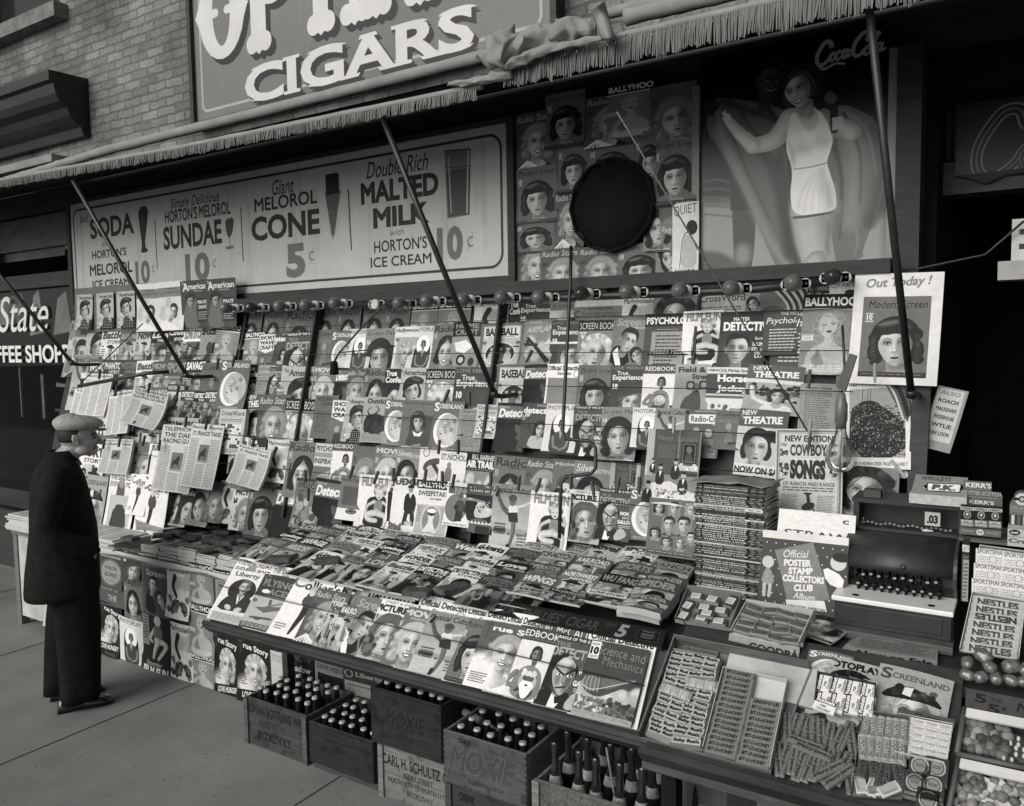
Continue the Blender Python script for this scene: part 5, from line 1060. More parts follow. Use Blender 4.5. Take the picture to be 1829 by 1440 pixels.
c.poly(s.L([(794,270),(841,266),(839,384),(799,391)]),.42,sm=0);c.poly(s.L([(796,305),(840,300),(838,382),(801,388)]),.28);c.line(s.L([(794,270),(841,266)]),.0015,.2);c.line(s.L([(836,270),(834,380)]),.002,.7);c.line(s.L([(801,280),(806,380)]),.002,.6);c.line(s.L([(796,300),(840,296)]),.001,.2)
isg=thing('ice_cream_sign','long pale board pricing soda, sundae, cone and malted milk under the awning','sign');board(s,'sign_panel',isg,3.8,M_dark)
g=MB()
for q in ((-6.8,2.395,-2.39,2.438),(-6.8,3.264,-2.39,3.29),(-6.8,2.438,-6.752,3.264),(-2.433,2.438,-2.39,3.264)):g.box(q[0],3.785,q[1],q[2],3.85,q[3])
g.build('frame',M_dark,isg)
s=Sign(-1.352,-.535,2.335,3.39,3.82,620,.045);c=s.c
Z3=lambda pts:s.L([(1200+x/2.7695,y/2.7695)for x,y in pts])
c.grad(0,.62,1,1.3,.05,.3);c.poly(Z3([(140,1000),(600,980),(1060,1080),(1060,1420),(130,1420)]),.46,soft=.08);c.poly(Z3([(140,1240),(240,1250),(420,1340),(520,1400),(140,1420)]),.26,soft=.03)
for k in range(5):c.curve(Z3([(160,900+k*40),(230,890+k*44),(330,915+k*40)]),.01,.32,soft=.01)
c.poly(Z3([(290,880),(400,880),(420,1100),(390,1390),(310,1390),(300,1100)]),.2,sm=2);c.poly(Z3([(290,900),(400,880),(410,1040),(290,1040)]),.06);c.ell(*Z3([(350,1260)])[0],.05,.06,.42,soft=.05)
c.poly(Z3([(165,650),(190,500),(240,480),(530,520),(600,600),(560,800),(600,1330),(560,1400),(480,1250),(380,1000),(240,740)]),.3,sm=1)
c.curve(Z3([(230,640),(330,860),(480,1180),(590,1340)]),.05,.42,soft=.05);c.curve(Z3([(420,700),(520,900),(580,1250)]),.05,.16,soft=.05);c.curve(Z3([(250,500),(420,560),(540,600)]),.03,.18,soft=.03)
c.poly(Z3([(810,520),(880,520),(1030,600),(1055,800),(1040,1000),(940,1240),(950,1280),(780,1320),(760,900),(770,760)]),.32,sm=1);c.curve(Z3([(850,600),(900,800),(880,1100)]),.08,.42,soft=.07);c.curve(Z3([(1000,640),(1040,850),(980,1100)]),.05,.2,soft=.05)
head(c,*Z3([(485,405)])[0],.1,'man',.05,skin=.24,yaw=.7,tilt=.25,body=False);c.curve(Z3([(470,445),(495,450),(515,440)]),.006,.45);c.poly(Z3([(160,520),(210,480),(240,520),(200,580),(165,570)]),.14)
for p,w0,t in (([(225,560),(280,760),(400,1020),(560,1300)],.022,.4),([(260,560),(360,820),(480,1080)],.016,.2),([(330,540),(470,760),(560,1000)],.02,.22),([(470,530),(540,640),(575,800)],.03,.14),([(830,540),(960,640),(1010,860)],.02,.4),([(850,560),(930,760),(930,1010)],.018,.22),([(800,700),(840,900),(830,1180)],.03,.2),([(880,1040),(920,1180),(900,1270)],.02,.4)):c.curve(Z3(p),w0,t,.005,soft=.014)
c.poly(Z3([(540,760),(590,900),(575,1010),(600,1200),(700,1390),(610,1380),(540,1050),(500,800)]),.1,soft=.04,alpha=.8)
limb(c,Z3([(585,590),(510,690),(405,722)]),.12,.085,.66);limb(c,Z3([(405,722),(330,655),(278,592)]),.085,.045,.7);c.ell(*Z3([(272,580)])[0],.024,.02,.7)
for k in range(3):c.line(Z3([(268,585),(250+k*7,560-k*5)]),.009,.68)
limb(c,Z3([(745,590),(850,640),(890,655)]),.11,.09,.5);limb(c,Z3([(890,655),(850,622),(822,608)]),.09,.05,.58)
limb(c,Z3([(795,1020),(785,1130),(768,1210)]),.11,.08,.4);limb(c,Z3([(680,1040),(705,1190),(752,1400)]),.2,.16,.56);limb(c,Z3([(720,1290),(660,1350),(600,1410)]),.11,.1,.52);c.poly(Z3([(770,1090),(790,1120),(775,1260),(758,1230)]),.36,soft=.02)
suit=[(560,740),(575,640),(590,560),(612,555),(655,645),(700,650),(728,600),(722,545),(745,560),(770,620),(800,690),(785,745),(765,800),(780,850),(812,950),(815,1035),(780,1052),(605,1075),(582,970),(600,840)]
c.poly(Z3([(560,640),(600,560),(660,500),(740,555),(790,640),(780,690),(600,700)]),.68,sm=2);c.poly(Z3(suit),.8,sm=2)
c.curve(Z3([(603,1078),(690,1068),(782,1052),(815,1036)]),.014,.22);c.curve(Z3([(603,838),(690,826),(768,806)]),.008,.5);c.poly(Z3([(740,840),(800,930),(812,1036),(760,1040),(730,930)]),.58,soft=.05);c.ell(*Z3([(650,735)])[0],.05,.03,.66,soft=.05);c.ell(*Z3([(745,700)])[0],.045,.03,.66,soft=.05);c.poly(Z3([(575,700),(610,760),(608,830),(590,800)]),.6,soft=.03)
for k in range(5):c.curve(Z3([(620+k*36,1060-k*5),(640+k*30,960),(700+k*12,860)]),.006,.68,soft=.012)
c.poly(Z3([(612,490),(690,455),(700,545),(660,600),(612,575)]),.6,sm=1);c.poly(Z3([(670,470),(694,450),(702,560),(676,590)]),.4,soft=.03)
c.ell(*Z3([(655,395)])[0],.098,.085,.12,-.3);c.ell(*Z3([(698,425)])[0],.05,.07,.14);head(c,*Z3([(622,442)])[0],.098,'sleek',.13,skin=.68,yaw=-.7,tilt=-.3,smile=True,body=False)
for k in range(5):c.curve(Z3([(585+k*12,395-k*6),(650+k*8,350+k*7),(705+k*3,400+k*10)]),.006,.3,soft=.004)
c.poly(Z3([(785,520),(800,505),(815,510),(825,560),(825,660),(785,662),(780,600)]),.05,sm=1)
for k in range(4):c.line(Z3([(800,590+k*16),(840,585+k*14)]),.018,.6)
c.poly(Z3([(750,480),(780,445),(825,480),(800,520),(765,510)]),.3,sm=1)
a_,b_=Z3([(712,300)])[0],Z3([(1030,230)])[0];cola(c,a_[0],Z3([(760,235)])[0][1]-.035,b_[0]+.03,.55,.048);s.text('DRINK',1484,83,1517,79,.3,b=0)
c.a=np.clip(np.clip(c.a-.03,.012,1)*1.16,0,.97)**.86
sp=thing('soda_poster','tall framed poster of a woman in white swimsuit holding a wide cape','poster');board(s,'picture',sp,3.82,M_dark,.012,.1,.35)
g=MB()
for q in ((-1.39,2.295,-.497,2.333),(-1.39,2.333,-1.354,3.27),(-.533,2.333,-.497,3.27)):g.box(q[0],3.8,q[1],q[2],3.85,q[3])
g.build('frame',mat('frame_wood',.2,.5,.4,var=.3,scale=6,stretch=(4,4,1)),sp)
u0,u1=PY(1706,300,4.22),PY(1690,160,4.3);s=Sign(u0.x,u0.x+.9,PY(1760,308,4.22).z,PY(1760,168,4.22).z,4.22,500,.12);c=s.c
q_=s.uv(1738,285);k_=s.uv(1742,196)[1]
for w_,t in ((.044,.5),(.030,.09),(.008,.4)):cola(c,q_[0],k_,q_[0]+.95,t,w_)
sh=thing('shield_sign','dark shield shaped soda sign with outlined script in the shop interior','sign');board(s,'sign_panel',sh,4.22,M_dark,.02,.1,.4)
g=MB();g.prism([(s.X0,s.Z0),(s.X0+.9,s.Z0),(s.X0+.9,s.Z0-.02),(s.X0+.2,s.Z0-.02),(s.X0+.12,s.Z0-.05),(s.X0+.06,s.Z0-.02)],4.22,4.24);g.build('shield_point',M_dark,sh)
g=MB();n=36;za,zb=PY(1690,290,4.3).z,u1.z
g.rings([[Vector((PY(1672,220,4.28).x+k/n*.24,4.28+.014*math.sin(k*1.4),z))for k in range(n+1)]for z in (za,zb)],0,False,False,True,False)
o=g.build('window_drape',mat('drape',.07,.9,.1,var=.25,scale=30,stretch=(8,1,.4)));so_=o.modifiers.new('t','SOLIDIFY');so_.thickness=.004;tag(o,'pleated drape hanging beside the shield sign','curtain')
x_=PY(1670,320,4.25).x;g=MB();g.box(x_,4.25,PY(1700,348,4.25).z,x_+1.4,4.4,PY(1700,290,4.25).z);tag(g.build('shelf_board',mat('dim_shelf',.09,.7,.3,var=.3,scale=3,stretch=(1,3,8))),'plain wide board below the shield sign','shelf')
p=PY(1808,392,3.7)
g=MB();g.box(p.x,3.7,p.z-.16,p.x+.25,3.706,p.z,0)
for i in range(2):g.box(p.x+.025,3.698,p.z-.06-i*.055,p.x+.05,3.6995,p.z-.04-i*.055,1)
tag(g.build('price_card',[M_cardl,M_dark]),'small white price card standing at the right edge of the doorway','card')
g=MB();g.box(p.x-.04,3.6,p.z-.235,p.x+.3,3.74,p.z-.165);tag(g.build('card_tray',mat('tray_tin',.25,.4,.4)),'small pale tray under the white price card','tray',);
g=MB();g.tube([PY(1829,395,3.65),PY(1760,455,3.7),PY(1640,480,3.72),PY(1590,486,3.78)],.005);tag(g.build('electric_cord',M_iron),'thin dark cord looping across the doorway','cord')
aw=thing('awning','rolled shop awning with pale fringed front bar and iron arms','awning',(0,0,0))
def roll(pts,r,name,m,par,seed=0,wob=.006,n=14):
 rr=random.Random(seed);rs=[];pts=[Vector(p)for p in pts];N=60
 for k in range(N+1):
  t=k/N*(len(pts)-1);i=min(int(t),len(pts)-2);p=pts[i].lerp(pts[i+1],t-i)
  q=r*(1+rr.uniform(-.06,.06));rs.append([p+Vector((0,math.cos(2*math.pi*j/n)*q,math.sin(2*math.pi*j/n)*q+rr.uniform(-wob,wob)*.3))for j in range(n)])
 g=MB();g.rings(rs,0);return g.build(name,m,par)
roll([(-7.6,3.72,3.55),(-6.0,3.7,3.59),(-2.2,3.7,3.60)],.034,'canvas_roll',M_canvas,aw,1)
roll([(-1.5,3.3,3.45),(.6,3.3,3.43)],.034,'canvas_roll',M_canvas,aw,2);roll([(-1.7,3.52,3.58),(.6,3.52,3.545)],.026,'canvas_roll',M_canvas,aw,3)
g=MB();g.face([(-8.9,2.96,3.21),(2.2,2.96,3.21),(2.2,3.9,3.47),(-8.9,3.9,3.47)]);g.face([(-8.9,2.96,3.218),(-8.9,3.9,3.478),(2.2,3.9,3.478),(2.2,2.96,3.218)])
o=g.build('canvas',M_shade,aw)  # added dark sheet: blocks sky light and blackens the gap behind the bar
roll([(-9,2.9,3.26),(-6,2.9,3.235),(-4,2.9,3.18),(-1.98,2.9,3.15)],.014,'front_bar',M_canvas,aw,4)
roll([(-1.87,2.9,3.222),(2.2,2.9,3.20)],.014,'front_bar',M_canvas,aw,5)
def fringe(pts,length,seed,dx=.0042):
 r=random.Random(seed);g=MB();ph=[r.uniform(0,6)for _ in range(3)]
 for (x0,z0),(x1,z1)in zip(pts,pts[1:]):
  n=int((x1-x0)/dx)
  for k in range(n):
   x=x0+k*dx;z=z0+(z1-z0)*k/n;cl=math.sin(x*31+ph[0])*.5+math.sin(x*83+ph[1])*.5
   L_=length*(1+.09*cl+r.uniform(-.07,.07))*(1.12 if r.random()<.02 else 1);w_=dx*r.uniform(.9,1.35);s_=.006*cl+r.uniform(-.004,.004)-.004;y=2.9-.014+r.uniform(-.005,.005)+.004*cl
   a,b,d_=(x,y,z),(x+s_*.5,y-.003,z-L_*.5),(x+s_,y+r.uniform(-.006,.006),z-L_)
   g.face([a,b,(b[0]+w_,b[1],b[2]),(a[0]+w_,a[1],a[2])]);g.face([b,d_,(d_[0]+w_*.8,d_[1],d_[2]),(b[0]+w_,b[1],b[2])])
 o=g.build('fringe',M_fringe,aw,fixn=False);so_=o.modifiers.new('t','SOLIDIFY');so_.thickness=.0015
fringe([(-9,3.25),(-6,3.225),(-4,3.17),(-2.0,3.14)],.044,1);fringe([(-1.86,3.212),(2.2,3.19)],.092,2)
for a,b in (((130,322),(334,672)),((680,203),(884,706)),((1551,0),(1628,706)),((-120,340),(130,650))):
 p,q=PY(a[0],a[1],2.93),PY(b[0],b[1],3.42);g=MB();g.tube([p,p.lerp(q,.5)+Vector((0,0,-.01)),q],.014,10);g.tube([q+Vector((0,0,.0)),q+Vector((.0,.06,-.01)),q+Vector((0,.2,-.01))],.013)
 g.tube([p+(q-p)*.985,q+(q-p)*.004],.02,10);g.build('arm',M_iron,aw)
g=MB();a,b,d_=PY(140,690,3.2),PY(262,667,3.35),PY(302,664,3.45);g.tube([a,b,d_],.013);g.build('brace',M_iron,aw)
g=MB();g.tube([PY(1102,200,2.95),PY(1442,770,3.2)],.0034);g.build('pull_cord',mat('rope',.1,.9,.1,var=.5,scale=80),aw)
g=MB();g.tube([PY(145,684,3.25),PY(255,578,3.3)],.004);g.build('pull_cord',M_iron,aw)
def bundle(name,path,rad_,seed,m,par,N=16,n=9,dep=.42):
 r=random.Random(seed);rs=[]
 for k in range(N+1):
  t=k/N;i=min(int(t*(len(path)-1)),len(path)-2);f=t*(len(path)-1)-i;c_=Vector(path[i]).lerp(Vector(path[i+1]),f);q=rad_[i]+(rad_[i+1]-rad_[i])*f;tw=r.uniform(-.5,.5);p_=r.uniform(.75,1.15)
  rs.append([c_+Vector((r.uniform(-.5,.5)*q,math.cos(2*math.pi*j/n+tw)*q*p_*r.uniform(1-dep*1.5,1+dep),math.sin(2*math.pi*j/n+tw)*q*p_*r.uniform(1-dep*1.3,1+dep)))for j in range(n)])
 g=MB();g.rings(rs,0);o=g.build(name,m,par);at=o.data.attributes.new('crease_edge','FLOAT','EDGE')
 for d in at.data:d.value=1.0 if r.random()<.5 else r.uniform(0,.3)
 sb=o.modifiers.new('s','SUBSURF');sb.levels=sb.render_levels=2;return o
M_duck=mat('crumpled_duck',.24,.9,.1,var=.2,scale=6,bump=.2,bscale=140)
P5=lambda x,y,Y=2.86:tuple(PY(x,y,Y))
bundle('crumpled_canvas',[P5(852,100),P5(880,98),P5(915,88),P5(970,66),P5(1010,54),P5(1060,52)],[.012,.062,.085,.05,.07,.04],5,M_duck,aw)
bundle('crumpled_canvas',[P5(905,118,2.84),P5(960,92,2.84),P5(1040,74,2.84),P5(1120,62,2.84)],[.03,.022,.018,.008],9,M_duck,aw,N=14,dep=.4)
bundle('crumpled_canvas',[P5(800,150,2.87),P5(850,146,2.87),P5(915,132,2.87)],[.01,.02,.026],11,M_duck,aw,N=8,dep=.4)
g=MB();rs=[]
for k in range(15):
 t=k/14;rs.append([Vector(P5(1056+20*t+22*u,14+56*t-12*u*(1-t),2.86-.05*math.sin(3.1*u)+.03*math.sin(t*5)))for u in [i/8 for i in range(9)]])
g.rings(rs,0,False,False,True,False);o=g.build('canvas_flap',M_canvas,aw,fixn=False);o.modifiers.new('t','SOLIDIFY').thickness=.004
_mag_r=random.Random(77)
def sheet(name,w_,h_,t,cover,mw,bow=0.,curl=0.,side=0.,page=None,nx=6,nz=8):
 g=MB();V={}
 def y(u,v):return -bow*math.sin(math.pi*u)*(1-v*.4)-curl*max(0,v-.35)**2*2.4-side*max(0,u-.5)**2*4
 F=[[(w_*i/nx,y(i/nx,j/nz),-h_*j/nz)for i in range(nx+1)]for j in range(nz+1)]
 B=[[(p[0],p[1]+t,p[2])for p in r]for r in F]
 for j in range(nz):
  for i in range(nx):
   g.face([F[j+1][i],F[j+1][i+1],F[j][i+1],F[j][i]],0,((i/nx,1-(j+1)/nz),((i+1)/nx,1-(j+1)/nz),((i+1)/nx,1-j/nz),(i/nx,1-j/nz)),True)
 for j in (0,nz):
  for i in range(nx):a,b=(i,i+1)if j==0 else (i+1,i);g.face([F[j][a],F[j][b],B[j][b],B[j][a]],1)
 for i in (0,nx):
  for j in range(nz):a,b=(j+1,j)if i==0 else (j,j+1);g.face([F[a][i],F[b][i],B[b][i],B[a][i]],1)
 for j in range(nz):
  for i in range(nx):g.face([B[j][i],B[j][i+1],B[j+1][i+1],B[j+1][i]],1)
 o=g.build(name,[cover,page or M_paper],None,mw=mw,fixn=False)
 return o
USED={}
def fit(words,n=16):
 w_=words.split();return ' '.join(w_[:n])
def uniq(lb):
 USED[lb]=USED.get(lb,0)+1;return lb
ROWS=[]
def lay_row(where,plane,items,w0,h0,off,group,kind='magazine',lean=3.4,yawd=1.6,t=.004,cat='magazine',rollj=1.1,curl0=False,lip=False):
 prev=None;out=[]
 for k,it in enumerate(items):
  x,y,d=it[:3];o=dict(it[3])if len(it)>3 else {}
  asp=COV[d][3]
  w_=plane.span(x,y,o['w'])if 'w' in o else o.get('wm',w0);h_=plane.drop(x,y,o['h'])if 'h' in o else o.get('hm',w_*asp if 'w' in o else h0)
  p=plane.at(x,y,off+o.get('off',0))
  if lip and 'hm' not in o:h_=(p-plane.p).dot(plane.up)-.004
  ro=rad(o.get('r',_mag_r.uniform(-rollj,rollj)));ya=rad(yawd+_mag_r.uniform(-.3,.6))
  le=rad(lean+o.get('lean',0));up=Vector((0,plane.up.y*math.cos(le)-plane.up.z*math.sin(le),plane.up.z*math.cos(le)+plane.up.y*math.sin(le)))
  R3=Matrix.Rotation(-ro,3,plane.n)
  xa=R3@Vector((math.cos(ya),math.sin(ya)*(1 if plane.n.y<-.3 else.3),math.sin(ya)*.0 if plane.n.y<-.3 else -math.sin(ya)));za=R3@up
  q=sheet(kind,w_,h_,o.get('t',t),art(d),frame(p,xa,za),bow=o.get('bow',_mag_r.uniform(-.002,.011)),curl=o.get('curl',0 if curl0 else _mag_r.uniform(0,.032)**1),side=o.get('side',0))
  q['_d']=d;out.append(q);ROWS.append((q,where,d,prev,cat,group,o.get('lb')));prev=d
 return out
SHORT=lambda d:COV[d][0]
RK=Plane(3.47,1.05,75)
GR_='magazines hanging on the open rack'
MW,MH=.192,.27
S3=lambda *a:a
lay_row('top rack row',RK,[(436,557,'radio_mirror'),(474,556,'radio_mirror'),(511,553,'radio_mirror',{'w':53}),(564,552,'radio_mirror'),(605,549,'radio_mirror'),(651,547,'radio_mirror'),(690,546,'radio_mirror'),(737,541,'ballyhoo'),(785,538,'ballyhoo',{'wm':.23}),(849,537,'mademoiselle',{'wm':.24}),(911,536,'true_conf',{'wm':.1}),(929,535,'love_mirror',{'wm':.22}),(985,528,'companion',{'wm':.27,'lb':'wide grey heading sheet under the black bulb, left of its twin'}),(1024,533,'companion',{'w':92}),(1113,532,'mademoiselle',{'w':57}),(1168,526,'smile_girl',{'w':78}),(1245,524,'crossword',{'w':88}),(1332,521,'silver_screen',{'w':30}),(1356,518,'gold_girl',{'w':88}),(1443,508,'pulp_wufang',{'w':40}),(1482,506,'noise',{'w':50,'h':60})],MW,MH,.012,GR_)
lay_row('second rack row',RK,[(439,593,'ballyhoo'),(464,597,'short_wave',{'wm':.17}),(486,594,'inside_detective'),(511,594,'true_detective',{'w':54}),(565,590,'college',{'wm':.18}),(594,592,'screenland'),(625,588,'photoplay'),(655,588,'screen_play',{'w':52}),(707,585,'hollywood'),(735,583,'photoplay'),(776,580,'radio_mirror_b'),(811,576,'home_craft',{'w':50}),(860,579,'baseball',{'w':74,'hm':.26}),(938,571,'airplane',{'w':52}),(986,573,'love_mirror'),(1035,573,'screen_book',{'w':62}),(1097,565,'screen_romances',{'w':60}),(1154,561,'psychology',{'w':72}),(1221,557,'film_fun',{'w':70}),(1288,558,'master_detective',{'w':80}),(1365,557,'psychology_b',{'w':60}),(1381,556,'psychology_b',{'w':75}),(1436,527,'ballyhoo',{'w':92,'h':138,'off':.01})],MW,MH,.03,GR_)
lay_row('third rack row',RK,[(443,651,'true_conf',{'wm':.14}),(460,652,'scribner',{'wm':.15}),(482,651,'true_detective',{'wm':.16}),(505,654,'american_horse',{'w':60}),(562,654,'movie_mirror'),(601,657,'detective_black',{'wm':.12}),(617,658,'radio_stars'),(653,657,'radio_mirror_b'),(689,659,'true_conf',{'wm':.16}),(712,657,'american_horse',{'w':52}),(762,659,'screen_book',{'w':55}),(814,656,'love_mirror',{'w':72}),(889,651,'baseball',{'w':62,'hm':.27}),(937,653,'detective_black',{'w':48}),(978,650,'official_det',{'w':60}),(1034,652,'modern_screen',{'w':62}),(1092,653,'love_mirror',{'w':62}),(1150,651,'redbook',{'w':58}),(1207,651,'field_stream',{'w':60}),(1264,656,'horse_jockey',{'w':74}),(1337,650,'new_theatre',{'w':98,'h':84,'r':4,'lean':-1})],MW,MH,.048,GR_)
lay_row('fourth rack row',RK,[(440,704,'new_theatre_b',{'w':50}),(464,705,'radio_stars',{'w':52}),(511,711,'screen_book',{'w':54}),(564,706,'modern_living'),(594,713,'short_wave',{'wm':.19}),(619,709,'american_horse'),(651,709,'outdoor_bison',{'wm':.21}),(689,713,'screenland'),(721,714,'good_house',{'w':58}),(776,716,'screenland',{'w':52}),(821,730,'digest',{'w':44}),(853,722,'crossword',{'w':36}),(890,719,'detective_black',{'w':52}),(935,719,'inside_detective',{'w':50}),(977,721,'photoplay',{'w':56}),(1026,724,'true_detective',{'w':58}),(1076,727,'screen_play',{'w':62}),(1131,728,'photoplay',{'w':50}),(1171,729,'physical_culture',{'w':58}),(1224,731,'radio_craft',{'w':60}),(1279,732,'college',{'w':50}),(1322,729,'new_theatre_b',{'w':84,'h':114,'r':3,'off':.01})],MW,MH,.066,GR_)
lay_row('fifth rack row',RK,[(442,780,'true_conf',{'wm':.18}),(480,784,'mademoiselle'),(517,787,'radio_mirror_b',{'w':50}),(565,791,'psych_insp'),(596,789,'redbook',{'wm':.2}),(632,795,'romance',{'w':46}),(671,796,'movie_mirror',{'w':46}),(710,799,'silver_screen',{'w':46}),(751,801,'cap_girl',{'w':44}),(787,805,'st_nicholas',{'w':50}),(835,807,'air_trails',{'w':50}),(884,812,'radio_mirror',{'w':62}),(941,817,'radio_stars',{'w':60}),(989,819,'mouse_mag',{'w':48}),(1027,822,'silver_screen',{'w':70}),(1092,825,'library_party',{'w':56}),(1138,828,'library_party',{'w':50})],MW,MH,.084,GR_)
lay_row('lowest rack row',RK,[(530,853,'prison',{'w':44}),(565,852,'detective_black',{'w':52,'r':3}),(610,850,'health_digest',{'w':40}),(643,847,'film_fun',{'w':56,'curl':.03}),(694,850,'judge',{'w':56}),(747,857,'ballyhoo_sweep',{'w':56}),(800,860,'ring',{'w':44}),(835,863,'literary',{'w':50}),(882,863,'physical_culture',{'w':70}),(949,876,'film_fun',{'w':70,'side':.02}),(1018,873,'picture_play',{'w':58}),(1070,871,'true_detective',{'w':58}),(1126,872,'screenland',{'w':60})],MW,MH,.102,GR_)
lay_row('leaning before the rack',RK,[(1161,888,'secrets',{'w':85,'h':96,'off':.03,'t':.012})],MW,MH,.12,GR_)
lay_row('clipped in front of the rack',RK,[(1159,766,'library_party',{'w':88,'h':124,'off':.03})],MW,MH,.11,GR_)
lay_row('right end of rack',RK,[(1494,672,'gold_girl',{'w':140,'h':166,'r':1,'off':-.012}),(1430,685,'digest',{'w':66,'h':110,'r':1}),(1500,674,'midweek',{'w':118,'h':158,'r':-3}),(1489,829,'smile_girl',{'w':112,'h':112,'off':.012}),(1386,766,'cowboy_songs',{'w':110,'h':160,'r':-2,'off':.1,'t':.01})],MW,MH,.06,GR_)
lay_row('top right of rack',RK,[(1528,490,'out_today',{'w':148,'h':185,'off':.06,'r':1.5,'t':.002})],MW,MH,.04,GR_,'display_card',cat='card')
lay_row('beyond the right pole',RK,[(1676,688,'authors',{'w':56,'h':112,'r':13}),(1592,700,'shadow',{'w':60,'h':150})],MW,MH,.0,GR_,'display_card',cat='card')
LW,LH=.25,.335
LT=Plane(3.72,2.3,88)
bk=lay_row('left panel of rack',LT,[(133,516,'backing',{'w':112,'h':78,'r':0,'t':.003,'bow':0,'curl':0,'lb':'grey card backing three dotted hat covers at the rack left end'})],LW,LH,.01,GR_,'display_card',cat='card',lean=0)
lay_row('on the grey card',LT,[(137,527,'american_horse',{'w':26,'h':62}),(172,525,'american_horse',{'w':28,'h':62}),(208,522,'american_horse',{'w':30,'h':64})],LW,LH,.02,GR_,lean=0)
lay_row('top of left panel',LT,[(242,508,'companion',{'w':40,'h':84}),(281,505,'companion',{'w':42,'h':86}),(321,503,'american_mag',{'w':46,'h':84}),(366,500,'american_mag',{'w':50,'h':86})],LW,LH,.024,GR_)
lay_row('second row of left panel',RK,[(128,573,'pulp_ranch',{'w':40}),(158,580,'american_horse',{'w':38}),(184,588,'pulp_battle',{'w':40}),(217,586,'pulp_secret',{'w':36}),(246,588,'pulp_novel',{'w':34}),(272,589,'pulp_thrlove',{'w':36}),(302,586,'pulp_cowboy',{'w':38}),(330,586,'pulp_lovestory',{'w':38}),(362,577,'baseball_b',{'w':36,'h':96}),(388,576,'ballyhoo',{'w':42,'h':74,'r':5})],.2,.28,.04,GR_)
lay_row('third row of left panel',RK,[(134,634,'physical_culture',{'w':40}),(160,642,'pulp_wings',{'w':36}),(187,643,'pulp_phantom',{'w':36}),(216,643,'pulp_bestwest',{'w':36}),(245,645,'pulp_battle',{'w':36}),(274,646,'pulp_mechanix',{'w':30}),(297,643,'pulp_sports',{'w':42}),(333,643,'pulp_savage',{'w':34}),(362,648,'college',{'w':40}),(397,643,'screenland',{'w':47,'h':85,'off':.05,'r':1})],.2,.28,.06,GR_)
lay_row('fourth row of left panel',RK,[(136,696,'pulp_dettales',{'w':40}),(200,690,'pulp_popdet',{'w':50}),(270,692,'pulp_argosy',{'w':34}),(300,686,'redbook',{'w':30,'h':66}),(324,697,'pulp_popdet',{'w':28}),(347,699,'pulp_dettales',{'w':28}),(366,697,'pulp_popdet',{'w':34}),(394,730,'crossword',{'w':42,'h':76,'t':.03,'off':.05})],.2,.28,.078,GR_)
lay_row('fifth row of left panel',RK,[(170,752,'pulp_weird',{'w':40}),(228,744,'pulp_western',{'w':36}),(258,745,'pulp_railroad',{'w':40}),(300,745,'pulp_topnotch',{'w':50}),(412,780,'pulp_allamer',{'w':30})],.2,.28,.094,GR_)
lay_row('bottom of left panel',RK,[(140,790,'pulp_sport',{'w':46}),(228,788,'companion',{'w':32}),(248,789,'romance',{'w':32}),(268,792,'judge',{'w':36}),(420,800,'radio_mirror_b',{'w':34})],.2,.28,.11,GR_)
lay_row('lowest left rack pocket',RK,[(150,846,'screenland_hat',{'w':40}),(198,843,'eve_post',{'w':44}),(236,846,'colliers',{'w':30}),(252,846,'colliers',{'w':48})],.25,.33,.13,GR_)
NG='newspapers clipped over the rack wires'
lay_row('clipped to the left panel',RK,[(134,694,'news_plain',{'w':60,'h':56,'t':.02}),(153,667,'news_plain',{'w':44,'h':70,'t':.012,'off':.01}),(196,703,'news_plain',{'w':36,'h':72,'r':-7,'t':.016}),(239,690,'news_racing',{'w':58,'h':62,'r':7,'t':.014,'curl':.05}),(292,758,'news_racing',{'w':60,'h':110}),(344,756,'news_form',{'w':52,'h':106}),(186,784,'news_form',{'w':46,'h':58,'r':-2,'t':.02}),(427,792,'news_form',{'w':54,'h':66,'r':7,'t':.018,'curl':.03})],.28,.4,.16,NG,'newspaper',cat='newspaper',lean=0)
PK=Plane(3.36,.92,72)
lay_row('front pocket by the stacks',PK,[(308,848,'picture_play',{'w':40}),(326,861,'true_conf',{'w':34}),(348,859,'silver_screen',{'w':36}),(374,859,'romance',{'w':34}),(396,858,'mademoiselle',{'w':36}),(420,859,'motion_picture',{'w':42}),(448,859,'modern_screen',{'w':50}),(494,868,'detective_black',{'w':52,'side':.03})],.2,.28,.0,'magazines in the low front pocket')
VT=Plane(3.83,2.36,90);VG='covers pasted on the dark window'
lay_row('on the dark window',VT,[(1046,177,'radio_stars',{'w':78,'h':92}),(1084,155,'ballyhoo',{'w':80,'h':96}),(1161,158,'romance',{'w':80,'h':100}),(920,207,'radio_stars',{'w':70,'h':100}),(974,172,'modern_screen',{'w':68,'h':98}),(1050,258,'modern_screen',{'w':80,'h':80}),(1134,238,'modern_screen',{'w':50,'h':100}),(995,258,'modern_screen',{'w':56,'h':90}),(1165,253,'modern_screen',{'w':78,'h':118}),(921,303,'modern_screen',{'w':70,'h':100}),(990,345,'radio_stars',{'w':50,'h':100}),(1150,360,'screen_play',{'w':50,'h':90}),(1171,371,'romance',{'w':60,'h':80}),(1171,401,'silver_screen',{'w':60,'h':100}),(921,395,'modern_screen',{'w':66,'h':60}),(921,426,'radio_stars',{'w':66,'h':100}),(965,447,'radio_stars',{'w':70,'h':84}),(1033,443,'radio_stars',{'w':70,'h':84}),(1102,438,'modern_screen',{'w':78,'h':84}),(1201,364,'noise',{'w':46,'h':146,'off':.02})],.2,.28,.02,VG,lean=1,yawd=1.2,t=.002,rollj=.3)
g=MB()
rack=thing('magazine_rack','tall open wire magazine rack with dark posts across the storefront','rack')
def rp(x,y,off=0.):return RK.at(x,y,off)
bx=Vector((0,0,0));n_=RK.n;u_=RK.up
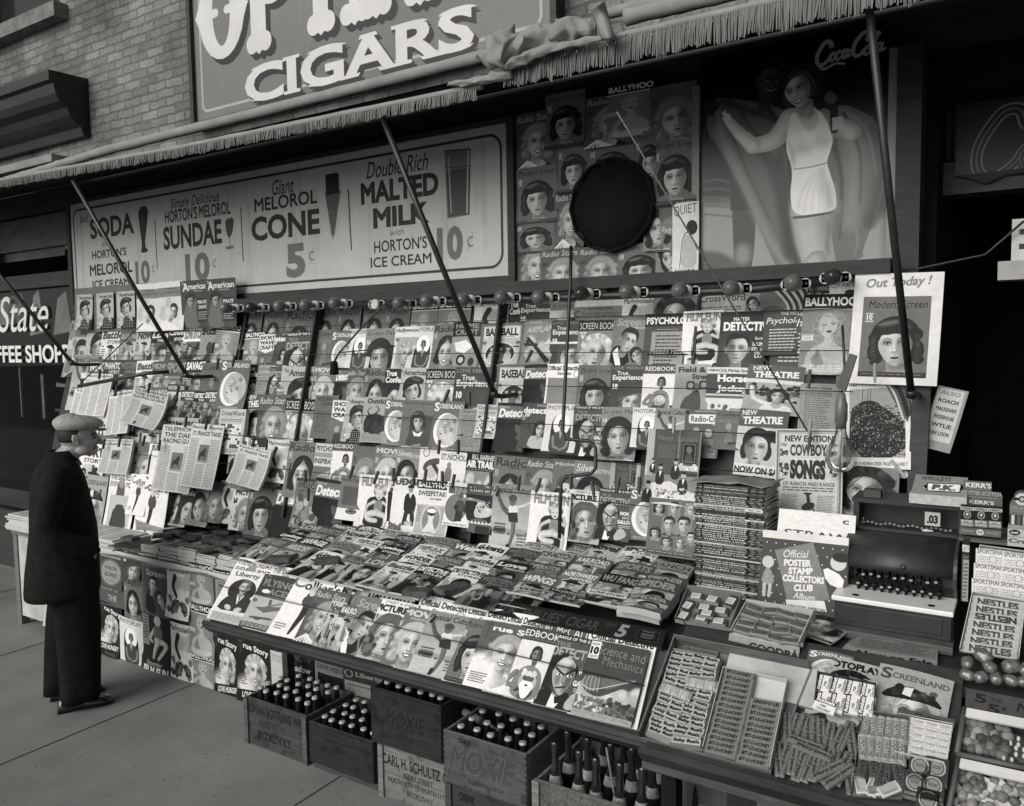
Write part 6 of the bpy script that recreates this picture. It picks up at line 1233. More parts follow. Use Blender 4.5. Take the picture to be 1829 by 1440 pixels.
def slabx(X0,X1,s0,s1,t0,t1,name,m):
 g=MB();P0=RK.p;q=lambda X,s_,t_:Vector((X,P0.y+u_.y*s_+n_.y*t_,P0.z+u_.z*s_+n_.z*t_))
 i=[q(X,s_,t_)for X in (X0,X1)for s_ in (s0,s1)for t_ in (t0,t1)]
 for f in ((0,1,3,2),(4,6,7,5),(0,4,5,1),(2,3,7,6),(0,2,6,4),(1,5,7,3)):g.face([i[k]for k in f])
 return g.build(name,m,rack)
slabx(-6.75,-.55,-.1,1.3,-.03,-.012,'backboard',M_dark)
for x,y in ((439,600),(566,640),(886,700),(1448,600),(1236,700)):X=rp(x,y).x;slabx(X-.007,X+.007,-.05,1.3,.004,.075 if x in (566,886)else.03,'post',M_dark)
X=PY(1640,700,3.5).x;slabx(X-.035,X+.03,-.1,1.28,-.01,.05,'post',M_dark)
for i,sv in enumerate((1.17,.98,.80,.60,.43,.24)):
 g=MB();o_=.05+.018*i;P0=RK.p;q=lambda X:Vector((X,P0.y+u_.y*sv+n_.y*o_,P0.z+u_.z*sv+n_.z*o_))
 g.tube([q(-6.0),q(-.62)],.0022,5);g.build('wire',M_iron,rack)
g=MB();g.tube([rp(*p,.2)for p in ((1020,440),(1019,500),(1005,770),(1010,784),(1052,788),(1064,800),(1064,836),(1056,846),(1012,852),(1002,864),(999,962))],.009,8)
tag(g.build('bent_rod',M_iron),'long bent iron rod standing before the rack middle','rod')
g=MB();g.tube([rp(*p,.22)for p in ((596,648),(606,630),(640,592),(690,540),(704,532),(760,535))],.006,8);g.tube([rp(*p,.2)for p in ((606,630),(650,626),(706,618))],.004,6)
dc=thing('drop_cord','black drop cord with empty lamp socket hanging before the rack','cord');g.build('cord',M_iron,dc)
g=MB();p=rp(597,660,.22);g.lathe([(.012,.05),(.02,.045),(.024,.01),(.027,-.03),(.024,-.032)],14,M=Matrix.Translation(p),cap0=True,cap1=True);g.build('socket',M_black,dc)
p=PY(1093,367,3.79);ve=thing('window_vent','black round vent opening among the pasted covers','vent',p)
g=MB();Mx=Matrix.Rotation(rad(90),4,'X');g.lathe([(.0,.0),(.222,.0),(.222,-.05)],12,0,Mx);g.build('opening',M_black,ve)
g=MB();g.lathe([(.225,-.05),(.238,-.05),(.238,.02),(.225,.02)],12,0,Mx);g.build('rim',M_black,ve)
g=MB();g.box(-2.39,3.845,2.30,-1.395,3.86,3.27);tag(g.build('window_board',M_dark),'dark window board behind the pasted covers','board')
g=MB();g.box(PY(416,520,3.7).x,3.7,2.335,-.5,3.9,2.395);tag(g.build('ledge_board',M_dark),'dark ledge running along the top of the rack','ledge')
def pin_mesh():
 g=MB()
 for s_ in (-1,1):g.prism([(-.0055,0),(.0055,0),(.0055,-.05),(.003,-.075),(-.003,-.075),(-.0055,-.05)],s_*.0008,s_*.0075)
 g.tube([(-.008,0,-.032),(.008,0,-.032)],.004,6);return g
PIN=pin_mesh().build('clothespin',mat('dark_pin_wood',.07,.7,.25,var=.4,scale=40));PIN2=None
pins=[(1447,661,0,0),(1563,650,2,1),(1448,749,-2,1),(802,696,-18,0),(838,700,12,0),(785,786,4,0),(818,786,10,0),(676,842,-16,0),(712,838,-18,0),(631,832,-10,0),(703,836,8,0),(740,842,6,0),(761,838,2,0),(790,842,10,0),(812,847,-4,0),(877,842,8,0),(928,850,2,0),(966,854,-14,0),(1020,846,6,0),(1057,860,16,0),(1106,852,-2,0),(1142,852,4,0),(1204,745,4,1),(1447,770,0,0),(1592,822,40,1),(179,660,8,0),(209,690,-4,0),(268,684,-2,0),(241,752,3,0),(259,778,-4,0),(286,786,6,0),(187,784,2,0),(215,780,2,0),(333,744,6,0),(370,748,2,0),(319,690,2,0),(382,612,-3,0),(390,640,4,0),(419,636,-2,0),(454,778,6,0),(545,840,14,0),(551,872,10,0),(488,650,80,0)]
for k,(x,y,a,pale)in enumerate(pins):
 o=PIN if k==0 else PIN.copy()
 if k:COL.objects.link(o)
 if pale:
  if PIN2 is None:PIN2=PIN.data.copy();PIN2.materials.clear();PIN2.materials.append(M_woodl)
  o.data=PIN2
 o.matrix_world=frame(rp(x,y,.2),Matrix.Rotation(rad(a),3,n_)@Vector((1,0,0)),Matrix.Rotation(rad(a),3,n_)@u_)
 tag(o,'pale wooden clothespin on the right end of the rack' if pale else 'dark wooden clothespin gripping paper on the rack','clothespin','pale clothespins on the rack right end' if pale else 'dark clothespins along the rack wires')
rail=thing('bulb_rail','dark pipe rail of lamp sockets across the rack top','light rail')
def rb(x,y):return PY(x,y,3.66)
g=MB();g.tube([rb(404,554),rb(848,538),rb(1321,519),rb(1500,500)],.02,10);g.build('pipe',M_iron,rail)
glass=bpy.data.materials.new('frosted_bulb');glass.use_nodes=True;b_=glass.node_tree.nodes['Principled BSDF'];b_.inputs['Base Color'].default_value=(.11,.11,.11,1);b_.inputs['Roughness'].default_value=.18;b_.inputs['Subsurface Weight'].default_value=.2
bdark=mat('dark_bulb',.03,.12,.5,var=.3)
gcer=mat('white_porcelain',.42,.25,.5,var=.1)
bulbs=[(430,551,1),(475,550,2),(523,548,1),(571,546,1),(622,543,1),(678,544,0),(734,543,1),(786,539,1),(848,537,1),(917,533,1),(985,533,1),(1057,526,2),(1140,523,1),(1231,521,1),(1321,517,1),(1424,508,1),(1494,497,2)]
Mb=Matrix.Rotation(rad(90),4,'X')
for x,y,k in bulbs:
 p=rb(x,y);fl=.85+(x%7)*.04
 g=MB();g.box(-.055,-.03,-.018,.055,-.012,.018)
 for e in (-1,1):g.lathe([(.024,-.03),(.024,-.012)],12,0,Matrix.Translation((e*.04,0,0))@Mb@Matrix.Scale(-1,4,(0,0,1)),True,True)
 g.lathe([(.03,.012),(.03,.045),(.024,.05),(.02,.045)],16,0,Mb,True,True)
 for e in (-1,1):g.lathe([(.006,.0310),(.006,.0325)],8,1,Matrix.Translation((e*.044,0,0))@Mb,True,True)
 o=g.build('socket',[gcer,M_iron],rail,loc=p)
 if k:
  g=MB();g.lathe([(.014,.04),(.016,.06),(.022,.075),(.034,.095),(.037,.115),(.033,.135),(.02,.15),(.0005,.155)],18,0,Mb@Matrix.Rotation(rad((x%5)*2-4),4,'Y'))
  o=g.build('light_bulb',glass if k==1 else bdark,None,loc=p)
  tag(o,'round frosted unlit bulb in the rail of sockets' if k==1 else 'dark smoked bulb in the rail of sockets','light bulb','pale unlit bulbs on the rail' if k==1 else 'dark bulbs on the rail')
hb=thing('hanging_lamp','large clear light bulb hanging on a cord beside the song sheet','lamp',RK.at(1503,700,.3));sc_=1450/(hb.location-CAM).dot(FWD);k_=1/sc_
g=MB();g.tube([(0,0,.26),(.01,0,.1),(0,0,0)],.005);g.build('cord',M_iron,hb)
g=MB();g.prism([(-.02,.02),(.03,.15),(.055,.14),(.015,.0)],-.012,.012);g.build('bracket',mat('old_bracket',.08,.6,.4),hb)
g=MB();g.lathe([(.006,0),(.014,-.004),(.02,-18*k_),(.024,-22*k_),(.024,-52*k_),(.021,-54*k_),(.02,-66*k_)],18,cap0=True,cap1=True);g.build('socket',mat('brown_socket',.12,.35,.5),hb)
clear=thin_glass('clear_glass',.9,.88,.08)
g=MB();g.lathe([(.018,-62*k_),(.022,-76*k_),(.044,-96*k_),(.058,-112*k_),(.058,-124*k_),(.042,-138*k_),(.02,-144*k_),(.0005,-145*k_)],22);g.build('bulb',clear,hb)
g=MB();g.tube([(0,0,-64*k_),(0,0,-94*k_)],.005,8);g.tube([(-.012,0,-98*k_),(-.004,0,-88*k_),(.006,0,-98*k_),(.014,0,-88*k_)],.0012,5);g.build('filament_stem',gcer,hb)
lc=thing('low_counter','low wooden counter pasted with covers behind the standing man','counter',(0,0,0))
g=MB();g.box(-6.42,3.03,.70,-3.3,3.7,.737);g.build('counter_top',M_wood,lc)
g=MB();g.box(-5.5,3.062,.05,-2.0,3.09,.70);g.box(-5.5,3.09,.0,-2.0,3.2,.05);g.build('front_panel',M_dark,lc)
g=MB();g.box(-6.38,3.058,.07,-5.5,3.085,.69);g.build('pale_panel',mat('scuffed_board',.42,.8,.2,var=.4,scale=3,bump=.1),lc)
g=MB();g.box(-6.44,3.05,0,-6.385,3.11,.70);g.box(-6.44,3.62,0,-6.385,3.68,.70);g.box(-5.52,3.05,.0,-5.485,3.062,.70);g.build('leg',M_wood,lc)
g=MB();rs=[]
for k in range(61):
 t=k/60;x=-5.6+t*2.15;rs.append([Vector((x,3.026-.006*abs(math.sin(t*23))-d*.003,.741-d*.011-.006*math.sin(t*17)*(d>0)-.012*(d>1)*abs(math.sin(t*9))))for d in (0,1,2)])
g.rings(rs,0,False,False,True,False);o=g.build('paper_lining',M_paper,None);o.modifiers.new('t','SOLIDIFY').thickness=.003
tag(o,'wavy pale paper lining hanging over the low counter edge','paper lining')
CF=Plane(3.05,0,90);CG='covers pasted on the low counter front'
lay_row('low counter front',CF,[(177,976,'poster_major',{'w':40,'h':68}),(217,978,'love_mirror',{'w':32,'h':52}),(178,1036,'poster_liberty',{'w':42,'h':40}),(219,1026,'radio_mirror',{'w':33,'h':78}),(251,984,'poster_today',{'w':46,'h':112}),(252,1092,'poster_film',{'w':50,'h':118,'off':.004}),(179,1070,'true_story',{'w':36,'h':92,'r':5,'off':.006}),(213,1098,'photoplay',{'w':40,'h':82,'r':2,'off':.012}),(297,1006,'mademoiselle',{'w':40,'h':92}),(302,1108,'mademoiselle',{'w':40,'h':104}),(337,1003,'ballyhoo',{'w':42,'h':70}),(337,1072,'ballyhoo',{'w':44,'h':92}),(338,1162,'ballyhoo',{'w':44,'h':66}),(379,1014,'psychology',{'w':30,'h':60}),(380,1124,'true_story',{'w':43,'h':120,'off':.004}),(421,1134,'true_story',{'w':58,'h':118,'off':.008})],.2,.28,.004,CG,'pasted_cover',lean=0,yawd=.4,t=.0015,cat='poster')
lay_row('behind the crates',CF,[(481,1160,'blank',{'w':32,'h':90}),(507,1158,'shadow',{'w':50,'h':90}),(562,1178,'sciam',{'w':54,'h':96}),(612,1190,'liberty_dark',{'w':72,'h':96})],.2,.28,.006,CG,'pasted_cover',lean=0,yawd=.3,t=.0015,cat='poster')
lay_row('left end of low counter',CF,[(78,1046,'blank',{'w':84,'h':70,'lb':'grey handbill peeling off the pale left end of the low counter'})],.2,.28,.004,CG,'pasted_cover',lean=0,yawd=0,t=.0015,cat='poster')
def spine(name,s,bg,t):
 c=Cv(260,.045,bg);c.text(s,.1,.008,.75,.038,t,b=.04,sh=.15);c.text('DEC. 1935',.8,.01,.97,.036,t,b=.02);c.text('10¢',.02,.008,.08,.038,t,b=.03);return print_mat('print_'+name,to_image('art_'+name,c,.02))
SPN=[spine('spine_%d'%i,s,b_,t)for i,(s,b_,t)in enumerate((('POPULAR DETECTIVE',.12,.8),('POPULAR WESTERN',.14,.7),('THRILLING DETECTIVE',.1,.6),('ADVENTURE',.8,.15),('GOLD SEAL DETECTIVE',.12,.4),('THRILLING LOVE',.1,.85),('ALL WESTERN',.3,.7),('THE PHANTOM DETECTIVE',.09,.88)))]
def pulp_block(x,y,z,w_,d_,h_,m_front,m_top,rot,seed):
 r=random.Random(seed);g=MB();M_=Matrix.Translation((x,y,z))@Matrix.Rotation(rot,4,'Z')
 g.box(-w_/2,0,0,w_/2,d_,h_,0,M_,fm=1,tm=2);return g.build('pulp_magazine',[M_paper,m_front,m_top],fixn=False)
rr=random.Random(3)
tops=['pulp_dettales','pulp_savage','pulp_ranch','pulp_phantom','pulp_secret','pulp_battle','pulp_sports','pulp_weird','pulp_bestwest','pulp_wings','pulp_popdet','pulp_horror']
i=0
for row,(Y,n0,x0,dx)in enumerate(((3.045,8,-4.72,.19),(3.30,7,-4.85,.2))):
 for k in range(6):
  z=.742;x=x0+k*dx;nb=n0+(k%3)*1+(k//2)
  for j in range(nb):
   h_=rr.uniform(.007,.011);m_=art(tops[i%len(tops)])
   o=pulp_block(x+rr.uniform(-.008,.008),Y+rr.uniform(-.01,.012),z,.178,.24,h_-.0005,M_paper,m_,rad(rr.uniform(-4,4)),i*40+j);z+=h_
   last=j==nb-1
   tag(o,'top magazine of the %s %s counter stack, a weight on it'%(['leftmost','second','third','fourth','fifth','rightmost'][k],'front' if row==0 else 'rear')if last else 'pulp magazine inside a %s stack on the low counter'%('front' if row==0 else 'rear'),'pulp magazine',None if last else 'pulps inside the %s counter stacks'%('front' if row==0 else 'rear'))
  i+=1
M_wt=mat('rusty_weight',.075,.8,.25,var=.45,scale=25,bump=.4)
def weight(x,y,z,L_,rot,seed):
 r=random.Random(seed);g=MB();rs=[]
 for t,s_ in ((0,.86),(.06,1),(.9,.97),(1,.82)):
  rs.append([Vector((L_*(u+r.uniform(-.03,.03))*s_,.037*v*s_*(1+r.uniform(-.08,.08)),.026*t))for u,v in ((-.5,-.8),(-.45,-1),(0,-1.05),(.42,-1),(.5,-.75),(.5,.7),(.4,1),(-.42,1),(-.5,.8))])
 g.rings(rs,0,True,True,False);o=g.build('paperweight',M_wt,None,mw=Matrix.Translation((x,y,z))@Matrix.Rotation(rot,4,'Z'),bevel=.003);return o
PT=Plane(2.72,.955,7)
wts=[(233,960,.80,0),(268,935,.82,.3),(291,954,.83,.9),(314,950,.83,.2),(341,958,.84,.2),(381,963,.85,.4),(402,967,.855,.3),(435,977,.86,.1),(386,938,.83,.2),(398,948,.84,.3),(430,944,.84,.1),(468,941,.85,.2),(349,934,.82,.5)]
for k,(x,y,z,r)in enumerate(wts):
 p=PZ(x,y,z+.02);tag(weight(p.x,p.y,z,.13,r,k),'dark iron weight holding down pulps on the low counter stacks','paperweight','iron weights on the low counter stacks')
for k,(x,y,r)in enumerate(((500,1003,.5),(585,1006,.7),(746,1063,.2),(810,1056,1.2))):
 p=PT.at(x,y,.05);tag(weight(p.x,p.y,p.z,.13 if k<3 else.15,r,k+30),['dark weight on the grey pulp at the left of the slope','dark folded weight on the white pulp above the fur coat covers','dark weight half hidden behind the pale slip','dark upright weight on the white detective pulp'][k],'paperweight')
FLT=Plane(3.2,.80,2)
lay_row('lying by the stacks',FLT,[(228,938,'news_front',{'wm':.3,'hm':.3,'r':24,'off':-.02}),(318,922,'news_front',{'wm':.32,'hm':.28,'r':32,'off':.05}),(196,942,'news_plain',{'wm':.34,'hm':.34,'r':10,'off':-.03})],.3,.3,.0,'newspapers lying on the low counter','newspaper',lean=0,cat='newspaper')
for px_,nn,w_ in ((-6.08,10,.7),(-5.35,6,.55)):
 for k in range(nn):
  g=MB();z=.738+k*.011;M_=Matrix.Translation((px_+rr.uniform(-.02,.02),3.02+rr.uniform(-.02,.02),z))@Matrix.Rotation(rad(rr.uniform(-3,3)),4,'Z')
  g.box(-w_/2,0,0,w_/2,.42,.0104,0,M_,tm=1);o=g.build('newspaper',[M_paper,art('news_plain')],fixn=False);fl=px_<-6
  tag(o,('folded newspaper on top of the pile %s' if k==nn-1 else 'folded newspaper in the pile %s')%('at the far left' if fl else 'before the standing man'),'newspaper',None if k==nn-1 else 'newspapers in the pile %s'%('far left' if fl else 'before the man'))
bx_=thing('display_box','low wooden box carrying two broadcast cards at the rack foot','box',PY(152,915,3.36));bx_.location.z=.74
Wb=PY(302,915,3.36).x-bx_.location.x;hb_=PY(200,872,3.36).z-.74
g=MB();g.box(0,0,0,Wb,.02,hb_);g.box(0,.02,0,.02,.3,hb_);g.box(Wb-.02,.02,0,Wb,.3,hb_);g.box(.02,.28,0,Wb-.02,.3,hb_+.1);g.build('crate_body',mat('brown_box',.09,.7,.3,var=.35,scale=5,stretch=(2,8,8)),bx_)
c=Cv(260,.5,.06);c.text('READ',.3,.06,.52,.15,.8,b=.03);c.text('C',.12,.1,.3,.44,.9,b=.05);c.text('osmopolitan',.28,.2,.97,.36,.9,b=.04);c.text('TONIGHT',.55,.38,.95,.47,.7,b=.02)
M_c1=print_mat('print_tonight',to_image('art_tonight',c));c=Cv(240,.42,.3);c.rrect(.03,.04,.97,.38,.03,.22,line=.015);c.text('TONIGHT READ',.15,.07,.7,.13,.5,b=.01);c.text('Cosmopolitan',.1,.17,.75,.31,.4,b=.02);st=[(.87+(.11 if k%2==0 else.05)*math.sin(k*.628),.21-(.17 if k%2==0 else.07)*math.cos(k*.628))for k in range(10)];c.poly(st,.85)
M_c2=print_mat('print_star',to_image('art_star',c))
for nm,m_,xa,xb,lb in (('sign_card',M_c1,158,211,'black broadcast card with white script on the box front'),('sign_card',M_c2,217,276,'grey broadcast card with a white star on the box front')):
 a,b=PY(xa,876,3.355),PY(xb,906,3.355);g=MB();g.box(a.x,3.353,b.z,b.x,3.358,a.z+.03,0,fm=1);tag(g.build(nm,[M_card,m_],fixn=False),lb,'card')
st_=thing('sloped_stand','dark sloped stand spread with pulps, its front board full of magazines','stand')
SX0,SX1=-3.4,-1.0
g=MB();g.face([(SX0,2.70,.925),(SX1,2.70,.925),(SX1,3.52,1.03),(SX0,3.52,1.03)]);g.face([(SX0,2.70,.90),(SX0,3.52,1.0),(SX1,3.52,1.0),(SX1,2.70,.90)]);g.face([(SX0,2.7,.9),(SX1,2.7,.9),(SX1,2.7,.925),(SX0,2.7,.925)]);g.build('table_top',M_dark,st_,fixn=False)
FD=Plane(2.48,.735,49)
g=MB();q=lambda X,s_,t_:Vector((X,2.48+FD.up.y*s_+FD.n.y*t_,.735+FD.up.z*s_+FD.n.z*t_))
def fdbox(X0,X1,s0,s1,t0,t1,pl=None):
 i=[q(X,s_,t_)for X in (X0,X1)for s_ in (s0,s1)for t_ in (t0,t1)]
 for f in ((0,1,3,2),(4,6,7,5),(0,4,5,1),(2,3,7,6),(0,2,6,4),(1,5,7,3)):g.face([i[k]for k in f])
fdbox(SX0,SX1,-.03,.31,-.05,-.028);fdbox(SX0,SX1,-.03,-.012,-.028,.012);fdbox(SX0,SX1,-.042,-.03,-.06,.0)
g.build('front_board',M_dark,st_)
g=MB();g.box(SX1-.02,2.62,0,SX1,3.5,.86);g.build('side_panel',M_dark,st_)
for x in (SX0+.02,-2.2):g=MB();g.box(x,2.93,.0,x+.04,2.98,.9);g.build('leg',M_dark,st_)
g=MB();g.tube([FD.at(392,1046,.03),FD.at(1152,1225,.03)],.0022,5);g.build('wire',M_iron,st_)
FG='magazines on the front board of the stand'
lay_row('back layer of front board',FD,[(428,995,'eve_post',{'w':62}),(490,1010,'eve_post',{'w':60}),(610,1044,'secrets',{'w':52}),(838,1080,'official_det',{'w':86}),(754,1064,'official_det',{'w':86,'off':.002}),(909,1093,'official_det',{'w':70}),(946,1099,'mccall',{'w':58}),(994,1110,'mccall',{'w':66,'lb':'cover with a small dark haired child on white, back layer of front board'}),(1056,1121,'official_det',{'w':114,'h':180,'t':.02})],.225,.3,-.004,FG,t=.003,lean=.4,curl0=True,lip=True,rollj=.4)
lay_row('front board',FD,[(419,1016,'liberty',{'w':60}),(474,1025,'flying_aces',{'w':60}),(529,1021,'colliers',{'w':84}),(569,1050,'radio_stars',{'w':56}),(594,1072,'pulp_novel',{'w':26}),(613,1079,'pulp_railroad',{'w':40}),(639,1063,'screen_romances',{'w':62}),(679,1068,'picture_play',{'w':66}),(721,1081,'movie_mirror',{'w':68}),(769,1091,'physical_culture',{'w':84}),(834,1102,'modern_screen',{'w':60}),(868,1107,'true_story_white',{'w':90}),(931,1116,'redbook_santa',{'w':76}),(991,1130,'true_detective',{'w':84}),(1057,1142,'science_mech',{'w':99,'h':137})],.2,.25,.012,FG,t=.005,lean=.4,curl0=True,lip=True,rollj=.4)
c=Cv(300,.28,.62);c.text('NOV',.12,.06,.46,.24,.1,b=.05,serif=.06);c.text('NOW 10',.5,.06,1.1,.24,.1,b=.05,serif=.06)
g=sheet('paper_slip',.3,.085,.002,print_mat('print_slip',to_image('art_slip',c)),frame(FD.at(652,1050,-.004),(1,0,0),FD.up));tag(g,'grey paper slip with bold black price lettering behind the front board covers','paper slip')
c=Cv(620,.11,.12);c.text('BAYUK "PHILLIES" CIGAR',.03,.02,.68,.09,.3,b=.0,sh=.25,serif=.02,ol=None);c.text('NOW',.7,.015,.76,.045,.28,b=0,sh=.2);c.text('5',.76,.01,.83,.1,.5,b=.04,sh=.2);c.rrect(.86,.015,.98,.095,.004,.06);c.rrect(.865,.02,.975,.09,.004,.3,line=.003);c.rect(.885,.04,.955,.07,.2);c.lines(.89,.025,.95,.085,3,.4,.1)
BP=Plane(2.70,.985,40);a=BP.at(866,1066,0);Lb=BP.span(866,1066,286)
g=MB();g.box(0,0,-.068,Lb,.03,0,0,fm=1);tag(g.build('cigar_bar_sign',[M_dark,print_mat('print_cigar',to_image('art_cigar',c),.4)],None,mw=frame(a,(1,0,0),BP.up),fixn=False),'long dark cigar advertising bar lying above the front board','sign')
PGp='pulp magazines spread on the sloped stand';PW,PHt=.176,.25
lay_row('back row of slope',PT,[(545,934,'pulp_love'),(577,941,'pulp_sports'),(601,934,'pulp_phantom'),(622,946,'pulp_novel'),(648,939,'pulp_dettales'),(690,944,'pulp_detnew'),(735,951,'pulp_wonder'),(943,966,'pulp_detnew'),(1000,967,'pulp_detnew'),(1056,969,'pulp_novel',{'t':.03}),(1118,975,'pulp_sport',{'wm':.19}),(1184,983,'pulp_bestwest',{'wm':.17,'t':.03})],PW,PHt,.05,PGp,'pulp_magazine',t=.01,lean=9,yawd=1)
lay_row('second row of slope',PT,[(476,960,'pulp_secret'),(506,951,'pulp_cowboy'),(548,960,'pulp_savage'),(599,966,'pulp_ranch'),(642,960,'pulp_triple'),(712,955,'pulp_horror'),(683,972,'pulp_cowboy'),(774,958,'pulp_ranch'),(751,972,'pulp_triple'),(817,968,'pulp_weird'),(857,970,'pulp_allamer'),(912,978,'pulp_bestwest'),(970,981,'pulp_topnotch',{'t':.02})],PW,PHt,.06,PGp,'pulp_magazine',t=.01,lean=9,yawd=1)
lay_row('third row of slope',PT,[(522,968,'pulp_argosy'),(571,984,'pulp_allamer',{'lb':'white pulp under a folded weight, third row of slope'}),(614,987,'pulp_western'),(662,994,'pulp_love'),(727,989,'pulp_wonder'),(782,991,'pulp_mechanix'),(838,993,'pulp_battle'),(893,1000,'pulp_thrlove'),(949,1002,'pulp_operator'),(1034,993,'pulp_railroad'),(1106,1003,'pulp_sports'),(1167,1001,'pulp_ranch',{'t':.02,'wm':.19})],PW,PHt,.07,PGp,'pulp_magazine',t=.01,lean=9,yawd=1)
lay_row('fourth row of slope',PT,[(700,1002,'pulp_battle'),(754,1009,'pulp_dettales'),(813,1011,'pulp_clues',{'wm':.19}),(866,1026,'pulp_bestwest'),(938,1024,'pulp_wings'),(1010,1017,'pulp_northwest'),(1080,1022,'pulp_wufang'),(1158,1024,'pulp_spider',{'t':.03}),(1145,1032,'pulp_spider',{'t':.03,'off':.012})],PW,PHt,.08,PGp,'pulp_magazine',t=.01,lean=9,yawd=1)
lay_row('front row of slope',PT,[(924,1047,'pulp_west',{'hm':.085}),(985,1049,'pulp_horror',{'hm':.09}),(1053,1051,'pulp_lovestory',{'hm':.095}),(1124,1060,'pulp_spider',{'t':.03,'hm':.12})],PW,PHt,.09,PGp,'pulp_magazine',t=.01,lean=9,yawd=1)
z=1.06;p0=PY(1240,1045,3.08);p1=PY(1366,1045,3.08);w_=p1.x-p0.x;k=0;ztop=PY(1240,866,3.08).z
rr=random.Random(12)
while z<ztop:
 h_=rr.uniform(.006,.0098);pale=rr.random()<.14
 o=pulp_block((p0.x+p1.x)/2+rr.uniform(-.006,.006),3.08+rr.uniform(-.006,.006),z,w_*rr.uniform(.95,1.0),.19,h_-.0004,M_paper if pale else SPN[rr.randrange(8)],art('pulp_cowboy'),rad(rr.uniform(-2.5,2.5)),k)
 z+=h_;top=z>=ztop
 tag(o,'topmost pulp of the tall stack beside the cash register' if top else 'pulp with pale page edges in the tall stack' if pale else 'pulp with dark lettered spine in the tall stack','pulp magazine',None if top else 'pale edged pulps in the tall stack' if pale else 'dark spined pulps in the tall stack');k+=1
g=MB();rs=[]
for j in range(9):
 t=j/8;rs.append([Vector((p0.x-.02+(w_+.05)*t,3.06+.19*u,z+.006+.02*abs(math.sin(t*7+u*3))*(1-abs(2*t-1))+(.015 if t>.9 else 0)))for u in [i/6 for i in range(7)]])
g.rings(rs,0,False,False,True,False);o=g.build('paper_bag',mat('crumpled_paper',.2,.6,.4,var=.3,scale=12),None);o.modifiers.new('t','SOLIDIFY').thickness=.002;tag(o,'crumpled dark paper lying over the tall pulp stack','paper')
g=MB();g.box(p0.x-.05,3.05,.95,p1.x+.03,3.35,1.056);tag(g.build('stack_shelf',M_dark),'dark shelf under the tall pulp stack','shelf')
CP=Plane(2.3,.81,38)
def cpt(x,y,off=0.,pl=CP):return pl.at(x,y,off)
cst=thing('candy_stand','dark sloping candy stand at the right carrying boxes of bars','stand')
XR=1.3
g=MB()
def plbox(g,pl,X0,X1,s0,s1,t0,t1,m=0):
 q=lambda X,s_,t_:pl.p+Vector((X,0,0))+pl.up*s_+pl.n*t_
 i=[q(X,s_,t_)for X in (X0,X1)for s_ in (s0,s1)for t_ in (t0,t1)]
 for f in ((0,1,3,2),(4,6,7,5),(0,4,5,1),(2,3,7,6),(0,2,6,4),(1,5,7,3)):g.face([i[k]for k in f],m)
plbox(g,CP,-.99,-.142,-.02,.46,-.03,-.008);plbox(g,CP,-1.0,-.142,-.045,-.02,-.05,.012);g.build('sloped_board',M_dark,cst)
g=MB();g.box(-1.0,2.29,.725,XR,2.33,.772);g.build('front_rail',mat('grimy_wood',.05,.6,.35,var=.6,scale=4,stretch=(1,3,6),bump=.2),cst)
g=MB();g.box(-1.0,2.63,1.02,XR,3.42,1.05);g.build('shelf',M_dark,cst)
g=MB();g.box(-1.0,3.3,0,XR,3.42,1.02);g.box(-.98,2.4,0,-.93,2.46,.75);g.box(.3,2.4,0,.36,2.46,.75);g.build('leg',M_black,cst)
def wrapper(name,text,bg,t,asp=.27,box=None,bold=.04,sh=0,ol=None,stripe=None,sub=None,bars=True,serif=0,px=150):
 c=Cv(px,asp,bg)
 if box is not None:c.rrect(.06,asp*.12,.94,asp*.88,.02,box)
 if stripe is not None:c.rect(0,asp*.36,1,asp*.64,stripe)
 if text:c.text(text,.1,asp*.22,.9,asp*(.62 if sub else.8),t,b=bold,sh=sh,ol=ol,serif=serif)
 if sub:c.lines(.15,asp*.68,.85,asp*.9,2,t,.1)
 if bars:
  for x in (.0,.96):c.rect(x,0,x+.04,asp,max(.05,bg-.15),.6)
 return print_mat('print_'+name,to_image('art_'+name,c,.02),.42,.4)
def bar_mesh(L_,W_,H_,m_top,m_side,twist=True,round_=.3):
 g=MB();e=L_*.06;r=H_*round_
 xs=[(-L_/2,.35),(-L_/2+e*.6,.55),(-L_/2+e,1),(L_/2-e,1),(L_/2-e*.6,.55),(L_/2,.35)]if twist else [(-L_/2,.96),(-L_/2+.001,1),(L_/2-.001,1),(L_/2,.96)]
 rs=[]
 for x,s_ in xs:rs.append([Vector((x,y,H_*.5+(z-H_*.5)*s_))for y,z in ((-W_/2,0),(-W_/2,H_-r),(-W_/2+r,H_),(W_/2-r,H_),(W_/2,H_-r),(W_/2,0))])
 n=6
 for a in range(len(rs)-1):
  for b in range(n):
   c_=(b+1)%n;top=b==2;u0,u1=(xs[a][0]+L_/2)/L_,(xs[a+1][0]+L_/2)/L_
   v0,v1={1:(0,.1),2:(.1,.9),3:(.9,1)}.get(b,(0,.1))
   g.face([rs[a][b],rs[a][c_],rs[a+1][c_],rs[a+1][b]],0 if b in (1,2,3)else 1,((u0,v0),(u0,v1),(u1,v1),(u1,v0))if b in (1,2,3)else None)
 g.face(list(reversed(rs[0])),1);g.face(rs[-1],1)
 return g
def place(proto,first,p,pl,rot,label,cat,group,tiltx=0.):
 o=proto if first else proto.copy()
 if not first:COL.objects.link(o)
 xa=Matrix.Rotation(rot,3,pl.n)@Vector((1,0,0));n_=Matrix.Rotation(tiltx,3,xa)@pl.n
 o.matrix_world=frame(p,xa,n_);return tag(o,label,cat,group)
def quad_pt(q,u,v):a,b,c,d=[Vector((x,y,0))for x,y in q];p=a.lerp(b,u).lerp(d.lerp(c,u),v);return p.x,p.y
